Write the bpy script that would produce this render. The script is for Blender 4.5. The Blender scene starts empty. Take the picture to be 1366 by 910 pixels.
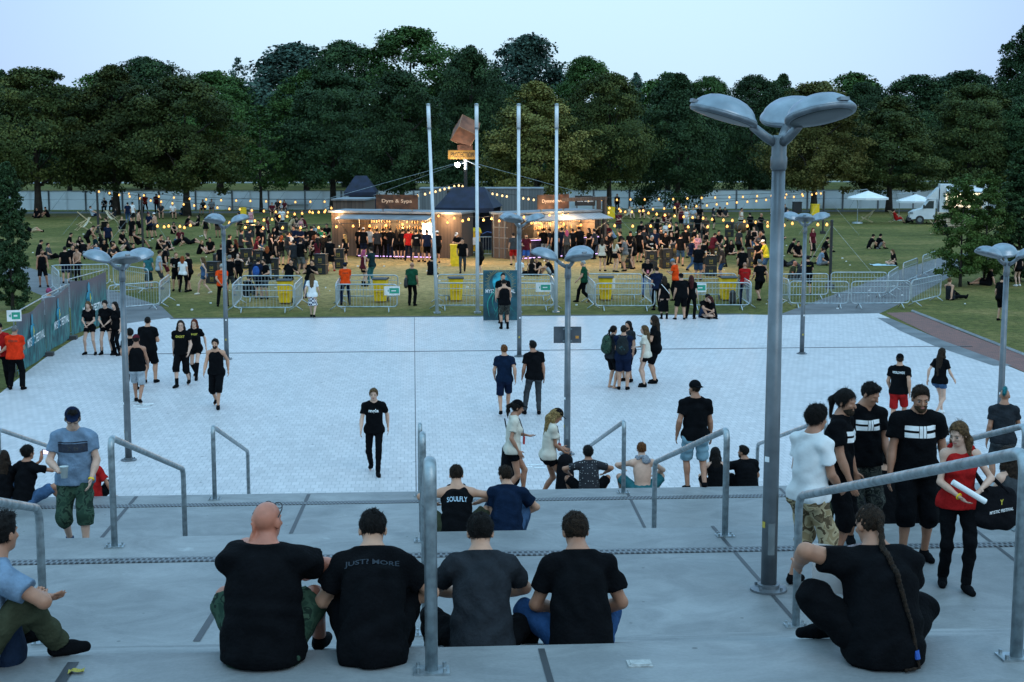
import bpy, math, random
import numpy as np
from mathutils import Vector, Matrix
from mathutils.bvhtree import BVHTree
R = math.radians
random.seed(7)
scene = bpy.context.scene
COL = scene.collection
# ---------------------------------------------------------------- camera model (52 mm lens, 6.84 m above the plaza)
CH, FPX, PITCH, YAW = 6.84, 1979.0, R(7.77), R(3.8)
_fw = (math.sin(YAW)*math.cos(PITCH), math.cos(YAW)*math.cos(PITCH), -math.sin(PITCH))
_rt = (math.cos(YAW), -math.sin(YAW), 0.0)
_up = (math.sin(YAW)*math.sin(PITCH), math.cos(YAW)*math.sin(PITCH), math.cos(PITCH))
def ray(px, py):
    x = (px-683)/FPX; y = -(py-455)/FPX
    return [_fw[i]+x*_rt[i]+y*_up[i] for i in range(3)]
def G(px, py, z=0.0):
    """surveyed spot on the level z"""
    d = ray(px, py); t = (z-CH)/d[2]
    return Vector((t*d[0], t*d[1], z))
def AV(px, py, v):
    """surveyed point at distance v along the axis of the stairs"""
    d = ray(px, py); t = v/d[1]
    return Vector((t*d[0], v, CH+t*d[2]))
# ---------------------------------------------------------------- materials
MATS = {}
def new_mat(name):
    m = bpy.data.materials.new(name); m.use_nodes = True
    nt = m.node_tree
    return m, nt, nt.nodes['Principled BSDF']
def N(nt, t, **kw):
    n = nt.nodes.new(t)
    for k, v in kw.items():
        if k in n.inputs: n.inputs[k].default_value = v
        else: setattr(n, k, v)
    return n
def c4(c): return (c[0], c[1], c[2], 1.0)
def plain(name, col, rough=0.6, metal=0.0, var=0.12, scale=6.0, bump=0.0, bscale=40.0, spec=0.5, coords='Object'):
    key = (name, tuple(col), rough, metal, var, scale, bump)
    if key in MATS: return MATS[key]
    m, nt, b = new_mat(name)
    tc = N(nt, 'ShaderNodeTexCoord')
    nz = N(nt, 'ShaderNodeTexNoise'); nz.inputs['Scale'].default_value = scale; nz.inputs['Detail'].default_value = 5
    nt.links.new(tc.outputs[coords], nz.inputs['Vector'])
    rp = N(nt, 'ShaderNodeValToRGB')
    lo = [max(0, c*(1-var*1.6)) for c in col]; hi = [min(1, c*(1+var*1.6)) for c in col]
    rp.color_ramp.elements[0].position = 0.3; rp.color_ramp.elements[1].position = 0.7
    rp.color_ramp.elements[0].color = c4(lo); rp.color_ramp.elements[1].color = c4(hi)
    nt.links.new(nz.outputs['Fac'], rp.inputs['Fac'])
    nt.links.new(rp.outputs['Color'], b.inputs['Base Color'])
    b.inputs['Roughness'].default_value = rough; b.inputs['Metallic'].default_value = metal
    b.inputs['Specular IOR Level'].default_value = spec
    if bump:
        n2 = N(nt, 'ShaderNodeTexNoise'); n2.inputs['Scale'].default_value = bscale; n2.inputs['Detail'].default_value = 4
        nt.links.new(tc.outputs[coords], n2.inputs['Vector'])
        bp = N(nt, 'ShaderNodeBump'); bp.inputs['Strength'].default_value = bump; bp.inputs['Distance'].default_value = 0.02
        nt.links.new(n2.outputs['Fac'], bp.inputs['Height']); nt.links.new(bp.outputs['Normal'], b.inputs['Normal'])
    MATS[key] = m
    return m
def glow(name, col, strength):
    key = ('glow', name, tuple(col), strength)
    if key in MATS: return MATS[key]
    m, nt, b = new_mat(name)
    b.inputs['Base Color'].default_value = c4(col)
    b.inputs['Emission Color'].default_value = c4(col); b.inputs['Emission Strength'].default_value = strength
    MATS[key] = m
    return m
def fabric(col, name='fabric', var=0.15):
    return plain(name, col, 0.95, 0, var, 9.0, 0.5 if col[1] < .3 else 0.15, 38.0, spec=0.06)
def camo(name, cols, scale=7.0):
    key = ('camo', name)
    if key in MATS: return MATS[key]
    m, nt, b = new_mat(name)
    tc = N(nt, 'ShaderNodeTexCoord')
    nz = N(nt, 'ShaderNodeTexNoise'); nz.inputs['Scale'].default_value = scale; nz.inputs['Detail'].default_value = 2; nz.inputs['Distortion'].default_value = 0.8
    nt.links.new(tc.outputs['Object'], nz.inputs['Vector'])
    rp = N(nt, 'ShaderNodeValToRGB'); rp.color_ramp.interpolation = 'CONSTANT'
    pos = [0.0, 0.43, 0.52, 0.6]
    rp.color_ramp.elements[0].color = c4(cols[0]); rp.color_ramp.elements[1].position = pos[1]; rp.color_ramp.elements[1].color = c4(cols[1])
    for i in (2, 3):
        e = rp.color_ramp.elements.new(pos[i]); e.color = c4(cols[i % len(cols)])
    nt.links.new(nz.outputs['Fac'], rp.inputs['Fac']); nt.links.new(rp.outputs['Color'], b.inputs['Base Color'])
    b.inputs['Roughness'].default_value = 0.9; b.inputs['Specular IOR Level'].default_value = 0.15
    MATS[key] = m
    return m
def checker(name, a, c, scale):
    key = ('chk', name)
    if key in MATS: return MATS[key]
    m, nt, b = new_mat(name)
    tc = N(nt, 'ShaderNodeTexCoord'); ck = N(nt, 'ShaderNodeTexChecker'); ck.inputs['Scale'].default_value = scale
    ck.inputs['Color1'].default_value = c4(a); ck.inputs['Color2'].default_value = c4(c)
    nt.links.new(tc.outputs['Object'], ck.inputs['Vector']); nt.links.new(ck.outputs['Color'], b.inputs['Base Color'])
    b.inputs['Roughness'].default_value = 0.9
    MATS[key] = m
    return m
def planks(name, a, c, width=0.14, axis='X', rough=0.75):
    key = ('planks', name)
    if key in MATS: return MATS[key]
    m, nt, b = new_mat(name)
    tc = N(nt, 'ShaderNodeTexCoord'); sp = N(nt, 'ShaderNodeSeparateXYZ'); nt.links.new(tc.outputs['Object'], sp.inputs[0])
    dv = N(nt, 'ShaderNodeMath', operation='DIVIDE'); dv.inputs[1].default_value = width; nt.links.new(sp.outputs[axis], dv.inputs[0])
    fl = N(nt, 'ShaderNodeMath', operation='FLOOR'); nt.links.new(dv.outputs[0], fl.inputs[0])
    fr = N(nt, 'ShaderNodeMath', operation='FRACT'); nt.links.new(dv.outputs[0], fr.inputs[0])
    wn = N(nt, 'ShaderNodeTexWhiteNoise', noise_dimensions='1D'); nt.links.new(fl.outputs[0], wn.inputs['W'])
    nz = N(nt, 'ShaderNodeTexNoise'); nz.inputs['Scale'].default_value = 5; nz.inputs['Detail'].default_value = 6
    mp = N(nt, 'ShaderNodeMapping'); mp.inputs['Scale'].default_value = (6, 6, 0.7) if axis != 'Z' else (0.7, 0.7, 6)
    nt.links.new(tc.outputs['Object'], mp.inputs[0]); nt.links.new(mp.outputs[0], nz.inputs['Vector'])
    ad = N(nt, 'ShaderNodeMath', operation='ADD'); nt.links.new(wn.outputs['Value'], ad.inputs[0]); nt.links.new(nz.outputs['Fac'], ad.inputs[1])
    hf = N(nt, 'ShaderNodeMath', operation='MULTIPLY'); hf.inputs[1].default_value = 0.5; nt.links.new(ad.outputs[0], hf.inputs[0])
    rp = N(nt, 'ShaderNodeValToRGB'); rp.color_ramp.elements[0].position = 0.15; rp.color_ramp.elements[1].position = 0.85
    rp.color_ramp.elements[0].color = c4(a); rp.color_ramp.elements[1].color = c4(c); nt.links.new(hf.outputs[0], rp.inputs['Fac'])
    gt = N(nt, 'ShaderNodeMath', operation='GREATER_THAN'); gt.inputs[1].default_value = 0.9; nt.links.new(fr.outputs[0], gt.inputs[0])
    mx = N(nt, 'ShaderNodeMix', data_type='RGBA'); nt.links.new(gt.outputs[0], mx.inputs['Factor']); nt.links.new(rp.outputs['Color'], mx.inputs['A'])
    mx.inputs['B'].default_value = c4([x*0.25 for x in a]); nt.links.new(mx.outputs['Result'], b.inputs['Base Color'])
    b.inputs['Roughness'].default_value = rough
    MATS[key] = m
    return m
# ---------------------------------------------------------------- mesh builder
class MB:
    def __init__(s): s.v = []; s.f = []
    def add(s, vs, fs):
        n = len(s.v); s.v += [tuple(p) for p in vs]; s.f += [tuple(i+n for i in f) for f in fs]; return s
    def box(s, c, d, M=None):
        x, y, z = d[0]/2, d[1]/2, d[2]/2
        P = [Vector((a*x, b*y, e*z)) for e in (-1, 1) for a, b in ((-1, -1), (1, -1), (1, 1), (-1, 1))]
        if M is not None: P = [M @ p for p in P]
        c = Vector(c)
        return s.add([p+c for p in P], [(3, 2, 1, 0), (4, 5, 6, 7), (0, 1, 5, 4), (1, 2, 6, 5), (2, 3, 7, 6), (3, 0, 4, 7)])
    def cyl(s, a, b, r0, r1=None, n=12, caps=True):
        r1 = r0 if r1 is None else r1
        return s.tube([a, b], [r0, r1], n, caps)
    def tube(s, pts, r, n=10, caps=True):
        pts = [Vector(p) for p in pts]
        rs = r if isinstance(r, (list, tuple)) else [r]*len(pts)
        rings = []; ref = None
        for i, p in enumerate(pts):
            t = (pts[min(i+1, len(pts)-1)]-pts[max(i-1, 0)])
            t = t.normalized() if t.length > 1e-9 else Vector((0, 0, 1))
            if ref is None: ref = Vector((0, 0, 1)) if abs(t.z) < 0.9 else Vector((1, 0, 0))
            a = (ref-t*ref.dot(t)).normalized(); ref = a; b = t.cross(a)
            rings.append([p+(a*math.cos(2*math.pi*k/n)+b*math.sin(2*math.pi*k/n))*rs[i] for k in range(n)])
        vs = [q for g in rings for q in g]; fs = []
        for i in range(len(rings)-1):
            for k in range(n):
                k2 = (k+1) % n
                fs.append((i*n+k, i*n+k2, (i+1)*n+k2, (i+1)*n+k))
        if caps: fs.append(tuple(reversed(range(n)))); fs.append(tuple((len(rings)-1)*n+k for k in range(n)))
        return s.add(vs, fs)
    def lathe(s, prof, n=20, M=None):
        vs = []; fs = []
        for r, z in prof:
            for k in range(n):
                a = 2*math.pi*k/n; p = Vector((r*math.cos(a), r*math.sin(a), z)); vs.append(M @ p if M is not None else p)
        for i in range(len(prof)-1):
            for k in range(n):
                k2 = (k+1) % n; fs.append((i*n+k, i*n+k2, (i+1)*n+k2, (i+1)*n+k))
        fs.append(tuple(reversed(range(n)))); fs.append(tuple((len(prof)-1)*n+k for k in range(n)))
        return s.add(vs, fs)
    def prism(s, poly, z0, z1):
        n = len(poly)
        return s.add([(x, y, z0) for x, y in poly]+[(x, y, z1) for x, y in poly],
                     [tuple(reversed(range(n))), tuple(range(n, 2*n))]+[(i, (i+1) % n, n+(i+1) % n, n+i) for i in range(n)])
    def quad(s, a, b, c, d): return s.add([a, b, c, d], [(0, 1, 2, 3)])
    def grid(s, fn, nu, nv):
        vs = [fn(i/nu, j/nv) for j in range(nv+1) for i in range(nu+1)]
        fs = [(j*(nu+1)+i, j*(nu+1)+i+1, (j+1)*(nu+1)+i+1, (j+1)*(nu+1)+i) for j in range(nv) for i in range(nu)]
        return s.add(vs, fs)
    def mesh(s, name, smooth=False):
        me = bpy.data.meshes.new(name); me.from_pydata(s.v, [], s.f); me.update()
        if smooth: me.polygons.foreach_set('use_smooth', [True]*len(me.polygons))
        return me
def obj(name, mb, mat, parent=None, smooth=False, loc=None, rz=None):
    me = mb.mesh(name, smooth) if isinstance(mb, MB) else mb
    o = bpy.data.objects.new(name, me)
    if mat is not None and len(me.materials) == 0: me.materials.append(mat)
    COL.objects.link(o)
    if parent is not None: o.parent = parent
    if loc is not None: o.location = loc
    if rz is not None: o.rotation_euler = (0, 0, rz)
    return o
def inst(name, me, mat, parent=None, loc=None, rz=None):
    """an object on shared mesh data with a material of its own"""
    if len(me.materials) == 0: me.materials.append(None)
    o = bpy.data.objects.new(name, me); COL.objects.link(o)
    o.material_slots[0].link = 'OBJECT'; o.material_slots[0].material = mat
    if parent is not None: o.parent = parent
    if loc is not None: o.location = loc
    if rz is not None: o.rotation_euler = (0, 0, rz)
    return o
def tag(o, label, cat, group=None):
    o['label'] = label; o['category'] = cat
    if group: o['group'] = group
    return o
def struct(o): o['kind'] = 'structure'; return o
def thing(name, label, cat, loc=(0, 0, 0), rz=0.0, group=None):
    o = bpy.data.objects.new(name, None); COL.objects.link(o)
    o.empty_display_size = 0.2
    o.location = loc; o.rotation_euler = (0, 0, rz)
    return tag(o, label, cat, group)
def kids(o): return [c for c in COL.objects if c.parent == o]
def dup(root, ch, loc, rz, label=None, scale=None):
    """copy of a thing and of its parts (ch = [(part, [sub-parts])])"""
    r = root.copy(); COL.objects.link(r); r.location = loc; r.rotation_euler = (0, 0, rz)
    if scale: r.scale = scale
    if label: r['label'] = label
    for c, subs in ch:
        k = c.copy(); COL.objects.link(k); k.parent = r
        for d in subs:
            q = d.copy(); COL.objects.link(q); q.parent = k
    return r
def tree_of(root):
    return [(c, [d for d in root.children_recursive if d.parent == c]) for c in root.children]
def text_mesh(s, size=1.0, font_scale_x=1.0, bold=0.0):
    cu = bpy.data.curves.new('lettering', 'FONT'); cu.body = s; cu.size = size; cu.align_x = 'CENTER'; cu.align_y = 'CENTER'; cu.offset = bold
    cu.resolution_u = 3
    o = bpy.data.objects.new('lettering_tmp', cu); COL.objects.link(o)
    dg = bpy.context.evaluated_depsgraph_get(); me = bpy.data.meshes.new_from_object(o.evaluated_get(dg))
    bpy.data.objects.remove(o); bpy.data.curves.remove(cu)
    V = [(v.co.x*font_scale_x, v.co.y) for v in me.vertices]; F = [tuple(p.vertices) for p in me.polygons]
    bpy.data.meshes.remove(me)
    return V, F
def lettering(s, width, height, origin, ex, ey, off=None, mirror=False, bold=0.0):
    """flat letters on a board: centre, right and up vectors"""
    V, F = text_mesh(s, 1.0, 1.0, bold)
    xs = [v[0] for v in V]; ys = [v[1] for v in V]
    w = max(xs)-min(xs); h = max(ys)-min(ys); cx = (max(xs)+min(xs))/2; cy = (max(ys)+min(ys))/2
    ex = Vector(ex).normalized(); ey = Vector(ey).normalized(); o = Vector(origin)
    if mirror: ex = -ex
    mb = MB(); mb.add([o+ex*((x-cx)/w*width)+ey*((y-cy)/h*height) for x, y in V], F)
    return mb
# ---------------------------------------------------------------- camera, sky, light
cam_d = bpy.data.cameras.new('camera'); cam = bpy.data.objects.new('camera', cam_d); COL.objects.link(cam)
cam_d.sensor_width = 36.0; cam_d.lens = FPX/1366*36.0; cam_d.clip_end = 3000; cam_d.clip_start = 0.1
cam.location = (0, 0, CH); cam.rotation_euler = (R(90)-PITCH, 0, -YAW)
scene.camera = cam
w = bpy.data.worlds.new('World'); scene.world = w; w.use_nodes = True
nt = w.node_tree; bg = nt.nodes['Background']
SUN_EL, SUN_AZ = R(12), R(150)
sky = N(nt, 'ShaderNodeTexSky', sky_type='NISHITA'); sky.sun_disc = False
sky.sun_elevation = SUN_EL; sky.sun_rotation = SUN_AZ; sky.altitude = 50; sky.air_density = 1.0; sky.dust_density = 0.6; sky.ozone_density = 1.6
tc = N(nt, 'ShaderNodeTexCoord'); sp = N(nt, 'ShaderNodeSeparateXYZ'); nt.links.new(tc.outputs['Generated'], sp.inputs[0])
rp = N(nt, 'ShaderNodeValToRGB')
rp.color_ramp.elements[0].position = 0.0; rp.color_ramp.elements[0].color = (5.2, 7.4, 9.9, 1)
rp.color_ramp.elements[1].position = 1.0; rp.color_ramp.elements[1].color = (5.9, 11.2, 16.0, 1)
e = rp.color_ramp.elements.new(0.09); e.color = (5.7, 8.3, 10.6, 1)
e = rp.color_ramp.elements.new(0.2); e.color = (4.7, 8.2, 11.2, 1)
nt.links.new(sp.outputs['Z'], rp.inputs['Fac'])
# sky paler straight ahead, dimmer beside it, brightened again further round
dt = N(nt, 'ShaderNodeVectorMath', operation='DOT_PRODUCT'); dt.inputs[1].default_value = (math.sin(YAW), math.cos(YAW), 0.0)
nt.links.new(tc.outputs['Generated'], dt.inputs[0])
r2 = N(nt, 'ShaderNodeValToRGB'); r2.color_ramp.interpolation = 'EASE'
r2.color_ramp.elements[0].position = 0.925; r2.color_ramp.elements[0].color = (0.82, 0.80, 0.97, 1)
r2.color_ramp.elements[1].position = 0.996; r2.color_ramp.elements[1].color = (1.12, 1.09, 1.04, 1)
e = r2.color_ramp.elements.new(0.70); e.color = (1.08, 1.08, 1.06, 1)  # added brightness from the sides and rear, to light upright faces like the fence
nt.links.new(dt.outputs['Value'], r2.inputs['Fac'])
mu = N(nt, 'ShaderNodeMix', data_type='RGBA', blend_type='MULTIPLY'); mu.inputs['Factor'].default_value = 1
nt.links.new(rp.outputs['Color'], mu.inputs['A']); nt.links.new(r2.outputs['Color'], mu.inputs['B'])
mx = N(nt, 'ShaderNodeMix', data_type='RGBA'); mx.inputs['Factor'].default_value = 0.92
nt.links.new(sky.outputs['Color'], mx.inputs['A']); nt.links.new(mu.outputs['Result'], mx.inputs['B'])
nt.links.new(mx.outputs['Result'], bg.inputs['Color']); bg.inputs['Strength'].default_value = 0.10
sd = bpy.data.lights.new('sun', 'SUN'); sd.energy = 0.5; sd.angle = R(40); sd.color = (1.0, 0.97, 0.93)
so = bpy.data.objects.new('sun', sd); COL.objects.link(so)
d = Vector((math.sin(SUN_AZ)*math.cos(SUN_EL), math.cos(SUN_AZ)*math.cos(SUN_EL), math.sin(R(50))))
so.rotation_euler = (-d).to_track_quat('-Z', 'Y').to_euler()
scene.view_settings.view_transform = 'Standard'; scene.view_settings.look = 'None'; scene.view_settings.exposure = 0.08; scene.view_settings.gamma = 1.0
scene.view_settings.use_curve_mapping = False
scene.cycles.use_denoising = True
scene.cycles.max_bounces = 5; scene.cycles.diffuse_bounces = 2; scene.cycles.glossy_bounces = 2; scene.cycles.transmission_bounces = 3; scene.cycles.transparent_max_bounces = 6
scene.cycles.use_adaptive_sampling = True; scene.cycles.adaptive_threshold = 0.015
scene.cycles.sample_clamp_indirect = 4.0
# ---------------------------------------------------------------- ground materials
def concrete(name, lo, hi, rough=0.55):
    m, nt, b = new_mat(name)
    tc = N(nt, 'ShaderNodeTexCoord')
    n1 = N(nt, 'ShaderNodeTexNoise'); n1.inputs['Scale'].default_value = 0.55; n1.inputs['Detail'].default_value = 9; n1.inputs['Roughness'].default_value = 0.65
    n2 = N(nt, 'ShaderNodeTexNoise'); n2.inputs['Scale'].default_value = 45; n2.inputs['Detail'].default_value = 3
    n3 = N(nt, 'ShaderNodeTexVoronoi'); n3.inputs['Scale'].default_value = 0.75
    n4 = N(nt, 'ShaderNodeTexNoise'); n4.inputs['Scale'].default_value = 9; n4.inputs['Detail'].default_value = 6
    for n in (n1, n2, n3, n4): nt.links.new(tc.outputs['Object'], n.inputs['Vector'])
    a = N(nt, 'ShaderNodeMath', operation='MULTIPLY_ADD'); a.inputs[1].default_value = 0.22; nt.links.new(n2.outputs['Fac'], a.inputs[0]); nt.links.new(n1.outputs['Fac'], a.inputs[2])
    rp = N(nt, 'ShaderNodeValToRGB'); rp.color_ramp.elements[0].position = 0.38; rp.color_ramp.elements[1].position = 0.82
    rp.color_ramp.elements[0].color = c4(lo); rp.color_ramp.elements[1].color = c4(hi); nt.links.new(a.outputs[0], rp.inputs['Fac'])
    # pale spill marks
    s = N(nt, 'ShaderNodeMath', operation='MULTIPLY_ADD'); s.inputs[1].default_value = 0.16; nt.links.new(n4.outputs['Fac'], s.inputs[0]); nt.links.new(n3.outputs['Distance'], s.inputs[2])
    st = N(nt, 'ShaderNodeMapRange'); st.inputs['From Min'].default_value = 0.16; st.inputs['From Max'].default_value = 0.11; nt.links.new(s.outputs[0], st.inputs['Value'])
    mx = N(nt, 'ShaderNodeMix', data_type='RGBA'); nt.links.new(st.outputs['Result'], mx.inputs['Factor']); nt.links.new(rp.outputs['Color'], mx.inputs['A'])
    mx.inputs['B'].default_value = c4([min(1, x*1.35) for x in hi])
    v2 = N(nt, 'ShaderNodeTexVoronoi'); v2.inputs['Scale'].default_value = 2.6; nt.links.new(tc.outputs['Object'], v2.inputs['Vector'])
    g = N(nt, 'ShaderNodeMapRange'); g.inputs['From Min'].default_value = 0.052; g.inputs['From Max'].default_value = 0.034; g.inputs['To Max'].default_value = 0.75; nt.links.new(v2.outputs['Distance'], g.inputs['Value'])
    n5 = N(nt, 'ShaderNodeTexNoise'); n5.inputs['Scale'].default_value = 0.9; n5.inputs['Detail'].default_value = 7; n5.inputs['Roughness'].default_value = .7; n5.inputs['Distortion'].default_value = 1.2
    mp5 = N(nt, 'ShaderNodeMapping'); mp5.inputs['Scale'].default_value = (1.3, 1.8, 1); nt.links.new(tc.outputs['Object'], mp5.inputs[0]); nt.links.new(mp5.outputs[0], n5.inputs['Vector'])
    r5 = N(nt, 'ShaderNodeValToRGB'); r5.color_ramp.elements[0].position = .40; r5.color_ramp.elements[1].position = .62; r5.color_ramp.elements[0].color = (.80, .81, .82, 1); r5.color_ramp.elements[1].color = (1.08, 1.08, 1.08, 1); nt.links.new(n5.outputs['Fac'], r5.inputs['Fac'])
    m5 = N(nt, 'ShaderNodeMix', data_type='RGBA', blend_type='MULTIPLY'); m5.inputs['Factor'].default_value = 1; nt.links.new(mx.outputs['Result'], m5.inputs['A']); nt.links.new(r5.outputs['Color'], m5.inputs['B'])
    m6 = N(nt, 'ShaderNodeMix', data_type='RGBA'); nt.links.new(g.outputs['Result'], m6.inputs['Factor']); nt.links.new(m5.outputs['Result'], m6.inputs['A']); m6.inputs['B'].default_value = (.07, .075, .075, 1)
    nt.links.new(m6.outputs['Result'], b.inputs['Base Color']); b.inputs['Roughness'].default_value = rough
    bp = N(nt, 'ShaderNodeBump'); bp.inputs['Strength'].default_value = 0.25; bp.inputs['Distance'].default_value = 0.01
    nt.links.new(n2.outputs['Fac'], bp.inputs['Height']); nt.links.new(bp.outputs['Normal'], b.inputs['Normal'])
    return m
M_CONC = concrete('terrace_concrete', (0.158, 0.163, 0.165), (0.268, 0.272, 0.273), 0.55)
def paving(name, c1, c2, mortar, bw, bh, ms, rough=0.6, rot=0.0, lo=0.92, hi=1.06):
    m, nt, b = new_mat(name)
    tc = N(nt, 'ShaderNodeTexCoord'); mp = N(nt, 'ShaderNodeMapping'); mp.inputs['Rotation'].default_value = (0, 0, rot)
    nt.links.new(tc.outputs['Object'], mp.inputs[0])
    br = N(nt, 'ShaderNodeTexBrick'); br.inputs['Scale'].default_value = 1; br.inputs['Brick Width'].default_value = bw; br.inputs['Row Height'].default_value = bh
    br.inputs['Mortar Size'].default_value = ms; br.inputs['Mortar Smooth'].default_value = 0.2; br.inputs['Bias'].default_value = -0.1
    br.inputs['Color1'].default_value = c4(c1); br.inputs['Color2'].default_value = c4(c2); br.inputs['Mortar'].default_value = c4(mortar)
    nt.links.new(mp.outputs[0], br.inputs['Vector'])
    n1 = N(nt, 'ShaderNodeTexNoise'); n1.inputs['Scale'].default_value = 0.25; n1.inputs['Detail'].default_value = 8; n1.inputs['Roughness'].default_value = 0.62
    nt.links.new(tc.outputs['Object'], n1.inputs['Vector'])
    rp = N(nt, 'ShaderNodeValToRGB'); rp.color_ramp.elements[0].position = 0.3; rp.color_ramp.elements[1].position = 0.72
    rp.color_ramp.elements[0].color = (lo, lo, lo, 1); rp.color_ramp.elements[1].color = (hi, hi, hi, 1); nt.links.new(n1.outputs['Fac'], rp.inputs['Fac'])
    n7 = N(nt, 'ShaderNodeTexNoise'); n7.inputs['Scale'].default_value = 1.7; n7.inputs['Detail'].default_value = 8; n7.inputs['Roughness'].default_value = .75; nt.links.new(tc.outputs['Object'], n7.inputs['Vector'])
    r7 = N(nt, 'ShaderNodeValToRGB'); r7.color_ramp.elements[0].position = .36; r7.color_ramp.elements[1].position = .5; r7.color_ramp.elements[0].color = (.89, .90, .90, 1); r7.color_ramp.elements[1].color = (1, 1, 1, 1); nt.links.new(n7.outputs['Fac'], r7.inputs['Fac'])
    m7 = N(nt, 'ShaderNodeMix', data_type='RGBA', blend_type='MULTIPLY'); m7.inputs['Factor'].default_value = 1; nt.links.new(rp.outputs['Color'], m7.inputs['A']); nt.links.new(r7.outputs['Color'], m7.inputs['B'])
    v8 = N(nt, 'ShaderNodeTexVoronoi'); v8.inputs['Scale'].default_value = 1.3; nt.links.new(tc.outputs['Object'], v8.inputs['Vector'])
    g8 = N(nt, 'ShaderNodeMapRange'); g8.inputs['From Min'].default_value = .06; g8.inputs['From Max'].default_value = .035; g8.inputs['To Min'].default_value = 1.0; g8.inputs['To Max'].default_value = .45; nt.links.new(v8.outputs['Distance'], g8.inputs['Value'])
    m8 = N(nt, 'ShaderNodeMix', data_type='RGBA', blend_type='MULTIPLY'); m8.inputs['Factor'].default_value = 1; nt.links.new(m7.outputs['Result'], m8.inputs['A']); nt.links.new(g8.outputs['Result'], m8.inputs['B'])
    mx = N(nt, 'ShaderNodeMix', data_type='RGBA', blend_type='MULTIPLY'); mx.inputs['Factor'].default_value = 1
    nt.links.new(br.outputs['Color'], mx.inputs['A']); nt.links.new(m8.outputs['Result'], mx.inputs['B'])
    nt.links.new(mx.outputs['Result'], b.inputs['Base Color']); b.inputs['Roughness'].default_value = rough
    bp = N(nt, 'ShaderNodeBump'); bp.inputs['Strength'].default_value = 0.4; bp.inputs['Distance'].default_value = 0.006; bp.invert = True
    nt.links.new(br.outputs['Fac'], bp.inputs['Height']); nt.links.new(bp.outputs['Normal'], b.inputs['Normal'])
    return m
M_PAVE = paving('paving_blocks', (0.585, 0.55, 0.555), (0.495, 0.465, 0.47), (0.39, 0.38, 0.39), 0.16, 0.28, 0.009, 0.5)
M_BRICK = paving('red_brick_paving', (0.26, 0.10, 0.075), (0.17, 0.075, 0.06), (0.07, 0.05, 0.05), 0.22, 0.11, 0.012, 0.8)
def lawn_mat():
    m, nt, b = new_mat('lawn_grass')
    tc = N(nt, 'ShaderNodeTexCoord')
    def nz(s, d=5, r=0.6, st=None):
        n = N(nt, 'ShaderNodeTexNoise'); n.inputs['Scale'].default_value = s; n.inputs['Detail'].default_value = d; n.inputs['Roughness'].default_value = r
        if st:
            mp = N(nt, 'ShaderNodeMapping'); mp.inputs['Scale'].default_value = st; nt.links.new(tc.outputs['Object'], mp.inputs[0]); nt.links.new(mp.outputs[0], n.inputs['Vector'])
        else: nt.links.new(tc.outputs['Object'], n.inputs['Vector'])
        return n
    big = nz(0.11, 7, 0.7); fine = nz(3.2, 8, 0.8); mid = nz(0.55, 6, 0.75)
    sp = N(nt, 'ShaderNodeSeparateXYZ'); nt.links.new(tc.outputs['Object'], sp.inputs[0])
    # trampled, dried-out ground in front of the bars
    def gauss(ax, c, wd):
        s = N(nt, 'ShaderNodeMath', operation='SUBTRACT'); s.inputs[1].default_value = c; nt.links.new(sp.outputs[ax], s.inputs[0])
        q = N(nt, 'ShaderNodeMath', operation='DIVIDE'); q.inputs[1].default_value = wd; nt.links.new(s.outputs[0], q.inputs[0])
        p = N(nt, 'ShaderNodeMath', operation='MULTIPLY'); nt.links.new(q.outputs[0], p.inputs[0]); nt.links.new(q.outputs[0], p.inputs[1])
        return p
    gx = gauss('X', 2.5, 15.0); gy = gauss('Y', 75, 13.0)
    su = N(nt, 'ShaderNodeMath', operation='ADD'); nt.links.new(gx.outputs[0], su.inputs[0]); nt.links.new(gy.outputs[0], su.inputs[1])
    dry = N(nt, 'ShaderNodeMapRange'); dry.inputs['From Min'].default_value = 1.5; dry.inputs['From Max'].default_value = 0.1; nt.links.new(su.outputs[0], dry.inputs['Value'])
    a = N(nt, 'ShaderNodeMath', operation='MULTIPLY_ADD'); a.inputs[1].default_value = 0.55; nt.links.new(dry.outputs['Result'], a.inputs[0]); nt.links.new(big.outputs['Fac'], a.inputs[2])
    a1 = N(nt, 'ShaderNodeMath', operation='MULTIPLY_ADD'); a1.inputs[1].default_value = 0.60; nt.links.new(mid.outputs['Fac'], a1.inputs[0]); nt.links.new(a.outputs[0], a1.inputs[2])
    rp = N(nt, 'ShaderNodeValToRGB')
    for p, c in ((0.55, (0.030, 0.062, 0.018)), (0.8, (0.075, 0.11, 0.028)), (1.0, (0.16, 0.15, 0.055)), (1.2, (0.28, 0.22, 0.10))):
        pass
    mr = N(nt, 'ShaderNodeMapRange'); mr.inputs['From Min'].default_value = 0.55; mr.inputs['From Max'].default_value = 1.32; nt.links.new(a1.outputs[0], mr.inputs['Value'])
    rp.color_ramp.elements[0].position = 0.0; rp.color_ramp.elements[0].color = (0.058, 0.074, 0.022, 1)
    rp.color_ramp.elements[1].position = 1.0; rp.color_ramp.elements[1].color = (0.38, 0.275, 0.125, 1)
    e = rp.color_ramp.elements.new(0.35); e.color = (0.120, 0.122, 0.038, 1)
    e = rp.color_ramp.elements.new(0.62); e.color = (0.225, 0.180, 0.070, 1)
    nt.links.new(mr.outputs['Result'], rp.inputs['Fac'])
    r3 = N(nt, 'ShaderNodeValToRGB'); r3.color_ramp.elements[0].position = 0.3; r3.color_ramp.elements[1].position = 0.72
    r3.color_ramp.elements[0].color = (0.32, 0.36, 0.34, 1); r3.color_ramp.elements[1].color = (1.75, 1.6, 1.5, 1); nt.links.new(fine.outputs['Fac'], r3.inputs['Fac'])
    mx = N(nt, 'ShaderNodeMix', data_type='RGBA', blend_type='MULTIPLY'); mx.inputs['Factor'].default_value = 1
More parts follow.
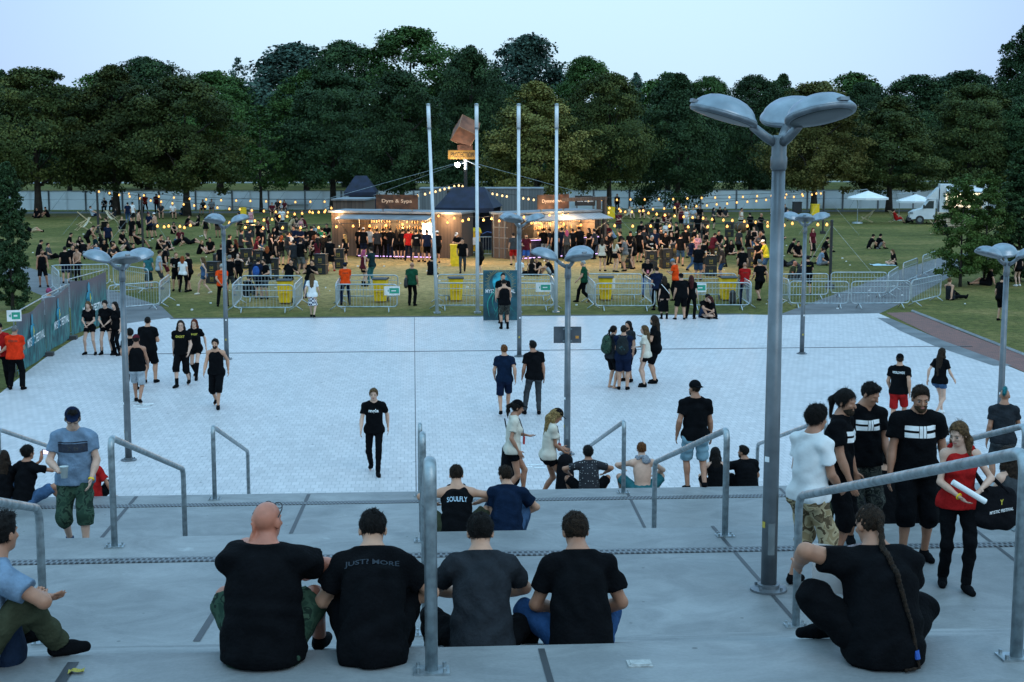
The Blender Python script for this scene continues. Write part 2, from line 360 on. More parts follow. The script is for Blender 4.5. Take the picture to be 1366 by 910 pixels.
    nt.links.new(rp.outputs['Color'], mx.inputs['A']); nt.links.new(r3.outputs['Color'], mx.inputs['B']); nt.links.new(mx.outputs['Result'], b.inputs['Base Color'])
    b.inputs['Roughness'].default_value = 0.95; b.inputs['Specular IOR Level'].default_value = 0.1
    bp = N(nt, 'ShaderNodeBump'); bp.inputs['Strength'].default_value = 0.9; bp.inputs['Distance'].default_value = 0.08
    nt.links.new(fine.outputs['Fac'], bp.inputs['Height']); nt.links.new(bp.outputs['Normal'], b.inputs['Normal'])
    return m
M_LAWN = lawn_mat()
M_ASPH = plain('asphalt_path', (0.115, 0.115, 0.12), 0.75, 0, 0.18, 1.2, 0.3, 60)
M_DARKSTRIP = plain('dark_slab', (0.12, 0.125, 0.13), 0.6, 0, 0.25, 0.9, 0.2, 50)
M_GALV = plain('galvanised_steel', (0.33, 0.37, 0.39), 0.42, 0.75, 0.22, 14, 0.08, 70)
M_POLE = plain('grey_painted_pole', (0.15, 0.165, 0.18), 0.38, 0.55, 0.14, 5)
M_LAMP = plain('brushed_lamp_shell', (0.25, 0.285, 0.32), 0.33, 0.75, 0.16, 5)
M_RIM = plain('lamp_rim_grey', (0.17, 0.19, 0.21), 0.45, 0.6, 0.2, 9)
M_GLASS = plain('dark_lamp_glass', (0.018, 0.026, 0.026), 0.4, 0.0, 0.3, 6)
M_GRATE = None
def grate():
    m, nt, b = new_mat('cast_grating')
    tc = N(nt, 'ShaderNodeTexCoord'); br = N(nt, 'ShaderNodeTexBrick'); br.offset = 0.5
    br.inputs['Scale'].default_value = 1; br.inputs['Brick Width'].default_value = 0.055; br.inputs['Row Height'].default_value = 0.085; br.inputs['Mortar Size'].default_value = 0.012
    br.inputs['Color1'].default_value = (0.012, 0.013, 0.015, 1); br.inputs['Color2'].default_value = (0.02, 0.02, 0.022, 1); br.inputs['Mortar'].default_value = (0.16, 0.17, 0.18, 1)
    nt.links.new(tc.outputs['Object'], br.inputs['Vector']); nt.links.new(br.outputs['Color'], b.inputs['Base Color'])
    b.inputs['Roughness'].default_value = 0.5; b.inputs['Metallic'].default_value = 0.3
    return m
M_GRATE = grate()
# ---------------------------------------------------------------- the ground
def sheet(name, pts, z, mat):
    mb = MB(); mb.add([(p[0], p[1], z) for p in pts], [tuple(range(len(pts)))])
    o = obj(name, mb, mat); me = o.data
    if me.polygons[0].normal.z < 0: me.flip_normals()
    return struct(o)
lawn = struct(obj('lawn', MB().grid(lambda i, j: (-600+1200*i, 27.5+1100*j, -0.02), 4, 4), M_LAWN))
px = lambda *a: [G(*p) for p in a]
plaza_pts = [(-16, 26.8), (16.5, 26.8), (20.5, 36.0)] + px((1366, 497), (1330, 482), (1260, 458), (1195, 428), (1172, 418), (1040, 420.5)) + \
            [(13.0, 57.1), (-9.3, 57.1)] + px((225, 424), (150, 434), (142, 433), (95, 455), (61, 477), (37, 495), (-25, 545)) + [(-16, 32)]
sheet('plaza_paving', plaza_pts, 0.0, M_PAVE)
sheet('entrance_path', px((142, 433), (70, 399), (0, 372), (-60, 356), (-60, 332), (27, 353), (75, 368), (150, 387), (215, 408), (232, 424), (150, 434.5)), -0.014, M_ASPH)
sheet('exit_path', px((1035, 421), (1070, 408), (1120, 390), (1200, 360), (1255, 343), (1330, 330), (1340, 340), (1290, 356), (1262, 372), (1215, 398), (1172, 418.5)), -0.014, M_ASPH)
sheet('brick_strip', px((1182, 417), (1217, 416), (1300, 449), (1366, 474), (1460, 512), (1460, 535), (1345, 487), (1255, 453)), -0.010, M_BRICK)
sheet('dark_slab_strip', px((1170, 424), (1188, 425), (1262, 456), (1350, 488), (1325, 488), (1245, 461), (1200, 441)), 0.004, M_DARKSTRIP)
mb = MB()
a, b_ = G(1217, 415), G(1460, 510)
mb.tube([(a.x, a.y, 0), (b_.x, b_.y, 0)], 0.06, 4)
struct(obj('kerb_edge', mb, M_CONC))
mb = MB().box((1.9, 57.16, 0.0), (22.4, 0.10, 0.05)); struct(obj('kerb', mb, plain('kerb_stone', (0.11, 0.11, 0.11), 0.8)))
mb = MB().box((4.0, 47.73, 0.002), (29, 0.11, 0.008)); struct(obj('slot_drain', mb, plain('slot_dark', (0.06, 0.06, 0.065), 0.6)))
mb = MB(); mb.quad((0.0, 28.0, 0.004), (0.018, 28.0, 0.004), (0.018, 57.0, 0.004), (0.0, 57.0, 0.004)); struct(obj('paving_joint', mb, plain('slot_dark', (0.06, 0.06, 0.065), 0.6)))
fence_strip = sheet('fence_path', [(-90, 141.0), (90, 137.5), (90, 140.5), (-90, 144.5)], -0.012, plain('gravel_edge', (0.10, 0.10, 0.095), 0.9))
sheet('far_road', [(-300, 236), (300, 231), (300, 238), (-300, 244)], -0.012, plain('pale_road', (0.30, 0.31, 0.30), 0.8))
# terraces: three long landings joined by nine low steps each
TERR = [(5.40, 0.43), (4.05, 7.93), (2.70, 15.38), (1.35, 22.83)]
RIS, TRD = 0.15, 0.45
prof = [(-6.0, 5.40)]
for z, v in TERR:
    prof.append((v, z))
    for k in range(9):
        prof.append((v+TRD*k, z-RIS*(k+1)))
        prof.append((v+TRD*(k+1), z-RIS*(k+1)))
clean = []
for p in prof:
    if not clean or (abs(p[0]-clean[-1][0])+abs(p[1]-clean[-1][1])) > 1e-6: clean.append(p)
U0, U1 = -15.0, 17.0
mb = MB(); n = len(clean)
# soften each nosing
cp = []
for i, p in enumerate(clean):
    if 0 < i < n-1 and abs(clean[i-1][1]-p[1]) < 1e-6 and clean[i+1][1] < p[1]-1e-6:
        cp += [(p[0]-0.012, p[1]), (p[0]-0.003, p[1]-0.004), (p[0], p[1]-0.014)]
    else: cp.append(p)
cp[-1] = (cp[-1][0], 0.003)
vs = [(U0, p[0], p[1]) for p in cp]+[(U1, p[0], p[1]) for p in cp]; m_ = len(cp)
fs = [(i, m_+i, m_+i+1, i+1) for i in range(m_-1)]
mb.add(vs, fs)
for u in (U0, U1):
    b0 = len(mb.v); mb.v += [(u, p[0], p[1]) for p in cp]+[(u, p[0], -0.5) for p in cp]
    mb.f += [(b0+i, b0+i+1, b0+m_+i+1, b0+m_+i) for i in range(m_-1)]
terr = struct(obj('concrete_steps', mb, M_CONC))
me = terr.data; me.update()
# dark expansion joints of the landings
mj = MB()
def jt(pa, pb, z, wd=0.035):
    a, b = G(*pa, z), G(*pb, z); t = (b-a).normalized(); s = Vector((-t.y, t.x, 0))*wd
    mj.quad(a-s+Vector((0, 0, .004)), b-s+Vector((0, 0, .004)), b+s+Vector((0, 0, .004)), a+s+Vector((0, 0, .004)))
for u in (-4.62, -1.45, 1.75, 3.3, 8.05):
    pass
jt((182, 662.5), (134, 719.5), 1.35, 0.028); jt((412, 659.5), (388, 712), 1.35, 0.028); jt((836, 656), (860, 704), 1.35, 0.022); jt((1040, 651), (1085, 698), 1.35, 0.022)
jt((316, 770), (262, 856), 2.70, 0.03); jt((950, 702), (1075, 845), 2.70, 0.02); jt((1292, 700), (1372, 762), 2.70, 0.02)
jt((722, 866), (735, 912), 4.05, 0.018); jt((98, 884), (80, 912), 4.05, 0.03)
obj('expansion_joint', mj, plain('joint_rubber', (0.035, 0.037, 0.04), 0.5), terr)
DR = []
for z, v, nm in ((1.35, 22.15, 'narrow slotted drain grate along the lowest landing, farthest up the photo'), (2.70, 14.47, 'slotted cast drain grate along the middle landing, behind the seated men'), ):
    mb = MB().box((1.0, v, z+0.002), (U1-U0-0.02, 0.17, 0.012))
    tag(obj('drain_grate', mb, M_GRATE, loc=None), nm, 'drain grate', 'drain grates')
# manhole cover and litter
mb = MB(); c = G(853, 886, 4.05); mb.box((c.x, c.y, 4.05+0.003), (0.13, 0.10, 0.008)); mb.box((c.x, c.y, 4.05+0.009), (0.10, 0.075, 0.006))
tag(obj('inspection_cover', mb, plain('cover_concrete', (0.36, 0.36, 0.35), 0.6, 0, 0.2, 30)), 'small square inspection plate set in the nearest landing right of centre', 'cover')
def litter(nm, lab, p, z, mat, s=0.05):
    c = G(p[0], p[1], z); mb = MB()
    mb.grid(lambda i, j: (c.x+(i-.5)*s*1.6, c.y+(j-.5)*s, z+0.004+0.018*abs(math.sin(5*i+3*j))), 4, 3)
    tag(obj(nm, mb, mat), lab, 'litter')
litter('leaf', 'yellow leaf lying on the nearest landing at the far left', (102, 898), 4.05, plain('yellow_leaf', (0.35, 0.30, 0.05), 0.7))
litter('paper_scrap', 'white scrap on the paving below the left lamp post', (195, 540), 0.0, plain('white_paper', (0.75, 0.75, 0.75), 0.8), 0.22)
# pale painted marks on the paving
mb = MB()
for (x, y, wd) in ((178, 541, 22), (182, 545, 16), (704, 619.5, 20), (712, 623.5, 16), (700, 622.5, 10)):
    a, b = G(x, y), G(x+wd, y-0.6); c, e_ = G(x+wd, y+1.0), G(x, y+1.4)
    mb.quad((e_.x, e_.y, .004), (c.x, c.y, .004), (b.x, b.y, .004), (a.x, a.y, .004))
struct(obj('paint_marks', mb, plain('white_road_paint', (0.68, 0.69, 0.69), 0.7, 0, 0.2, 20)))
# ---------------------------------------------------------------- handrails
def rounded(pts, r, n=5):
    out = [Vector(pts[0])]
    for i in range(1, len(pts)-1):
        p = Vector(pts[i]); a = (Vector(pts[i-1])-p); b = (Vector(pts[i+1])-p)
        rr = min(r, a.length*.45, b.length*.45); A = p+a.normalized()*rr; B = p+b.normalized()*rr
        for k in range(n+1):
            t = k/n; out.append(A*(1-t)**2+p*2*t*(1-t)+B*t*t)
    out.append(Vector(pts[-1])); return out
RU = [-9.45, -6.29, -3.08, 0.075, 3.24, 6.43, 9.6]
RH = 1.14
def rail_parts(root):
    L, D = 4.54, -1.35
    mb = MB(); mb.tube(rounded([(0, 0, 0.012), (0, 0, RH), (0, L, D+RH), (0, L, D+0.012)], 0.13), 0.034, 14)
    obj('rail_tube', mb, M_GALV, root, True)
    for (y, z) in ((0, 0), (L, D)):
        q = MB().box((0, y, z+0.006), (0.19, 0.13, 0.012)); bp = obj('base_plate', q, M_GALV, root)
        for sx in (-.07, .07):
            for sy in (-.045, .045):
                obj('bolt', MB().cyl((sx, y+sy, z+0.012), (sx, y+sy, z+0.035), 0.011, n=6), M_GALV, bp)
rail0 = None
RL = {0: 'nearest landing', 1: 'middle landing', 2: 'lowest landing'}
ordn = {-9.45: 'far beyond the left edge', -6.29: 'at the far left', -3.08: 'left of centre', 0.075: 'seen edge-on in the centre', 3.24: 'right of centre', 6.43: 'at the far right', 9.6: 'beyond the right edge'}
for k, (z, v) in enumerate(((4.05, 7.54), (2.70, 15.0), (1.35, 22.5))):
    us = {0: RU[2:5], 1: RU[2:6], 2: RU[1:6]}[k]
    for u in us:
        lab = 'galvanised tube handrail rising to the %s, %s' % (RL[k], ordn[u])
        if rail0 is None:
            rail0 = thing('handrail', lab, 'handrail', (u, v, z), 0, 'handrails of the steps'); rail_parts(rail0); rail_ch = tree_of(rail0)
        else: dup(rail0, rail_ch, (u, v, z), 0, lab)
# ---------------------------------------------------------------- lamp posts
def lamp_head(root, az):
    """a shallow dome with a flat glass below on a short rising arm"""
    A = Matrix.Rotation(az, 4, 'Z')
    arm = MB(); arm.tube([A @ Vector((0.03, 0, 4.10)), A @ Vector((0.12, 0, 4.15)), A @ Vector((0.25, 0, 4.25))], [0.045, 0.042, 0.038], 12)
    obj('arm', arm, M_POLE, root, True)
    T = A @ Matrix.Translation((0.51, 0, 4.35)) @ Matrix.Rotation(R(-17), 4, 'Y')
    r = 0.305
    dome = [(r*1.0, 0.0), (r*1.0, 0.012), (r*0.95, 0.03), (r*0.90, 0.045), (r*0.86, 0.07), (r*0.74, 0.105), (r*0.56, 0.138), (r*0.34, 0.158), (r*0.12, 0.166), (0.004, 0.167)]
    h = obj('lamp_head', MB().lathe(dome, 36, T), M_LAMP, root, True)
    rim = [(r*0.90, -0.035), (r*0.985, -0.03), (r*1.015, -0.012), (r*1.01, 0.004), (r*0.88, 0.004)]
    obj('rim', MB().lathe(rim, 36, T), M_RIM, h, True)
    gl = [(0.004, -0.041), (r*0.5, -0.041), (r*0.84, -0.039), (r*0.88, -0.036)]
    mb = MB().lathe(list(reversed(gl)), 36, T); obj('lens', mb, M_GLASS, h, True)
    obj('hinge', MB().box((0, 0, 0), (0.07, 0.10, 0.03), T.to_3x3().copy()), M_RIM, h, loc=T @ Vector((r*0.93, 0, 0.035)))
LAMPLAB = 'three-headed grey lamp post '
lamp0 = thing('lamp_post', LAMPLAB+'standing near the camera on the middle landing', 'lamp post', (3.25, 13.11, 2.70), 0, 'three-headed lamp posts')
obj('pole', MB().tube([(0, 0, 0.03), (0, 0, 1.2), (0, 0, 4.02)], [0.073, 0.071, 0.058], 20), M_POLE, lamp0, True)
obj('collar', MB().lathe([(0.062, 3.86), (0.074, 3.88), (0.074, 3.97), (0.066, 3.99), (0.066, 4.14), (0.05, 4.17)], 20), M_POLE, lamp0, True)
bp = obj('base_plate', MB().lathe([(0.17, 0.0), (0.17, 0.02), (0.10, 0.03), (0.10, 0.06), (0.078, 0.065)], 24), M_POLE, lamp0)
for k in range(4):
    a = R(45+90*k); obj('bolt', MB().cyl((0.135*math.cos(a), 0.135*math.sin(a), .02), (0.135*math.cos(a), 0.135*math.sin(a), .05), 0.014, n=6), M_RIM, bp)
obj('service_door', MB().grid(lambda i, j: (0.0745*math.cos(R(-115+50*i)), 0.0745*math.sin(R(-115+50*i)), 0.35+0.30*j), 6, 1), plain('door_grey', (0.16, 0.18, 0.19), 0.5, 0.3), lamp0)
st1 = obj('sticker', MB().grid(lambda i, j: (0.0735*math.cos(R(-160+40*i)), 0.0735*math.sin(R(-160+40*i)), 1.22+0.05*j), 5, 1), plain('white_sticker', (0.75, 0.76, 0.77), 0.6), lamp0)
obj('sticker', MB().grid(lambda i, j: (0.0745*math.cos(R(-175+35*i)), 0.0745*math.sin(R(-175+35*i)), 0.60+0.06*j), 5, 1), plain('yellow_sticker', (0.45, 0.33, 0.05), 0.6), lamp0)
for az in (183, 298, 62): lamp_head(lamp0, R(az))
lamp_ch = tree_of(lamp0)
for (u, v, rz, lab) in ((3.31, 31.67, -8, 'at the foot of the steps, carrying a road sign'), (-6.14, 31.68, -8, 'at the foot of the steps on the left'), (-5.86, 46.4, 62, 'far across the paving on the left, by the lawn'),
                        (3.31, 46.36, 62, 'far across the paving in the middle, by the flagpoles'), (12.4, 46.39, 70, 'far across the paving on the right, by the barriers'), (12.98, 31.67, 15, 'at the right edge in front of the brick strip')):
    dup(lamp0, lamp_ch, (u, v, 0.0), R(rz), LAMPLAB+lab)
# road sign seen from behind on the second lamp post
sg = thing('road_sign', 'grey back of a road sign with an orange sticker on the lamp post', 'sign', (3.31, 31.67, 2.62), R(-3.8))
obj('panel', MB().box((0, 0.105, 0), (0.60, 0.02, 0.36)), plain('sign_back', (0.09, 0.10, 0.115), 0.5, 0.3), sg)
for z in (-.13, .13):
    obj('bracket', MB().box((0, 0.082, z), (0.20, 0.03, 0.03)), M_GALV, sg)
obj('sticker', MB().box((0.21, 0.092, -0.05), (0.075, 0.004, 0.06)), plain('orange_sticker', (0.6, 0.25, 0.04), 0.6), sg)
# ---------------------------------------------------------------- flagpoles
M_WHITE = plain('white_painted_metal', (0.62, 0.65, 0.68), 0.4, 0.1, 0.08, 3)
f0 = None
for (u, lab, tilt, hh) in ((0.91, 'leftmost white flagpole, leaning a little to the left', -2.05, 8.25), (2.51, 'second flagpole, white, in front of the rusty cube', -0.1, 8.2), (4.14, 'third flagpole, white, rising behind the poster board', 0.0, 8.2), (5.63, 'rightmost white flagpole, right of the poster board', 0.0, 8.2)):
    if f0 is None:
        f0 = thing('flagpole', lab, 'flagpole', (u, 58.4, -0.02), 0, 'bare white flagpoles')
        obj('mast', MB().tube([(0, 0, 0), (0, 0, 7.25)], [0.075, 0.06], 12), M_WHITE, f0, True)
        obj('sleeve', MB().tube([(0, 0, 7.25), (0, 0, 8.15)], [0.078, 0.072], 12), M_WHITE, f0, True)
        obj('cap', MB().lathe([(0.085, 8.15), (0.08, 8.2), (0.02, 8.22)], 12), M_GALV, f0, True)
        obj('foot', MB().box((0, 0, .03), (.28, .28, .06)), M_GALV, f0)
        obj('collar', MB().lathe([(0.085, 7.23), (0.085, 7.29)], 12), M_RIM, f0)
        fch = tree_of(f0); q = f0
    else: q = dup(f0, fch, (u, 58.4, -0.02), 0, lab)
    q.rotation_euler = (0, R(tilt), 0)
ZL = -0.02   # lawn level
# ---------------------------------------------------------------- crowd barriers (2.3 m x 1.1 m)
M_BARR = plain('barrier_steel', (0.42, 0.47, 0.50), 0.4, 0.55, 0.15, 6)
bar0 = thing('crowd_barrier', 'x', 'barrier', (0, 0, ZL), 0, 'steel crowd barriers')
def _barrier():
    L, r = 2.3, 0.025
    fr = rounded([(0.35, 0, 0.20), (0, 0, 0.20), (0, 0, 1.10), (L, 0, 1.10), (L, 0, 0.20), (0.34, 0, 0.20)], 0.16, 4)
    mb = MB(); mb.tube(fr, r, 8); obj('frame', mb, M_BARR, bar0, True)
    mb = MB()
    n = 17
    for i in range(n):
        x = 0.13+(L-0.26)*i/(n-1); mb.tube([(x, 0, 0.21), (x, 0, 1.09)], 0.0065, 5, False)
    mb.tube([(0, 0, 0.88), (L, 0, 0.88)], 0.012, 6, False)
    obj('bar_infill', mb, M_BARR, bar0)
    for x in (0.32, L-0.32):
        obj('foot', MB().tube([(x-.02, 0.27, 0.015), (x, 0, 0.20), (x+.02, -0.27, 0.015)], 0.02, 6), M_BARR, bar0, True)
_barrier(); bar_ch = tree_of(bar0)
BR = [
 ((311, 417), (393, 417), 'front rail of the pen left of the gingham skirt woman'), ((323, 402.5), (404, 402.5), 'back rail of the pen holding the leftmost yellow bin'),
 ((311, 416.5), (323, 403), 'left end of the pen behind the orange steward'), ((393.5, 416.5), (404.5, 403), 'right end of the pen beside the gingham skirt woman'),
 ((449, 416), (531, 416), 'front rail of the pen with a white sheet on it'), ((456, 401.5), (532, 401.5), 'back rail of the pen before the man in green'),
 ((448.5, 415.5), (455.5, 402), 'left end of the second pen beside the orange steward'),
 ((582, 414), (664, 414), 'front rail between the two left flagpoles'), ((660, 414), (740, 414), 'front rail to the right of the poster board'),
 ((584, 400.5), (664, 400.5), 'back rail behind the bin between the left flagpoles'), ((664, 400.5), (735, 400.5), 'back rail right of the poster board'),
 ((741, 414), (735, 401), 'short end beside the rightmost flagpole'), ((582, 414), (584, 401), 'short end beside the leftmost flagpole'),
 ((794, 414.5), (874, 414.5), 'front rail of the pen before the lanyard man'), ((781, 399.5), (857, 399.5), 'back rail of the pen before the lanyard man'),
 ((793.5, 414), (780.5, 400), 'left end of the pen beside the walking man in green'), ((874.5, 414), (857.5, 400), 'right end of the pen behind the black dress woman'),
 ((918, 413.5), (1001, 413.5), 'front rail behind the couple sitting on the kerb'), ((900, 399), (982, 399), 'back rail behind the red haired woman in black'),
 ((1001.5, 413), (982.5, 399.5), 'right end of the pen beside the red shirted steward'),
 ((1029, 400), (1105, 399), 'rail behind the big lamp post, before the man in black'), ((1028.5, 400), (1052, 409), 'short end right behind the big lamp post'),
 ((1053, 411), (1132, 411.5), 'front rail across the exit path, left one'), ((1135, 411.5), (1214, 410.5), 'front rail across the exit path, middle one'), ((1215, 410), (1259, 399), 'front rail by the exit path beside the tree'),
 ((1108, 397), (1183, 397), 'rear rail across the exit path'), ((1184, 398), (1204, 383), 'lowest rail along the grass edge of the exit path'), ((1204, 382.5), (1230, 371), 'middle rail along the grass edge of the exit path'), ((1230, 370.5), (1262, 357), 'topmost rail along the grass edge of the exit path'),
 ((70, 386), (147, 384), 'rear rail across the entrance path behind the banner'), ((152, 384), (212, 394), 'rear rail across the entrance path, second one'), ((70, 386), (84, 400), 'short end of rail behind the banner'),
 ((146, 418), (214, 412), 'front rail across the entrance path'), ((214, 412), (227, 400), 'short end of rail at the entrance path'),
]
first = True
for a, b, lab in BR:
    A, B = G(a[0], a[1], ZL), G(b[0], b[1], ZL); d = B-A
    sc = (max(0.6, min(1.5, d.length/2.33)), 1, 1); rz = math.atan2(d.y, d.x); lab = 'steel crowd barrier, '+lab
    if first:
        bar0.location = A; bar0.rotation_euler = (0, 0, rz); bar0.scale = sc; bar0['label'] = lab; first = False
    else: dup(bar0, bar_ch, A, rz, lab, sc)
# ---------------------------------------------------------------- small notices
M_PAPER = plain('white_paper', (0.75, 0.75, 0.75), 0.8)
M_GREEN = plain('sign_green', (0.02, 0.30, 0.20), 0.6)
def way_sign(px, py, gy, lab, w=0.62, h=0.36, rz=0.0):
    g = G(px, gy, ZL); p = AV(px, py, g.y-0.06)
    s = thing('way_sign', lab, 'sign', p, rz, 'green and white way signs')
    obj('panel', MB().box((0, 0, 0), (w, 0.012, h)), M_PAPER, s)
    obj('green_field', MB().box((w*.14, -0.009, 0), (w*.62, 0.004, h*.6)), M_GREEN, s)
    mb = MB(); mb.add([(-.30*w, -.012, .0), (-.22*w, -.012, .16*h), (-.22*w, -.012, -.16*h)], [(0, 2, 1)])
    obj('arrow', mb, M_GREEN, s)
    obj('figure', MB().box((w*.1, -0.013, 0), (w*.3, 0.003, h*.12)), M_PAPER, s)
way_sign(523, 388, 416.2, 'green and white way sign on the second pen, left of the flagpoles')
way_sign(725, 383.5, 414.2, 'green and white way sign just right of the poster board')
way_sign(932, 384, 413.7, 'green and white way sign beside the red haired woman in black')
def notice(px, py, gy, lab):
    g = G(px, gy, ZL); p = AV(px, py, g.y-0.05)
    tag(obj('notice_sheet', MB().box((0, 0, 0), (0.33, 0.008, 0.44)), M_PAPER, loc=p), lab, 'notice', 'white paper notices')
notice(500, 379, 401.7, 'white paper sheet tied on the pen beside the orange steward')
notice(808, 378, 399.7, 'left white paper sheet hung above the yellow bin'); notice(815.5, 378, 399.7, 'right white paper sheet hung above the yellow bin')
# ---------------------------------------------------------------- banner fence at the left
M_BAN = None
def banner_mat():
    m, nt, b = new_mat('banner_mesh')
    tc = N(nt, 'ShaderNodeTexCoord'); nz = N(nt, 'ShaderNodeTexNoise'); nz.inputs['Scale'].default_value = 2.2; nz.inputs['Detail'].default_value = 7; nz.inputs['Distortion'].default_value = 1.6
    mp = N(nt, 'ShaderNodeMapping'); mp.inputs['Scale'].default_value = (1.6, 1.6, 0.55); nt.links.new(tc.outputs['Object'], mp.inputs[0]); nt.links.new(mp.outputs[0], nz.inputs['Vector'])
    sp = N(nt, 'ShaderNodeSeparateXYZ'); nt.links.new(tc.outputs['Object'], sp.inputs[0])
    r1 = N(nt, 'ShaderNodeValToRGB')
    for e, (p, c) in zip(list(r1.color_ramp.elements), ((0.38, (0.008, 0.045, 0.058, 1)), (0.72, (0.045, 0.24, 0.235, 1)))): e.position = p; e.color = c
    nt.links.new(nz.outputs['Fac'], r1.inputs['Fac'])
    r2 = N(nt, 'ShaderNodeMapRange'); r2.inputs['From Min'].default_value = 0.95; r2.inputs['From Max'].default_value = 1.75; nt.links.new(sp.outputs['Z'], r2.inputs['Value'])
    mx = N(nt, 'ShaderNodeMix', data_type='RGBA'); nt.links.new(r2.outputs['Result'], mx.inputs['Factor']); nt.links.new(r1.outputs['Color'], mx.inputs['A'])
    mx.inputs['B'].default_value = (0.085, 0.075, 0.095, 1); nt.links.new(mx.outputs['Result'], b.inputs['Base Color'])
    b.inputs['Roughness'].default_value = 0.7
    return m
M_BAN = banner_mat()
M_CYAN = plain('banner_cyan', (0.03, 0.22, 0.32), 0.7); M_LETTER = plain('white_lettering', (0.78, 0.78, 0.78), 0.7)
M_YELPRINT = plain('yellow_print', (0.5, 0.42, 0.05), 0.7)
BANN = [((24, 503), (61, 474.5), 1.78, 'nearest to the camera'), ((61.5, 474), (93, 452.5), 1.82, 'the middle one'), ((95, 450), (143, 432), 1.95, 'farthest one, behind the three girls')]
for a, b, h, lab in BANN:
    A, B = G(*a), G(*b); d = B-A; L = d.length; rz = math.atan2(d.y, d.x)
    t = thing('banner_fence', 'fence panel hung with a teal festival banner, '+lab, 'fence', A, rz, 'bannered fence panels')
    def sag(i, j): return (L*i, -0.02+0.05*math.sin(6.5*i+2*j)*math.sin(math.pi*i), 0.06+(h-0.06-0.10*math.sin(math.pi*i))*j)
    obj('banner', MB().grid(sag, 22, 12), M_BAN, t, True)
    mb = MB(); mb.tube(rounded([(0, 0.05, 0), (0, 0.05, h+.06), (L, 0.05, h+.06), (L, 0.05, 0)], .05), 0.021, 8); mb.tube([(0, .05, .15), (L, .05, .15)], .015, 6); obj('frame', mb, M_GALV, t, True)
    V = lettering('MYSTIC FESTIVAL', L*0.62, 0.26, (L*0.58, -0.085, 0.80), (1, 0, 0), (0, 0, 1), bold=0.014); obj('lettering', V, M_LETTER, t)
    # drowned figure with hanging arms
    mb = MB()
    def blob(cx, cz, rx, rz_, dy):
        n = 18; mb.add([(cx, dy, cz)]+[(cx+rx*math.cos(2*math.pi*k/n), dy, cz+rz_*math.sin(2*math.pi*k/n)) for k in range(n)], [(0, 1+k, 1+(k+1) % n) for k in range(n)])
    blob(L*.45, h*.80, .13, .20, -0.09)
    for q in range(5):
        x0 = L*.45+(q-2)*.07
        mb.tube([(x0, -.088, h*.72), (x0+.06*(q-2), -.088, h*.62), (x0+.10*math.sin(q), -.088, h*.50), (x0+.13*math.sin(q*2.1), -.088, h*.36)], [.03, .024, .018, .006], 4)
    obj('figure_print', mb, M_CYAN, t)
    obj('figure_print', MB().tube([(L*.47, -.095, h*.70), (L*.48, -.095, h*.60), (L*.46, -.095, h*.52)], [.02, .03, .01], 5), M_YELPRINT, t)
    obj('ballast_block', MB().box((L-.05, 0.12, 0.06), (0.30, 0.75, 0.13)), plain('ballast_rubber', (0.045, 0.047, 0.05), 0.8), t)
q = G(25, 503); p = Vector((q.x-0.02, q.y-0.12, 1.80))
s = thing('way_sign', 'green and white way sign on the near end of the banner fence', 'sign', p, R(14), 'green and white way signs')
obj('panel', MB().box((0, 0, 0), (0.40, 0.012, 0.32)), M_PAPER, s); obj('green_field', MB().box((.05, -.01, 0), (.23, .004, .2)), M_GREEN, s)
mb = MB(); mb.add([(-.15, -.012, 0), (-.09, -.012, .05), (-.09, -.012, -.05)], [(0, 2, 1)]); obj('arrow', mb, M_GREEN, s)
obj('figure', MB().box((.04, -.013, .0), (.1, .003, .05)), M_PAPER, s)
mb = MB(); mb.tube([G(24, 503)+Vector((0, 0, 1.5)), G(-40, 520)+Vector((0, 0, 1.25))], .02, 6)
tag(obj('guard_rail', mb, M_GALV), 'thin metal rail running left from the banner fence end', 'rail')
# ---------------------------------------------------------------- poster board
pc = G(667.5, 427.5, 0)
pb = thing('poster_board', 'tall teal poster board with rays and tentacles before the lawn', 'poster', pc, R(-2))
obj('board', MB().box((0, 0, 0.96), (1.30, 0.05, 1.90)), plain('poster_teal', (0.012, 0.075, 0.10), 0.55, 0, 0.5, 1.6), pb)
for sx in (-.5, .5): obj('prop', MB().tube([(sx, .03, 1.3), (sx, .55, 0)], .025, 6), plain('wood_strut', (.2, .14, .08), .8), pb)
mb = MB()
for k in range(36):
    a = math.pi*(-0.15+1.3*k/35); r0, r1 = .42, .42+(.10 if k % 2 else .17)
    c, s_ = math.cos(a), math.sin(a); e = .008
    mb.quad((c*r0-s_*e, -.028, 1.42+s_*r0+c*e), (c*r0+s_*e, -.028, 1.42+s_*r0-c*e), (c*r1+s_*e, -.028, 1.42+s_*r1-c*e), (c*r1-s_*e, -.028, 1.42+s_*r1+c*e))
obj('ray_print', mb, plain('gold_print', (.30, .24, .10), .7), pb)
mb = MB(); n = 24
mb.add([(0, -.03, 1.48)]+[(.30*math.cos(2*math.pi*k/n), -.03, 1.48+.36*math.sin(2*math.pi*k/n)) for k in range(n)], [(0, 1+k, 1+(k+1) % n) for k in range(n)])
obj('head_print', mb, plain('print_turquoise', (.02, .28, .36), .6, 0, .5, 5), pb)
mb = MB()
for k in range(9):
    s_ = -1 if k % 2 else 1; ph = k*0.7; x0 = (k-4)*.06
    pts = [(x0+s_*(0.05+.42*t)*math.sin(2.4*t+ph*.4)+.05*math.sin(9*t+ph), -.03, 1.2-1.0*t+.12*math.sin(5*t+ph)) for t in [i/14 for i in range(15)]]
    mb.tube(pts, [.035*(1-i/16) for i in range(15)], 5)
o_ = obj('tentacle_print', mb, plain('print_green', (.02, .22, .18), .6, 0, .5, 4), pb); o_.scale = (1, .25, 1); o_.location = (0, -.023, 0)
obj('lettering', lettering('MYSTIC FESTIVAL', 1.12, 0.15, (0, -.034, 1.12), (1, 0, 0), (0, 0, 1), bold=.012), M_LETTER, pb)
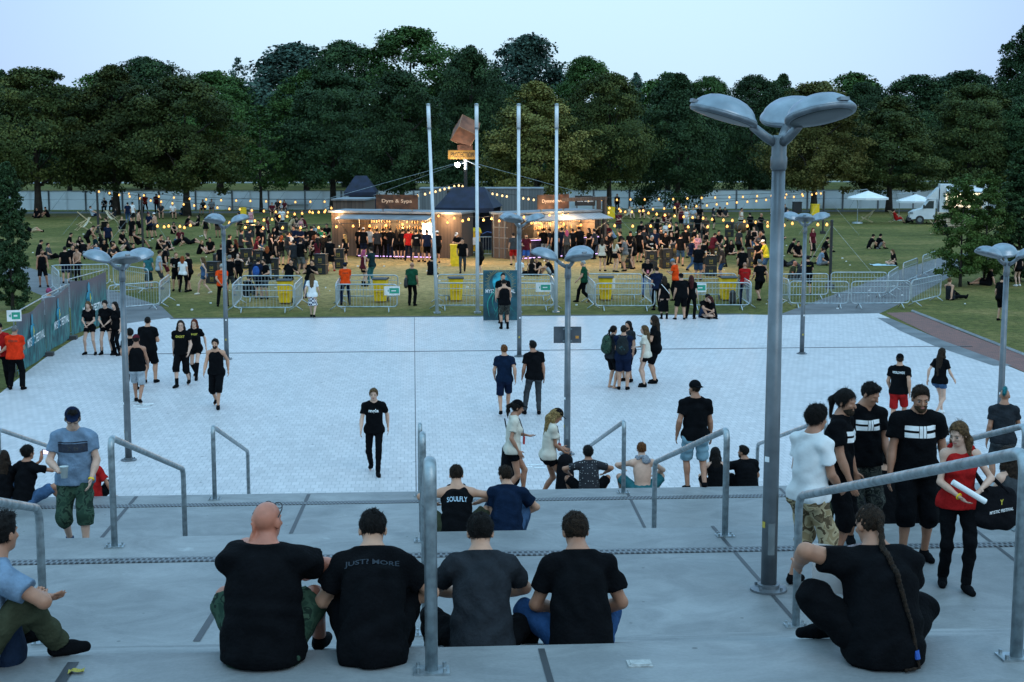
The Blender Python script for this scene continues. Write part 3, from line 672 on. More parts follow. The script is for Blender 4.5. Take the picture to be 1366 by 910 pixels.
# ---------------------------------------------------------------- bins
M_YB = plain('yellow_plastic', (0.85, 0.54, 0.008), 0.45, 0, 0.1, 5); M_BLK = plain('black_plastic', (0.015, 0.015, 0.016), 0.5); M_GRYLID = plain('grey_lid', (0.03, 0.03, 0.032), .6)
def wheelie():
    t = thing('wheeled_bin', 'x', 'bin', (0, 0, 0), 0, 'yellow wheeled bins')
    mb = MB()
    lv = [(.0, .22, .24), (.12, .235, .26), (.5, .265, .30), (.88, .285, .335), (.93, .31, .36)]
    vs = []; fs = []
    for z, a, b in lv: vs += [(-a, -b, .06+z), (a, -b, .06+z), (a, b, .06+z), (-a, b, .06+z)]
    for i in range(len(lv)-1):
        for k in range(4): fs.append((i*4+k, i*4+(k+1) % 4, (i+1)*4+(k+1) % 4, (i+1)*4+k))
    fs.append((3, 2, 1, 0)); fs.append(tuple(len(lv)*4-4+k for k in range(4))); mb.add(vs, fs)
    for x in (-.12, 0, .12): mb.box((x, -.315, .55), (.03, .04, .45))
    mb.box((0, -.345, .48), (.36, .03, .035)); obj('body', mb, M_YB, t)
    obj('lid', MB().grid(lambda i, j: (-.32+.64*i, -.40+.78*j, 1.0+.05*math.sin(math.pi*j)*1.0), 4, 6), M_GRYLID, t, True)
    obj('lid_rim', MB().box((0, 0, .985), (.64, .76, .03)), M_GRYLID, t)
    for x in (-.25, .25): obj('wheel', MB().tube([(x-.03, .30, .10), (x+.03, .30, .10)], .10, 14), M_BLK, t)
    obj('handle', MB().tube([(-.22, .42, .95), (.22, .42, .95)], .02, 8), M_BLK, t)
    return t
wb = None
for p, lab, sc in (((381, 405), 'yellow wheeled bin standing in the leftmost barrier pen', 1), ((508, 403), 'yellow wheeled bin in the second pen beside the green shirted man', 1), ((608, 401.5), 'yellow wheeled bin between the two left flagpoles', 1),
               ((808, 400.5), 'yellow wheeled bin below the two white sheets', 1), ((970, 400.5), 'yellow wheeled bin with a bag on it in the rightmost pen', 1.1)):
    if wb is None: wb = wheelie(); wch = tree_of(wb); q = wb
    else: q = dup(wb, wch, (0, 0, 0), 0)
    q.location = G(p[0], p[1], ZL); q['label'] = lab; q.scale = (sc, sc, 1.0); q.rotation_euler = (0, 0, random.uniform(-.2, .2))
def simple_bin(nm, p, lab, w, h, mat, v=None):
    g = G(p[0], p[1], ZL); t = thing(nm, lab, 'bin', g, 0)
    mb = MB(); mb.prism([(-w*.42, -w*.4), (w*.42, -w*.4), (w*.42, w*.4), (-w*.42, w*.4)], 0, h*.2)
    mb.box((0, 0, h*.55), (w, w*.9, h*.9)); obj('body', mb, mat, t); obj('rim', MB().box((0, 0, h), (w*1.1, w, h*.06)), mat, t)
simple_bin('park_bin', (815, 292), 'yellow bin on the grass just right of the right bar', .62, 1.0, M_YB)
simple_bin('park_bin', (1087, 288.5), 'yellow bin at the foot of a tree before a bench', .65, 1.05, M_YB)
simple_bin('park_bin', (325, 290), 'yellow bin beside the left bench, behind a man in black', .5, .85, M_YB)
simple_bin('litter_bin', (1063, 284), 'dark grey litter bin between the two right benches', .75, 1.0, M_GRYLID)
simple_bin('tall_bin', (607, 355), 'narrow yellow bin standing before the big waste container', .5, 1.15, M_YB)
# big waste container
g = G(626, 340, ZL); t = thing('waste_container', 'big yellow waste container with a white label between the bars', 'container', g, R(4))
obj('body', MB().prism([(-.60, -.45), (.60, -.45), (.66, .45), (-.66, .45)], .25, 1.35), M_YB, t)
obj('lid', MB().grid(lambda i, j: (-.68+1.36*i, -.52+1.05*j, 1.37+.22*math.sin(math.pi*j*.5+.2)), 4, 6), M_YB, t, True)
obj('rim', MB().box((0, 0, 1.35), (1.4, 1.06, .06)), M_YB, t); obj('label', MB().box((.05, -.60, .85), (.62, .30, .42)), M_PAPER, t)
obj('latch', MB().box((0, -.49, 1.37), (.22, .08, .12)), M_BLK, t)
for x in (-.5, .5): obj('wheel', MB().tube([(x-.03, -.35, .12), (x+.03, -.35, .12)], .12, 12), M_BLK, t)
# ---------------------------------------------------------------- black crate tables with drinks
M_CRATE = plain('black_crate', (0.012, 0.012, 0.013), 0.6, 0, .3, 5); M_LOGO = plain('ochre_print', (0.30, 0.21, 0.03), .7)
def crate():
    t = thing('crate_table', 'x', 'table', (0, 0, 0), 0, 'black crate tables on the lawn')
    mb = MB()
    for z in (.28, .83):
        mb.box((0, 0, z), (.78, .56, .50))
        for x in (-.385, .385): mb.box((x, -.27, z), (.05, .06, .54))
    obj('crate', mb, M_CRATE, t); obj('top', MB().box((0, 0, 1.125), (.88, .64, .035)), M_CRATE, t)
    for z in (.28, .83):
        mb = MB()
        for k in range(3): mb.box((-.09+.09*k, -.285, z), (.05, .012, .16-.05*(k % 2)))
        mb.box((0, -.285, z-.14), (.26, .012, .025)); obj('logo', mb, M_LOGO, t)
        obj('handle_slot', MB().box((0, -.283, z+.17), (.22, .008, .05)), M_GRYLID, t)
    return t
CR = [((349, 326), 'alone in the middle of the left lawn'), ((333, 317), 'behind the left lamp head, below two people'), ((329, 358), 'beside the woman with dark red hair'), ((347, 360), 'in front of the orange haired woman'), ((364, 373), 'beside the grey jeans by the first pen'),
      ((398, 359), 'with two glasses on it, the widest on the left lawn'), ((429, 366), 'behind the leaning man in blue jeans'), ((452, 358), 'beside the blonde in a black skirt'), ((378, 317), 'in front of the white shirted man'), ((285, 378), 'behind the denim romper woman'), ((294, 366), 'next to the beige trousers'),
      ((868, 361), 'before the white haired man in a printed shirt'), ((888, 358), 'before the man with the neck badge'), ((899, 351), 'left of the man in blue shorts'), ((918, 320), 'under the man in a white tank top'), ((938, 318), 'next to two men in black, far right lawn'),
      ((973, 316), 'alone with a yellow mark, right lawn'), ((1011, 317), 'in front of the two men in black at far right'), ((948, 368), 'with cups on it, nearest on the right lawn'), ((955, 350), 'behind the brown shirted man'), ((1004, 357), 'beside the big lamp post, crowded by four men'),
      ((836, 358), 'hidden between the women in cream tops'), ((870, 318), 'left of the man looking down, right lawn')]
cr0 = None
for p, lab in CR:
    if cr0 is None: cr0 = crate(); cch = tree_of(cr0); q = cr0
    else: q = dup(cr0, cch, (0, 0, 0), 0)
    q.location = G(p[0], p[1], ZL); q.rotation_euler = (0, 0, random.uniform(-.35, .35)); q['label'] = 'black crate table '+lab; q.scale = (.72, .78, .92)
M_BEER = plain('beer_cup', (0.45, 0.30, 0.10), .35); M_FOAM = plain('foam', (.75, .73, .68), .8)
cup0 = None
CUPS = [(396, 359, -.12, 'left one of two on the wide crate table'), (400, 359, .13, 'right one of two on the wide crate table'), (453, 358, 0, 'on the table by the blonde'), (868, 361, .1, 'before the white haired man'), (886, 358, -.15, 'left one before the badge man'), (890, 358, .15, 'right one before the badge man'),
        (945, 368, -.2, 'left one on the nearest right crate table'), (951, 368, .15, 'right one on the nearest right crate table'), (1003, 357, .1, 'on the table by the big lamp post'), (347, 360, 0, 'before the orange haired woman')]
for x, y, dx, lab in CUPS:
    g = G(x, y, ZL)+Vector((dx*.8, 0, 1.045))
    if cup0 is None:
        cup0 = thing('beer_cup', 'x', 'cup', g, 0, 'beer cups on the crate tables')
        obj('cup', MB().lathe([(.03, 0), (.043, .14)], 10), M_BEER, cup0, True); obj('foam', MB().lathe([(.042, .14), (.043, .165), (.02, .175)], 10), M_FOAM, cup0, True); cuch = tree_of(cup0); q = cup0
    else: q = dup(cup0, cuch, g, 0)
    q['label'] = 'plastic beer cup '+lab
# wooden barrel lying by the far tables
g = G(988, 310.5, ZL); t = thing('barrel', 'brown wooden barrel lying on the far right lawn', 'barrel', g+Vector((0, 0, .42)), R(8))
Tm = Matrix.Rotation(R(90), 4, 'X')
obj('staves', MB().lathe([(.34, -.5), (.40, -.3), (.43, 0), (.40, .3), (.34, .5)], 22, Tm), planks('barrel_wood', (.10, .05, .02), (.2, .1, .04), .08), t, True)
for z in (-.35, .35): obj('hoop', MB().lathe([(.40, z-.03), (.405, z+.03)], 22, Tm), M_RIM, t, True)
# ---------------------------------------------------------------- bar huts, tent, logo mast, festoon lights
M_WOOD = planks('dark_cladding', (0.050, 0.034, 0.027), (0.105, 0.072, 0.056), 0.20, 'X')
M_WOODL = planks('container_wood', (0.065, 0.045, 0.036), (0.13, 0.09, 0.07), 0.24, 'X')
M_RUST = plain('rusty_board', (0.060, 0.026, 0.014), .7, .1, .5, 2.5); M_ROOF = plain('grey_roof', (0.19, 0.21, 0.23), .5, .3, .2, 1.5)
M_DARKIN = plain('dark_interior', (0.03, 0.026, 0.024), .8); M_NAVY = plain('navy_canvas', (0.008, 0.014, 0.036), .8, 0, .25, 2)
M_CORR = planks('corrugated_sheet', (0.24, 0.26, 0.28), (0.34, 0.36, 0.38), 0.30, 'X', .4)
M_COUNTER = plain('counter_front', (0.035, 0.03, 0.045), .4, .2, .5, 4)
G_LED = glow('violet_led', (0.72, 0.48, 1.0), 1.7); G_PANEL = glow('fridge_light', (1.0, 0.96, 0.88), 3.0); G_WARM = glow('warm_lamp', (1.0, 0.62, 0.26), 14.0)
M_SHELF = plain('bottle_shelf', (0.2, 0.11, 0.05), .5, 0, .7, 6)
HUT_H = 2.55
def frame_of(a, b):
    A, B = G(*a, ZL), G(*b, ZL); d = B-A
    return A, math.atan2(d.y, d.x), d.length
def bar_hut(lab, a, b, op0, op1, depth, awn, sign_x, sign_w, sign_txt, awn_mat, awn_tilt):
    A, rz, L = frame_of(a, b); t = thing('bar_hut', lab, 'bar', A, rz)
    x0, x1 = op0*L, op1*L
    def wall(nm, xa, xb, ya, yb, z0=0.0, z1=HUT_H, mat=M_WOOD):
        return obj(nm, MB().box(((xa+xb)/2, (ya+yb)/2, (z0+z1)/2), (xb-xa, yb-ya, z1-z0)), mat, t)
    if x0 > .1: wall('wall', 0, x0, 0, .12)
    if L-x1 > .1: wall('wall', x1, L, 0, .12)
    wall('wall', 0, .12, .122, depth); wall('wall', L-.12, L, .122, depth); wall('wall', .122, L-.122, depth-.12, depth-.002)
    wall('lintel', x0+.002, x1-.002, .01, .11, 2.20, HUT_H-.002)
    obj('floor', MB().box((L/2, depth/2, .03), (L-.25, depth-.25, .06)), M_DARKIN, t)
    obj('roof', MB().box((L/2, depth/2-.1, HUT_H+.06), (L+.2, depth+.4, .11)), M_ROOF, t)
    ct = obj('counter', MB().box(((x0+x1)/2, -.05, .55), (x1-x0-.04, .5, 1.08)), M_COUNTER, t)
    obj('counter_top', MB().box(((x0+x1)/2, -.08, 1.11), (x1-x0, .68, .05)), plain('bar_top', (.10, .09, .11), .35), ct)
    mb = MB()
    for k in range(1, 14): mb.box((x0+(x1-x0)*k/14, -.312, .55), (.025, .02, 1.0))
    for z in (.2, .4, .6, .8): mb.box(((x0+x1)/2, -.308, z), (x1-x0-.1, .012, .02))
    obj('counter_panels', mb, plain('violet_panel', (.11, .08, .14), .35, .3), ct)
    obj('led_strip', MB().box(((x0+x1)/2, -.33, .06), (x1-x0-.1, .025, .045)), G_LED, ct)
    obj('led_strip', MB().box(((x0+x1)/2, -.425, 1.07), (x1-x0-.1, .015, .03)), G_LED, ct)
    # shelves and lit fridges inside
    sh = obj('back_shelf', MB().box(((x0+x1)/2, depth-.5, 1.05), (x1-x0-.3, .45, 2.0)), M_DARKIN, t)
    for z in (1.2, 1.55, 1.9):
        mb = MB()
        for k in range(int((x1-x0)/.16)):
            if random.random() < .75:
                x = x0+.25+k*.16; h = random.uniform(.16, .27)
                if x < x1-.25: mb.tube([(x, depth-.78, z), (x, depth-.78, z+h*.65), (x, depth-.78, z+h)], [.035, .035, .013], 6)
        o_ = obj('bottle_row', mb, M_SHELF, sh); o_['kind'] = 'stuff'
    aw = obj('awning', MB().box((0, 0, 0), (awn[1]*L-awn[0]*L, 1.5, .05)), awn_mat, t)
    aw.location = ((awn[0]+awn[1])/2*L, -.72, 2.27+.10); aw.rotation_euler = (R(awn_tilt), 0, 0)
    mb = MB()
    for k in range(5):
        x = -(awn[1]-awn[0])*L/2+(awn[1]-awn[0])*L*k/4; mb.box((x*.995, 0, -.045), (.05, 1.44, .04))
    obj('awning_rib', mb, M_RIM, aw)
    for xx in (awn[0]*L+.15, awn[1]*L-.15):
        obj('strut', MB().tube([(xx, -.02, 1.45), (xx, -1.35, 2.37+.72*math.sin(R(-awn_tilt))-.1)], .02, 6), M_RIM, t)
    # roof sign of cut-out letters
    sx = sign_x*L; sb = obj('roof_sign', MB().box((sx, .25, HUT_H+.65), (sign_w, .05, .84)), M_RUST, t)
    obj('lettering', lettering(sign_txt, sign_w*.72, .26, (sx, .218, HUT_H+.68), (1, 0, 0), (0, 0, 1), bold=.012), glow('cut_letter', (.50, .36, .26), .22), sb)
    for k in range(2): obj('sign_post', MB().box((sx-sign_w*.35+sign_w*.7*k, .32, HUT_H+.55), (.07, .07, .95)), M_RIM, sb)
    return t, A, rz, L
H1, A1, rz1, L1 = bar_hut('left timber bar hut with a long open counter and grey awning', (443, 341), (616, 345), .215, .79, 2.2, (.10, .80), .50, 2.6, 'Dym & Sypa', M_ROOF, 9)
H2, A2, rz2, L2 = bar_hut('right timber bar hut with a striped awning and lit counter', (683, 346.3), (797, 339), .03, .965, 1.9, (.03, .99), .50, 2.4, 'Dymne Serce', M_CORR, 13)
def in_frame(A, rz, p): return A+Vector((p[0]*math.cos(rz)-p[1]*math.sin(rz), p[0]*math.sin(rz)+p[1]*math.cos(rz), p[2]))
# fridges with lit fronts stand inside the bars
def fridge(A, rz, x, y, lab, w=.7):
    t = thing('drinks_fridge', lab, 'fridge', in_frame(A, rz, (x, y, 0)), rz, 'lit drinks fridges')
    obj('cabinet', MB().box((0, .3, .98), (w, .55, 1.9)), M_PAPER, t); obj('lit_front', MB().box((0, .01, 1.15), (w*.86, .03, 1.3)), G_PANEL, t)
    obj('shelf_lines', MB().box((0, -.012, .8), (w*.8, .01, .03)).box((0, -.012, 1.2), (w*.8, .01, .03)), M_RIM, t)
fridge(A1, rz1, L1*.69, 1.2, 'bright white fridge at the right end of the left bar'); fridge(A1, rz1, L1*.49, 1.6, 'lit fridge in the middle of the left bar', .5)
fridge(A2, rz2, L2*.09, 1.0, 'bright white fridge at the left end of the right bar', .75); fridge(A2, rz2, L2*.28, 1.0, 'second lit fridge from the left in the right bar', .6); fridge(A2, rz2, L2*.40, 1.2, 'slim lit fridge in the middle of the right bar', .45)
# container end of the right bar, seen between the bars
Ac, rzc, Lc = frame_of((656, 344.5), (681.5, 346.2))
t = thing('shipping_container', 'dark wooden container end closing the left side of the right bar', 'container', Ac, rzc)
obj('walls', MB().box((Lc/2, 1.1, HUT_H/2), (Lc-.02, 2.0, HUT_H-.02)), M_WOODL, t)
mb = MB()
for k in range(4): mb.box((Lc*(.05+.3*k), .085, HUT_H/2), (.06, .05, HUT_H-.1))
for z in (.6, 1.2, 1.8): mb.box((Lc/2, .09, z), (Lc-.1, .03, .05))
obj('door_ribs', mb, M_RIM, t); obj('roof', MB().box((Lc/2, 1.1, HUT_H+.03), (Lc+.1, 2.2, .09)), M_ROOF, t)
# corner timber post frame at the right end of the right bar
p = in_frame(A2, rz2, (L2+.35, .3, 0)); t = thing('timber_frame', 'tall timber post frame at the right end of the right bar', 'frame', p, rz2)
for x in (0, .45): obj('post', MB().box((x, 0, 1.7), (.2, .2, 3.4)), M_WOOD, t)
obj('beam', MB().box((-1.2, 0, 3.3), (3.6, .18, .22)), M_WOOD, t)
# left container behind the left bar
A, rz, L = frame_of((443, 334), (486, 334.5)); t = thing('shipping_container', 'timber clad container at the left end, hung with two bulbs', 'container', A+Vector((0, .9, 0)), rz)
obj('walls', MB().box((L/2, 1.5, 1.52), (L, 2.6, 3.04)), M_WOODL, t); obj('roof', MB().box((L/2, 1.5, 3.09), (L+.2, 2.9, .1)), M_ROOF, t)
A, rz, L = frame_of((560, 318), (725, 318)); t = thing('shipping_container', 'grey corrugated container behind the tent between the bars', 'container', A, rz)
obj('walls', MB().box((L/2, 1.3, 1.7), (L, 2.5, 3.4)), planks('grey_container', (.10, .11, .12), (.16, .17, .18), .2), t); obj('roof', MB().box((L/2, 1.3, 3.43), (L+.05, 2.6, .07)), M_ROOF, t)
# dark gap backdrop: canvas tents
def tent(lab, a, b, eave, top, depth, inset):
    A, rz, L = frame_of(a, b); t = thing('canopy_tent', lab, 'tent', A, rz, 'navy canopy tents')
    mb = MB(); z0, z1 = eave, top
    mb.add([(-.1, -.1, z0), (L+.1, -.1, z0), (L+.1, depth, z0), (-.1, depth, z0), (L*inset, depth*.45, z1), (L*(1-inset), depth*.45, z1)], [(0, 1, 5, 4), (1, 2, 5), (2, 3, 4, 5), (3, 0, 4)])
    mb.add([(-.1, -.1, z0-.28), (L+.1, -.1, z0-.28), (L+.1, -.1, z0), (-.1, -.1, z0)], [(0, 1, 2, 3)])
    obj('roof', mb, M_NAVY, t)
    for x in (0, L):
        for y in (0, depth-.1): obj('leg', MB().box((x, y, z0/2), (.06, .06, z0)), M_GALV, t)
    obj('back_wall', MB().box((L/2, depth-.12, z0/2), (L-.1, .02, z0-.05)), M_NAVY, t)
    return t
tent('navy canopy tent in the gap between the two bars', (583, 338), (657, 339), 2.75, 3.95, 3.0, .22)
tent('navy gazebo behind the left container, under a tree', (461, 300), (500, 300), 2.6, 3.9, 2.5, .3)
# boards facing the other way (their letters read mirrored from here)
def back_sign(lab, pa, pb, ya, yb, v, txt):
    a, b = AV(pa, (ya+yb)/2, v), AV(pb, (ya+yb)/2, v); h = abs(AV(pa, ya, v).z-AV(pa, yb, v).z); L = (b-a).length
    t = thing('sign_board', lab, 'sign', (a+b)/2, math.atan2((b-a).y, (b-a).x), 'dark boards lettered for the other side')
    obj('board', MB().box((0, 0, 0), (L, .06, h)), plain('dark_board', (.035, .024, .02), .7, 0, .3, 3), t)
    obj('lettering', lettering(txt, L*.78, h*.42, (0, -.036, 0), (1, 0, 0), (0, 0, 1), mirror=True, bold=.015), glow('back_letter', (.62, .60, .58), .45), t)
    zb = (a+b)[2]/2
    for x in (-L*.4, L*.4): obj('post', MB().box((x, .07, -zb/2-h*.2), (.08, .08, zb+h*.2)), M_RIM, t)
back_sign('dark board with mirrored lettering above the navy tent', 596, 653, 254, 267, 96, 'Royal Serce')
back_sign('dark board with mirrored lettering right of the right bar sign', 767, 794, 261, 274.5, 95, 'Royal Smi')
# mast with the rusty cube
base = G(621.5, 333, ZL); vm = base.y
def MZ(py): return AV(621.5, py, vm).z
t = thing('logo_mast', 'tall dark mast carrying a tilted rusty cube and a lettered board', 'mast', base, 0)
obj('mast', MB().tube([(0, 0, 0), (0, 0, MZ(226))], .11, 10), M_BLK, t); obj('mast_top', MB().tube([(0, 0, MZ(226)), (0, 0, MZ(211))], .10, 10), M_WHITE, t)
M_AMBER = plain('amber_board', (.35, .17, .03), .55, .1, .35, 2.5); M_CORT = plain('rust_cube', (.20, .075, .04), .7, .1, .35, 1.6)
zb = (MZ(200)+MZ(212))/2; hb = MZ(200)-MZ(212)
bd = obj('name_board', MB().box((-.20, -.10, zb), (1.78, .10, hb)), M_AMBER, t); obj('lettering', lettering('PROTECTION', 1.45, hb*.55, (-.20, -.156, zb), (1, 0, 0), (0, 0, 1), bold=.02), plain('brown_letter', (.06, .03, .01), .7), bd)
pq = obj('plaque', MB().box((-.03, -.05, (MZ(193)+MZ(200))/2), (.95, .3, MZ(193)-MZ(200)-.02)), M_CORT, t); obj('lettering', lettering('JACK', .6, .2, (-.03, -.204, (MZ(193)+MZ(200))/2), (1, 0, 0), (0, 0, 1)), plain('brown_letter', (.06, .03, .01), .7), pq)
Mr = (Matrix.Rotation(R(31), 3, 'Y') @ Matrix.Rotation(R(38), 3, 'X') @ Matrix.Rotation(R(8), 3, 'Z'))
cb = obj('cube', MB().box((0, 0, 0), (1.22, 1.22, 1.22), Mr), M_CORT, t, loc=(0.0, 0, (MZ(157)+MZ(195))/2+.03))
Mo = MB()
for sx in (-1, 1):
    for sy in (-1, 1):
        for ax in range(3):
            p0 = [sx*.61, sy*.61, sx*.61]; a = [0, 0, 0]; b = [0, 0, 0]
            o2 = [i for i in range(3) if i != ax]; a[ax] = -.61; b[ax] = .61
            a[o2[0]] = b[o2[0]] = sx*.61; a[o2[1]] = b[o2[1]] = sy*.61
            Mo.tube([Mr @ Vector(a), Mr @ Vector(b)], .022, 4)
obj('edge_trim', Mo, plain('trim_rust', (.28, .14, .07), .6), cb)
fl = obj('floodlight', MB().tube([(-.50, -.30, MZ(219.5)), (-.50, -.12, MZ(219.0))], [.17, .13], 14), M_BLK, t)
obj('light_face', MB().tube([(-.50, -.32, MZ(219.5)), (-.50, -.305, MZ(219.5))], .155, 14), glow('flood_face', (1.0, .95, .82), 12), fl); obj('bracket', MB().tube([(0, -.1, MZ(217)), (-.46, -.14, MZ(218.5))], .035, 6), M_WHITE, t)
obj('bracket', MB().tube([(0, -.1, MZ(213)), (.9, -.1, MZ(223))], .03, 6), M_WHITE, t)
gr = MB()
for (dx, dy) in ((-9, 2), (9, 2), (-6, 10)): gr.tube([(0, 0, MZ(214)), (dx, dy, 3.0)], .012, 4)
obj('guy_wire', gr, M_GALV, t)
fd = bpy.data.lights.new('floodlight_beam', 'SPOT'); fd.energy = 110; fd.spot_size = R(150); fd.color = (1, .93, .78); fd.shadow_soft_size = .15
fo = bpy.data.objects.new('floodlight_beam', fd); COL.objects.link(fo); fo.location = base+Vector((-.50, -.45, MZ(219.5))); fo.rotation_euler = (R(128), 0, R(-10))
# ---------------------------------------------------------------- festoon strings
G_BULB = glow('warm_bulb', (1.0, .48, .12), 1.45); G_BULBW = glow('pale_bulb', (1.0, .62, .26), 1.6)
bulb_me = MB().lathe([(.012, .10), (.028, .08), (.058, .03), (.068, -.005), (.048, -.05), (.01, -.062)], 10).mesh('bulb', True)
socket_me = MB().lathe([(.025, .10), (.03, .16), (.012, .18)], 6).mesh('socket')
def festoon(lab, pts, v0, v1, mat=None):
    """pts: bulbs as seen, v0..v1: distance of the two ends"""
    P = []
    for i, (x, y) in enumerate(pts):
        v = v0+(v1-v0)*i/max(1, len(pts)-1); P.append(AV(x, y, v))
    t = thing('festoon_lights', lab, 'string lights', P[0], 0, 'warm festoon strings')
    mb = MB(); path = []
    for i, p in enumerate(P):
        path.append(p-P[0]+Vector((0, 0, .17)))
    mb.tube(path, .014, 4); obj('cable', mb, M_BLK, t)
    for p in P:
        b = inst('bulb', bulb_me, mat or G_BULB, t, loc=p-P[0]); inst('socket', socket_me, M_BLK, b)
    return P
def seq(a, b, n, sag=0.0): return [(a[0]+(b[0]-a[0])*i/(n-1), a[1]+(b[1]-a[1])*i/(n-1)+sag*4*(i/(n-1))*(1-i/(n-1))) for i in range(n)]
FS = []
FS += festoon('upper left festoon string sinking from the leftmost pole across the lawn', [(132, 256), (146, 258), (159, 260.5), (173, 262.5), (187, 265), (201, 268), (215, 269.5), (230, 271.5), (245, 273), (259, 274.5), (274, 276), (290, 277.5), (306, 279), (320, 279.5), (336, 281), (352, 282), (368, 283), (384, 284)], 105, 90)
FS += festoon('festoon string along the white fence above the left benches', [(172, 259), (192, 261), (212, 262.5), (232, 264), (253, 265.5), (275, 266.5), (295, 267.5), (315, 268), (334, 268.5), (355, 269), (374, 269.5), (394, 270), (414, 269.5), (433, 269.5), (452, 269.5)], 106, 98)
FS += festoon('low festoon string across the left lawn to the left bar', [(210, 302), (219, 303), (225, 302), (240, 302.5), (246, 304), (254, 301), (306, 298), (327, 304), (351, 305), (377, 304.5), (401, 304), (425, 304), (449, 303), (471, 302), (493, 302), (515, 301), (537, 300)], 77, 83.5)
FS += festoon('short festoon string rising diagonally to the left bar corner', [(330, 296), (340, 295), (352, 294), (363, 293), (373, 289), (383, 289), (393, 286), (403, 285), (413, 283), (417, 284), (425, 283.5), (433, 283), (434, 281), (442, 278)], 84, 89)
FS += festoon('left half of the roof festoon, rising from the left bar sign', [(508, 269), (515, 268.5), (522, 268), (528, 267), (534, 266), (540, 264.5), (548, 263.5), (557, 261.5), (567, 259.5), (574, 257.5), (581, 256), (587, 254), (593, 252.5), (599, 251), (606, 249), (612, 248), (617, 249)], 88, 94, G_BULBW)
FS += festoon('right half of the roof festoon, sinking to the right bar sign', [(628, 252), (634, 253.5), (640, 256), (657, 259), (663, 260), (670, 261.5), (676, 262.5), (698, 265), (705, 266), (712, 267), (719, 267.5), (727, 268), (735, 268), (742, 269), (750, 267.5), (766, 267.5), (785, 267.5)], 94, 94, G_BULBW)
FS += festoon('festoon string across the gap between the two bars', [(585, 288.5), (597, 297), (606, 291.5), (617, 295), (625, 293), (636, 294), (645, 294), (656, 292), (666, 295), (675, 289.5)], 83.5, 82)
FS += festoon('festoon string lying along the top of the striped awning', [(699, 290), (717, 290), (725, 288.5), (733, 287.5), (741, 288), (750, 287), (758, 287), (767, 286), (775, 286), (783, 285), (797, 285.5), (812, 284)], 82.5, 90)
FS += festoon('festoon string under the striped awning front edge', [(709, 298), (722, 299), (734, 299), (752, 299.5), (775, 300.5), (820, 301.5), (844, 302), (868, 302), (893, 302), (918, 303), (944, 303), (970, 302.5), (997, 302), (1024, 302), (1046, 301), (1057, 298.5), (1074, 300), (1091, 300), (1103, 300)], 81, 67)
FS += festoon('upper festoon string in front of the right fence', [(803, 267), (823, 267), (841, 266.5), (860, 266.5), (879, 266), (898, 266), (917, 265), (936, 264.5), (954, 264), (973, 263.5), (991, 263), (1010, 262), (1029, 261.5), (1049, 260), (1070, 259.5), (1083, 260), (1089, 258.5), (1095, 258.5)], 98, 104)
FS += festoon('second festoon string rising along the right fence', [(826, 279), (834, 283), (853, 282), (871, 279.5), (886, 278.5), (900, 277.5), (915, 276.5), (929, 275.5), (943, 274.5), (956, 273), (970, 272), (983, 270.5), (997, 269.5), (1009, 268.5), (1022, 267), (1035, 265), (1047, 264), (1059, 263), (1071, 261.5)], 92, 103)
FS += festoon('middle festoon string sagging over the right lawn tables', [(813, 278), (828, 282), (843, 283), (858, 281.5), (865, 284.5), (876, 286), (887, 287.5), (900, 288.5), (912, 289.5), (924, 290.5), (938, 291.5), (950, 293), (965, 294), (977, 294.5), (993, 296), (1008, 297), (1024, 297.5)], 88, 78)
# lamps in the bars and the light that the bulbs throw on the ground
def lamp_light(loc, e, col=(1.0, .62, .30), r=.12):
    d = bpy.data.lights.new('bulb_light', 'POINT'); d.energy = e*2.0; d.color = col; d.shadow_soft_size = r
    o = bpy.data.objects.new('bulb_light', d); COL.objects.link(o); o.location = loc
for fx in (.28, .5, .7): lamp_light(in_frame(A1, rz1, (L1*fx, .7, 2.05)), 130)
for fx in (.15, .4, .62, .85): lamp_light(in_frame(A2, rz2, (L2*fx, .7, 2.05)), 130)
lamp_light(in_frame(A1, rz1, (.5, -.5, 2.5)), 60); lamp_light(in_frame(A1, rz1, (L1*.9, -.6, 2.3)), 80); lamp_light(in_frame(A2, rz2, (L2*.5, -1.0, 2.9)), 90)
for (x, y, v, e) in ((340, 295, 80, 80), (425, 300, 82, 110), (240, 300, 80, 60), (870, 300, 79, 110), (945, 300, 76, 90), (1010, 300, 73, 70), (640, 294, 82, 110), (900, 286, 84, 70), (520, 299, 82, 90), (760, 300, 81, 90)): lamp_light(AV(x, y, v), e)
ledd = bpy.data.lights.new('led_light', 'POINT')
# poles that carry the strings
M_DPOLE = plain('dark_pole', (.02, .02, .022), .6)
def pole(x, yb, yt, lab, r=.07):
    g = G(x, yb, ZL); top = AV(x, yt, g.y); t = thing('light_pole', lab, 'pole', g, 0, 'dark poles carrying festoon lights')
    obj('shaft', MB().tube([(0, 0, 0), (0, 0, top.z)], r, 8), M_DPOLE, t); obj('foot', MB().box((0, 0, .1), (.34, .34, .2)), M_DPOLE, t); obj('cap', MB().lathe([(r*1.2, top.z), (r*.8, top.z+.08)], 8), M_DPOLE, t)
    w_ = MB()
    for sx in (-1, 1): w_.tube([(0, 0, top.z*.95), (sx*2.2, -1.6, .02)], .005, 4)
    obj('guy_wire', w_, M_GALV, t)
pole(131.5, 311, 255, 'dark festoon pole farthest left on the lawn', .085); pole(191, 334, 265, 'dark festoon pole in the crowd left of the left lamp heads'); pole(1107, 385, 295, 'dark festoon pole nearest the exit path'); pole(1097.5, 312, 256, 'dark festoon pole before the right bench')
pole(806, 318, 266, 'festoon pole just right of the right bar'); pole(186, 285, 259, 'thin festoon pole by the left fence')
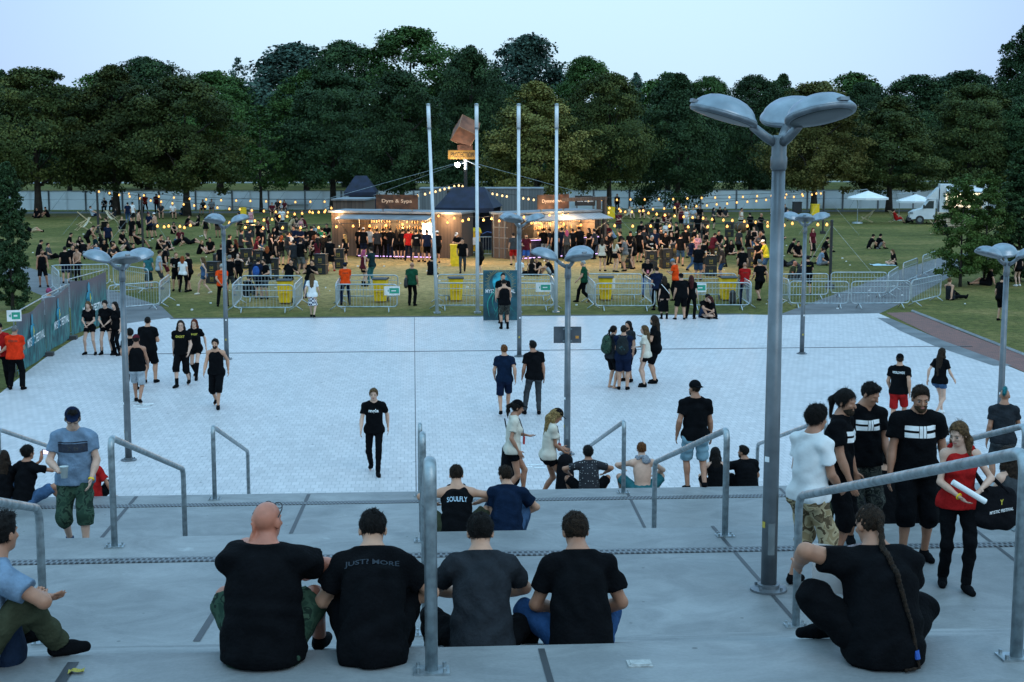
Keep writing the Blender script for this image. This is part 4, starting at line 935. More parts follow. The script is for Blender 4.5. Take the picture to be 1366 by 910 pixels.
# chairs, cable reel trolley in the gap
g = G(650, 341, ZL); t = thing('hand_trolley', 'blue wire trolley in the gap between the bars', 'trolley', g, 0)
mb = MB(); mb.tube(rounded([(-.5, 0, .1), (-.5, 0, 1.1), (.5, 0, 1.1), (.5, 0, .1), (-.45, 0, .1)], .08), .025, 6)
for k in range(6): mb.tube([(-.4+.16*k, 0, .1), (-.4+.16*k, 0, 1.1)], .01, 4)
obj('frame', mb, M_BARR, t); mb = MB(); mb.tube([(-.3, .2, 1.25), (0, .2, 1.4), (.4, .2, 1.3)], .03, 6); obj('handle', mb, plain('blue_tube', (.03, .1, .35), .5), t)
obj('wheel', MB().tube([(-.45, .02, .1), (-.45, .1, .1)], .1, 10), M_BLK, t)
# ---------------------------------------------------------------- white site fence with dark posts
M_SHEET = planks('white_sheeting', (.74, .76, .78), (.80, .81, .82), 1.15, 'Z', .6)
_nt = M_SHEET.node_tree; _b = _nt.nodes['Principled BSDF']; _o = _nt.nodes['Material Output']; _t = N(_nt, 'ShaderNodeBsdfTranslucent'); _t.inputs['Color'].default_value = (.85, .87, .88, 1)
_m = N(_nt, 'ShaderNodeMixShader'); _m.inputs[0].default_value = .55; _nt.links.new(_b.outputs[0], _m.inputs[1]); _nt.links.new(_t.outputs[0], _m.inputs[2]); _nt.links.new(_m.outputs[0], _o.inputs['Surface'])
x0, x1, segs = -52.0, 66.0, 34
def fy(x): return 143.6-0.028*x
prev = None
fen0 = None
for i in range(segs):
    xa = x0+(x1-x0)*i/segs; xb = x0+(x1-x0)*(i+1)/segs; a = Vector((xa, fy(xa), ZL)); b = Vector((xb, fy(xb), ZL)); L = (b-a).length
    if fen0 is None:
        fen0 = thing('site_fence', 'white sheeted site fence panel in the long fence under the trees', 'fence', a, math.atan2((b-a).y, (b-a).x), 'white fence panels'); q = fen0
        obj('sheet', MB().grid(lambda u, v: (L*u, .03*math.sin(9*u)*math.sin(math.pi*v), .12+1.75*v), 12, 3), M_SHEET, q, True)
        obj('post', MB().box((0, .02, .98), (.16, .10, 1.96)), M_RIM, q); obj('post', MB().box((L*.5, .05, .95), (.06, .05, 1.9)), M_GALV, q)
        obj('rail', MB().tube([(0, .05, 1.9), (L, .05, 1.9)], .025, 6), M_RIM, q); obj('brace', MB().tube([(L*.45, -.05, 1.8), (L*.1, -.9, 0)], .015, 4), M_GALV, q)
        fch = tree_of(fen0)
    else:
        q = dup(fen0, fch, a, math.atan2((b-a).y, (b-a).x))
# ---------------------------------------------------------------- park benches in front of it
M_BENCH = plain('green_slats', (.018, .04, .032), .6, 0, .25, 4)
b0 = None
for (x, yb, lab) in ((318, 281, 'left of the pair of benches by the left fence'), (397, 281, 'just left of the left bar, behind seated people'), (1033, 279.5, 'behind the big lamp post'), (1103, 279.5, 'right of the tree with a yellow bin')):
    g = G(x, yb, ZL); g.z = -.01
    if b0 is None:
        b0 = thing('park_bench', 'x', 'bench', g, 0, 'dark green park benches'); q = b0
        mb = MB()
        for k in range(4): mb.box((0, -.18+.13*k, .45), (1.95, .10, .04))
        obj('seat', mb, M_BENCH, q)
        mb = MB()
        for k in range(4): mb.box((0, .28+.04*k, .56+.13*k), (1.95, .035, .10))
        obj('backrest', mb, M_BENCH, q)
        for x_ in (-.8, .8): obj('leg', MB().box((x_, .05, .22), (.07, .5, .44)).box((x_, .33, .7), (.07, .05, .6)), M_RIM, q)
        bch = tree_of(b0)
    else: q = dup(b0, bch, g, 0)
    q['label'] = 'dark green slatted park bench '+lab; q.scale = (1.12, 1, 1.2)
# ---------------------------------------------------------------- deck chairs
M_PINE = plain('pine_frame', (.50, .36, .20), .6, 0, .15, 8)
def deck_parts(t, cloth):
    for x in (-.28, .28):
        obj('side_rail', MB().tube([(x, -.55, .05), (x, .55, 1.0)], .022, 5), M_PINE, t); obj('side_rail', MB().tube([(x*.9, .48, .03), (x*.9, -.45, .48)], .02, 5), M_PINE, t)
    mb = MB()
    for p in ((-.55, .08), (.53, .98), (-.43, .47), (.46, .06)): mb.tube([(-.29, p[0], p[1]), (.29, p[0], p[1])], .02, 5)
    obj('cross_bar', mb, M_PINE, t)
    pr = [(-.43, .47), (-.25, .30), (-.02, .27), (.18, .42), (.36, .68), (.53, .98)]
    def sl(u, v):
        f = v*(len(pr)-1); i = min(int(f), len(pr)-2); w_ = f-i; return (-.24+.48*u, pr[i][0]*(1-w_)+pr[i+1][0]*w_, pr[i][1]*(1-w_)+pr[i+1][1]*w_)
    obj('sling', MB().grid(sl, 2, 10), cloth, t, True)
M_CRM = fabric((.55, .48, .36), 'cream_canvas'); M_BKC = fabric((.018, .018, .02), 'black_canvas')
DECK = [((113, 299), 100, M_BKC, 'black slung deck chair by the leftmost festoon pole, occupied'), ((111, 308), -60, M_CRM, 'empty folding deck chair frame seen from its side, far left'), ((150, 297), 80, M_CRM, 'deck chair under the tree with a reclining person'), ((163, 311), -160, M_BKC, 'deck chair with a black back and a woman in it'), ((139, 313), 200, M_BKC, 'deck chair right beside the leftmost festoon pole'),
        ((835, 292), -70, M_CRM, 'deck chair right of the right bar, left of the two'), ((858, 292), 75, M_CRM, 'deck chair under the right festoon, right of the two'), ((1156, 297), -120, M_CRM, 'empty pale deck chair beside the white parasol'), ((1194, 297), 95, M_CRM, 'deck chair with a man in red'), ((1250, 313), 70, M_BKC, 'black deck chair in front of the food truck crates')]
dk0 = {}
for p, rz, cl, lab in DECK:
    k = cl.name
    if k not in dk0:
        t = thing('deck_chair', lab, 'deck chair', G(p[0], p[1], ZL), R(rz), 'folding deck chairs'); deck_parts(t, cl); dk0[k] = (t, tree_of(t))
    else: dup(dk0[k][0], dk0[k][1], G(p[0], p[1], ZL), R(rz), lab)
# ---------------------------------------------------------------- white parasols
def parasol(x, yb, ytop, xc, lab):
    g = G(x, yb, ZL); top = AV(xc, ytop, g.y); c = top-g; t = thing('parasol', lab, 'parasol', g, 0, 'white cantilever parasols')
    n = 8; r = 1.65; mb = MB(); vs = [(c.x, 0, c.z)]+[(c.x+r*math.cos(2*math.pi*(k+.5)/n), r*math.sin(2*math.pi*(k+.5)/n), c.z-.55) for k in range(n)]
    mb.add(vs, [(0, 1+k, 1+(k+1) % n) for k in range(n)])
    vs2 = vs[1:]; m_ = len(mb.v); mb.add([*vs2, *[(v[0], v[1], v[2]-.16) for v in vs2]], [(k, n+k, n+(k+1) % n, (k+1) % n) for k in range(n)])
    obj('canopy', mb, plain('white_canvas', (.72, .73, .74), .8, 0, .05, 2), t)
    obj('mast', MB().tube([(0, 0, .1), (0, 0, c.z*.62), (-.3 if c.x > 0 else .3, 0, c.z*1.0), (c.x*.9, 0, c.z+.12), (c.x, 0, c.z)], [.035, .035, .03, .025, .02], 6), M_GALV, t)
    obj('base', MB().lathe([(.45, 0), (.42, .1), (.08, .14)], 14), M_GALV, t)
    mb = MB()
    for k in range(n): mb.tube([(c.x, 0, c.z-.05), (c.x+r*math.cos(2*math.pi*(k+.5)/n), r*math.sin(2*math.pi*(k+.5)/n), c.z-.57)], .012, 4)
    obj('rib', mb, M_GALV, t)
parasol(1143.5, 298, 254.5, 1158, 'white cantilever parasol over an empty deck chair'); parasol(1199, 294, 259, 1222, 'white cantilever parasol over the cab of the food truck')
# ---------------------------------------------------------------- food truck
g = G(1215, 299, ZL); u = (G(1314, 300, ZL)-g); rz = math.atan2(u.y, u.x); S = u.length
t = thing('food_truck', 'white food truck with an open lit serving hatch behind the tree', 'food truck', g, rz)
M_VAN = plain('white_van_paint', (.62, .65, .68), .35, 0, .05, 2)
k = S/6.3
cab = MB(); prof_c = [(-.1, .45), (-.12, .95), (.25, 1.18), (.95, 1.35), (1.5, 2.15), (2.05, 2.2), (2.05, .45)]
cab.v += [(x*k, 0, z*k) for x, z in prof_c]+[(x*k, 2.0*k, z*k) for x, z in prof_c]; n = len(prof_c)
cab.f += [tuple(range(n)), tuple(reversed(range(n, 2*n)))]+[(i, n+i, n+(i+1) % n, (i+1) % n) for i in range(n)]
cb_ = obj('cab', cab, M_VAN, t)
obj('windscreen', MB().add([(1.0*k, .1*k, 1.40*k), (1.47*k, .1*k, 2.08*k), (1.47*k, 1.9*k, 2.08*k), (1.0*k, 1.9*k, 1.40*k)], [(0, 1, 2, 3)]), M_GLASS, cb_); cb_.children_recursive
obj('side_window', MB().add([(1.0*k, -.012, 1.38*k), (1.9*k, -.012, 1.38*k), (1.9*k, -.012, 2.05*k), (1.48*k, -.012, 2.05*k)], [(0, 1, 2, 3)]), M_GLASS, cb_)
obj('headlight', MB().box((.0*k, .12*k, .98*k), (.28*k, .28*k, .2*k)), M_LAMP, cb_); obj('bumper', MB().box((-.1*k, 1.0*k, .42*k), (.25*k, 2.02*k, .28*k)), M_GRYLID, cb_)
obj('mirror', MB().box((1.05*k, -.14, 1.55*k), (.12, .18, .3)), M_BLK, cb_)
fair = MB(); fair.add([(1.3*k, .1*k, 2.2*k), (2.3*k, .1*k, 2.2*k), (2.3*k, .1*k, 3.25*k), (1.3*k, 1.9*k, 2.2*k), (2.3*k, 1.9*k, 2.2*k), (2.3*k, 1.9*k, 3.25*k)], [(0, 1, 2), (5, 4, 3), (0, 2, 5, 3), (1, 4, 5, 2)]); obj('roof_fairing', fair, M_VAN, cb_)
bx = MB()
def slab(xa, xb, ya, yb, za, zb): bx.box(((xa+xb)/2*k, (ya+yb)/2*k, (za+zb)/2*k), ((xb-xa)*k, (yb-ya)*k, (zb-za)*k))
slab(2.4, 2.48, 0, 2.1, .7, 3.5); slab(6.4, 6.48, 0, 2.1, .7, 3.5); slab(2.482, 6.398, 2.02, 2.1, .7, 3.5); slab(2.482, 6.398, 0.002, 2.018, .7, .8); slab(2.482, 6.398, 0.002, 2.018, 3.4, 3.5)
slab(2.482, 2.9, 0.004, .08, .802, 3.398); slab(6.0, 6.398, 0.004, .08, .802, 3.398); slab(2.902, 5.998, 0.006, .08, .802, 1.5); slab(2.902, 5.998, 0.006, .08, 2.75, 3.398)
bo = obj('box_body', bx, M_VAN, t)
obj('hatch_flap', MB().box((4.45*k, -.55*k, 3.05*k), (3.1*k, 1.15*k, .06), Matrix.Rotation(R(14), 3, 'X')), M_VAN, bo); obj('counter_shelf', MB().box((4.45*k, -.22*k, 1.48*k), (3.1*k, .42*k, .06)), M_PINE, bo)
obj('lit_ceiling', MB().box((4.45*k, 1.0*k, 3.3*k), (3.0*k, .5*k, .05)), glow('truck_light', (1.0, .9, .72), 7), bo)
obj('back_wall', MB().box((4.45*k, 1.9*k, 2.1*k), (3.2*k, .03, 1.5*k)), plain('steel_wall', (.55, .52, .46), .5), bo)
mn = obj('menu_board', MB().box((4.0*k, -.03, 1.15*k), (1.7*k, .04, .55*k)), M_BLK, bo)
mb = MB()
for r_ in range(3):
    for c_ in range(3): mb.box(((3.45+.52*c_)*k, -.058, (1.0+.15*r_)*k), (.36*k, .01, .06*k))
obj('menu_lines', mb, M_PAPER, mn)
for x in (.75, 5.2):
    wl = obj('wheel', MB().tube([(x*k, -.03, .38*k), (x*k, .25, .38*k)], .38*k, 18), M_BLK, t); obj('hub', MB().tube([(x*k, -.05, .38*k), (x*k, -.028, .38*k)], .2*k, 14), M_LAMP, wl)
lamp_light(in_frame(g, rz, (4.45*k, .9*k, 2.9*k)), 110, (1, .85, .62))
g2 = G(1257, 306, ZL); t = thing('crate_wall', 'low wall of pale wooden crates in front of the food truck', 'crates', g2+Vector((0, .6, 0)), rz)
mb = MB()
for i in range(5):
    for j in range(4): mb.box((.0+.42*i, 0, .17+.32*j), (.40, .4, .29))
obj('crate_boxes', mb, plain('pale_crate', (.50, .40, .28), .8, 0, .2, 6), t)
obj('slot_row', MB().box((.85, -.205, .2), (1.9, .012, .06)).box((.85, -.205, .52), (1.9, .012, .06)).box((.85, -.205, .84), (1.9, .012, .06)).box((.85, -.205, 1.16), (1.9, .012, .06)), plain('slot_brown', (.15, .09, .05), .8), t)
# ---------------------------------------------------------------- trees
def leaf_mat(name, dark, mid, light):
    m, nt, b = new_mat(name)
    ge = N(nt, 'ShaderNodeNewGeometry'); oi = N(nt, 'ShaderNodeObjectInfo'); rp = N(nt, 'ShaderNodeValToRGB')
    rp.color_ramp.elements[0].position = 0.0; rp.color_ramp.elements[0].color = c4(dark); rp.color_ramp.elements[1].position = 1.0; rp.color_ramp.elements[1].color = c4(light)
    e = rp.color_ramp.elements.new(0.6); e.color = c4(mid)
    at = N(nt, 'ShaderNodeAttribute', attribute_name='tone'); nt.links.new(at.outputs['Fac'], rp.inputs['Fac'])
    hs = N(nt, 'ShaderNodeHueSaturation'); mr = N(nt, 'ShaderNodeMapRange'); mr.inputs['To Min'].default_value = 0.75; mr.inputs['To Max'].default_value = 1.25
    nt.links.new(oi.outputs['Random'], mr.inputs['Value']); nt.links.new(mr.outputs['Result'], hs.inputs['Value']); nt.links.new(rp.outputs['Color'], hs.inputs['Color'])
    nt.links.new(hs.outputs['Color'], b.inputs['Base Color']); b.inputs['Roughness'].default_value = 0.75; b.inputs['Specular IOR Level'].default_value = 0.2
    return m
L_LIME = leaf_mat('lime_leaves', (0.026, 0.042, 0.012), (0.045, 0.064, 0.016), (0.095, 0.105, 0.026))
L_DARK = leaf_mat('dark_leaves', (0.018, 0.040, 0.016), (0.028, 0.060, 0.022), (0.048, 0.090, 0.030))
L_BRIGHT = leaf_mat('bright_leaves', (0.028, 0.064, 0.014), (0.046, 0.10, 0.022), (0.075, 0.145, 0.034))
L_HAZE = leaf_mat('haze_blue_leaves', (0.030, 0.065, 0.052), (0.050, 0.098, 0.075), (0.075, 0.13, 0.095))  # blue-green tint stands in for haze on the distant trees
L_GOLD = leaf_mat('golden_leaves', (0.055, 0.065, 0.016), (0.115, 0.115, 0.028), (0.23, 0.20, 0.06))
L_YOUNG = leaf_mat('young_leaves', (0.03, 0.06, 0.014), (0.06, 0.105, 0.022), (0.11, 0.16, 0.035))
M_BARK = plain('bark', (0.035, 0.028, 0.022), 0.9, 0, 0.3, 3, 0.4, 25)
def crown_mesh(name, H, W, z0, seed, shape, leaf, ncl, per, cr, hollow=0.5, flat=0.6):
    rs = np.random.RandomState(seed)
    t = rs.rand(ncl)**0.9; az = rs.rand(ncl)*2*np.pi
    if shape == 'round': f = np.sin(np.pi*np.clip(t*0.93+0.07, 0, 1)**0.80)**0.55
    elif shape == 'egg': f = np.sin(np.pi*np.clip(t*0.95+0.05, 0, 1)**0.62)**0.75
    elif shape == 'column': f = np.sin(np.pi*np.clip(t*0.9+0.1, 0, 1)**0.7)**0.45
    elif shape == 'cone': f = (1-t)**0.75*0.95+0.05
    else: f = np.sin(np.pi*np.clip(t*0.9+0.08, 0, 1))**0.5
    ph = rs.rand(4)*6.28
    lump = 1+0.20*np.sin(3*az+ph[0]+2.2*t)+0.14*np.sin(5*az+ph[1]-5*t)+0.15*np.sin(9*t+ph[2]+az)+.10*np.sin(17*t+3*az)
    rad = (hollow+(1-hollow)*rs.rand(ncl)**0.6)
    r = W/2*f*lump*rad*0.92
    C = np.stack([r*np.cos(az), r*np.sin(az), z0+(H-z0)*(t*0.96+0.01)+0.04*H*np.sin(4*az+ph[3])*(t < .9)], 1)
    size = cr*(0.6+0.8*rs.rand(ncl))*(0.55+0.45*f)
    n = ncl*per
    ci = np.repeat(np.arange(ncl), per)
    dirs = rs.randn(n, 3); dirs /= np.linalg.norm(dirs, axis=1)[:, None]
    rr = rs.rand(n)**0.5
    P = C[ci]+dirs*(rr*size[ci])[:, None]*np.array([1, 1, flat])
    out = P-np.array([0, 0, z0+(H-z0)*0.45]); out /= np.linalg.norm(out, axis=1)[:, None]+1e-6
    nrm = out*0.55+np.array([0, 0, 0.45])+rs.randn(n, 3)*0.55; nrm /= np.linalg.norm(nrm, axis=1)[:, None]
    a = np.cross(nrm, rs.randn(n, 3)); a /= np.linalg.norm(a, axis=1)[:, None]; b = np.cross(nrm, a)
    s = leaf*(0.6+0.8*rs.rand(n))[:, None]
    a *= s*0.5; b *= s*0.36
    V = np.empty((n, 4, 3)); V[:, 0] = P-a; V[:, 1] = P+b; V[:, 2] = P+a; V[:, 3] = P-b
    me = np_mesh(name, V.reshape(-1, 3), np.arange(n*4).reshape(-1, 4), False)
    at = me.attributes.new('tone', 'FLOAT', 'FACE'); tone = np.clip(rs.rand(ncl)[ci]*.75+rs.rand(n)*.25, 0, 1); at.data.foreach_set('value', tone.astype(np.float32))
    return me
def np_mesh(name, V, F, smooth=True):
    me = bpy.data.meshes.new(name); nf = len(F); k = F.shape[1] if nf else 4
    me.vertices.add(len(V)); me.vertices.foreach_set('co', np.ascontiguousarray(V, dtype=np.float32).ravel())
    me.loops.add(nf*k); me.loops.foreach_set('vertex_index', np.ascontiguousarray(F, dtype=np.int32).ravel())
    me.polygons.add(nf); me.polygons.foreach_set('loop_start', np.arange(nf, dtype=np.int32)*k)
    if smooth: me.polygons.foreach_set('use_smooth', np.ones(nf, dtype=bool))
    me.update(calc_edges=True)
    return me
def trunk_mesh(H, W, z0, seed, r, lean=0.0, nl=9):
    rs = random.Random(seed); mb = MB()
    top = H*0.82
    pts = [(lean*(k/6)*1.2+0.05*rs.uniform(-1, 1)*k/3, 0.05*rs.uniform(-1, 1)*k/3, top*k/6) for k in range(7)]
    mb.tube(pts, [r*1.25]+[r*(1-0.85*k/6) for k in range(1, 7)], 8)
    for k in range(nl):
        f = 0.24+0.55*k/nl; i = f*6; j = int(i); q = i-j
        p = [pts[j][c]*(1-q)+pts[j+1][c]*q for c in range(3)]; az = 2.4*k+rs.uniform(-.4, .4); L = W*0.42*(1-0.55*f)
        mb.tube([p, (p[0]+L*.5*math.cos(az), p[1]+L*.5*math.sin(az), p[2]+L*.30), (p[0]+L*math.cos(az), p[1]+L*math.sin(az), p[2]+L*.75)], [r*.42, r*.25, r*.06], 5)
    return mb.mesh('trunk', True)
PROT = {}
def proto(key):
    if key in PROT: return PROT[key]
    sp = {
     'lime_a': (12, 9.8, 2.3, 11, 'round', .20, 250, 185, 1.15), 'lime_b': (12, 8.6, 2.3, 12, 'egg', .20, 235, 185, 1.08), 'lime_c': (12, 9.4, 2.3, 13, 'round', .20, 240, 185, 1.12),
     'oak_a': (12, 10.0, 1.2, 21, 'round', .20, 265, 180, 1.2), 'oak_b': (12, 8.6, 1.0, 22, 'egg', .20, 250, 180, 1.1), 'oak_c': (12, 9.2, 1.4, 23, 'round', .20, 250, 185, 1.15),
     'sparse': (12, 6.5, 2.6, 31, 'egg', .28, 95, 42, .85), 'poplar': (12, 3.4, 0.6, 41, 'column', .26, 200, 45, .62), 'far': (12, 9.5, .5, 51, 'round', .30, 330, 80, 1.1),
     'hornbeam': (5.6, 2.2, .5, 66, 'column', .10, 150, 150, .32), 'thuja': (5.9, 1.7, .15, 62, 'column', .11, 360, 75, .22),
    }[key]
    H, W, z0, seed, shape, leaf, ncl, per, cr = sp
    PROT[key] = (crown_mesh('crown', H, W, z0, seed, shape, leaf, ncl, per, cr, 0.35 if key in ('hornbeam', 'thuja') else 0.50, 0.62 if key in ('hornbeam', 'thuja', 'poplar', 'far') else 0.52), trunk_mesh(H, W, z0, seed, {'poplar': .16, 'sparse': .16, 'hornbeam': .07, 'thuja': .08}.get(key, .30)), H, W)
    return PROT[key]
def tree(key, x, v, ytop, wpx, mat, label, group='trees of the park edge', yb=None, lean=0.0, zg=-.02):
    cm, tm, H, W = proto(key)
    p = AV(x, 300, v); base = Vector((p.x, v, zg)); h = AV(x, ytop, v).z-zg
    t = thing('tree', label, 'tree', base, random.uniform(0, 6.28), group)
    sw = wpx*v/FPX/W*(1.17 if v > 120 else 1); t.scale = (sw, sw, h/H)
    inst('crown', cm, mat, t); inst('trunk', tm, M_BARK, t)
    return t
TL = [
 # first row, in front of and along the fence
 ('lime_a', 52, 136, 88, 140, L_LIME, 'broad leafy tree at the far left above the people under it'), ('lime_b', 156, 137, 86, 118, L_LIME, 'tall tree behind the leftmost festoon pole'),
 ('lime_c', 250, 135, 100, 135, L_LIME, 'wide tree left of the left benches'), ('sparse', 349, 141, 138, 80, L_BRIGHT, 'small thin tree between the two left benches'),
 ('lime_a', 445, 142, 94, 128, L_DARK, 'tree just behind the left timber container'), ('lime_c', 537, 128, 92, 112, L_DARK, 'tree behind the roof sign of the left bar'),
 ('lime_b', 715, 130, 108, 125, L_GOLD, 'yellowish tree between the two right flagpoles'), ('lime_a', 812, 134, 95, 108, L_LIME, 'tree right of the rightmost flagpole'),
 ('oak_b', 903, 138, 97, 105, L_DARK, 'dark tree left of the big lamp post, trunk between festoons'), ('oak_a', 1000, 165, 98, 100, L_DARK, 'dark tree right behind the big lamp heads'),
 ('lime_c', 1085, 137, 108, 120, L_GOLD, 'yellowish tree with a yellow bin at its foot'), ('lime_b', 1185, 138, 128, 115, L_LIME, 'tree above the white parasols'),
 ('lime_a', 1290, 142, 110, 120, L_LIME, 'tree behind the food truck'), ('oak_b', 1370, 140, 118, 90, L_DARK, 'dark tree behind the food truck at the right edge'),
 ('oak_c', 630, 150, 62, 95, L_DARK, 'dark tree behind the rusty cube'), ('oak_b', -25, 138, 100, 90, L_DARK, 'tree cut by the left edge of the view'),
 # second row
 ('oak_a', 200, 205, 74, 130, L_DARK, 'tall dark tree rising behind the second and third trees at left'), ('oak_c', 295, 185, 93, 120, L_BRIGHT, 'bright green tree between the third tree and the thin one'),
 ('far', 392, 255, 56, 150, L_HAZE, 'bluish willow on the rising ground left of the tall dark trees'), ('sparse', 322, 250, 74, 45, L_HAZE, 'thin bluish tree on the skyline at left'),
 ('oak_b', 410, 190, 92, 90, L_BRIGHT, 'fresh green tree behind the left benches'), ('oak_a', 462, 215, 52, 120, L_DARK, 'tall dark tree left of the highest crown'),
 ('oak_c', 548, 200, 34, 150, L_BRIGHT, 'highest crown of the wood, left of the mast'), ('oak_b', 628, 195, 60, 85, L_DARK, 'dark tree right of the highest crown'),
 ('far', 700, 260, 45, 120, L_HAZE, 'bluish tall twin tree on the skyline between the flagpoles'), ('oak_a', 778, 190, 73, 100, L_BRIGHT, 'bright green crown right of the rightmost flagpole top'),
 ('oak_c', 670, 205, 110, 100, L_DARK, 'dark tree behind the third flagpole'), ('poplar', 846, 230, 94, 26, L_HAZE, 'slim bluish poplar right of the flagpoles'),
 ('oak_b', 890, 195, 98, 80, L_DARK, 'dark crown left of the lamp head'), ('oak_a', 945, 200, 100, 85, L_BRIGHT, 'green crown behind the left lamp head'),
 ('oak_b', 1040, 185, 98, 70, L_DARK, 'dark crown between the big lamp heads'), ('lime_b', 1095, 190, 108, 65, L_GOLD, 'golden crown tip above the right lamp head'),
 ('oak_c', 1150, 195, 108, 75, L_DARK, 'dark crown right of the big lamp heads'), ('oak_a', 1215, 210, 98, 130, L_DARK, 'dark crown on the rising ground at right'),
 ('oak_c', 1285, 215, 92, 120, L_DARK, 'dark crown below the highest right tree'), ('oak_b', 1362, 200, 30, 110, L_DARK, 'highest tree at the right edge of the wood'),
 ('oak_a', 1400, 180, 60, 120, L_DARK, 'tree at the right edge cut by the frame'), ('far', 105, 270, 116, 60, L_HAZE, 'low bluish tree on the skyline between the two left trees'),
 ('oak_c', 10, 200, 92, 90, L_DARK, 'dark crown behind the leftmost tree'), ('oak_a', 95, 190, 118, 90, L_DARK, 'dark crown between the two leftmost trees'),
 ('far', 1255, 270, 100, 90, L_HAZE, 'bluish crown peeping over the wood at right'),
]
for k, x, v, yt, wpx, mt, lab in TL: tree(k, x, v, yt, wpx, mt, lab)
# farther wood that closes the view under the crowns, behind the pale road
for i in range(24):
    x = -40+i*62; tree(['oak_a', 'oak_b', 'oak_c', 'far'][i % 4], x, 252+8*((i*7) % 5), 150-18*((i*5) % 4), 105, [L_DARK, L_BRIGHT, L_DARK, L_HAZE][(i*3) % 4], 'tree of the farther wood glimpsed low behind the field', 'trees of the farther wood')
# low hill that carries the farther trees on the right
# young trees near the paths
tree('hornbeam', 1284, 67.5, 229, 66, L_YOUNG, 'left one of two young leafy trees beside the exit path', 'young trees on the lawn')
tree('hornbeam', 1316, 68.5, 226, 62, L_YOUNG, 'right one of two young leafy trees beside the exit path', 'young trees on the lawn')
tree('thuja', 1362, 70, 196, 60, L_DARK, 'dark columnar tree at the right edge, behind the lamp', 'young trees on the lawn')
tree('thuja', 12, 60.5, 212, 46, L_DARK, 'dark columnar tree at the left edge by the banner fence', 'young trees on the lawn')
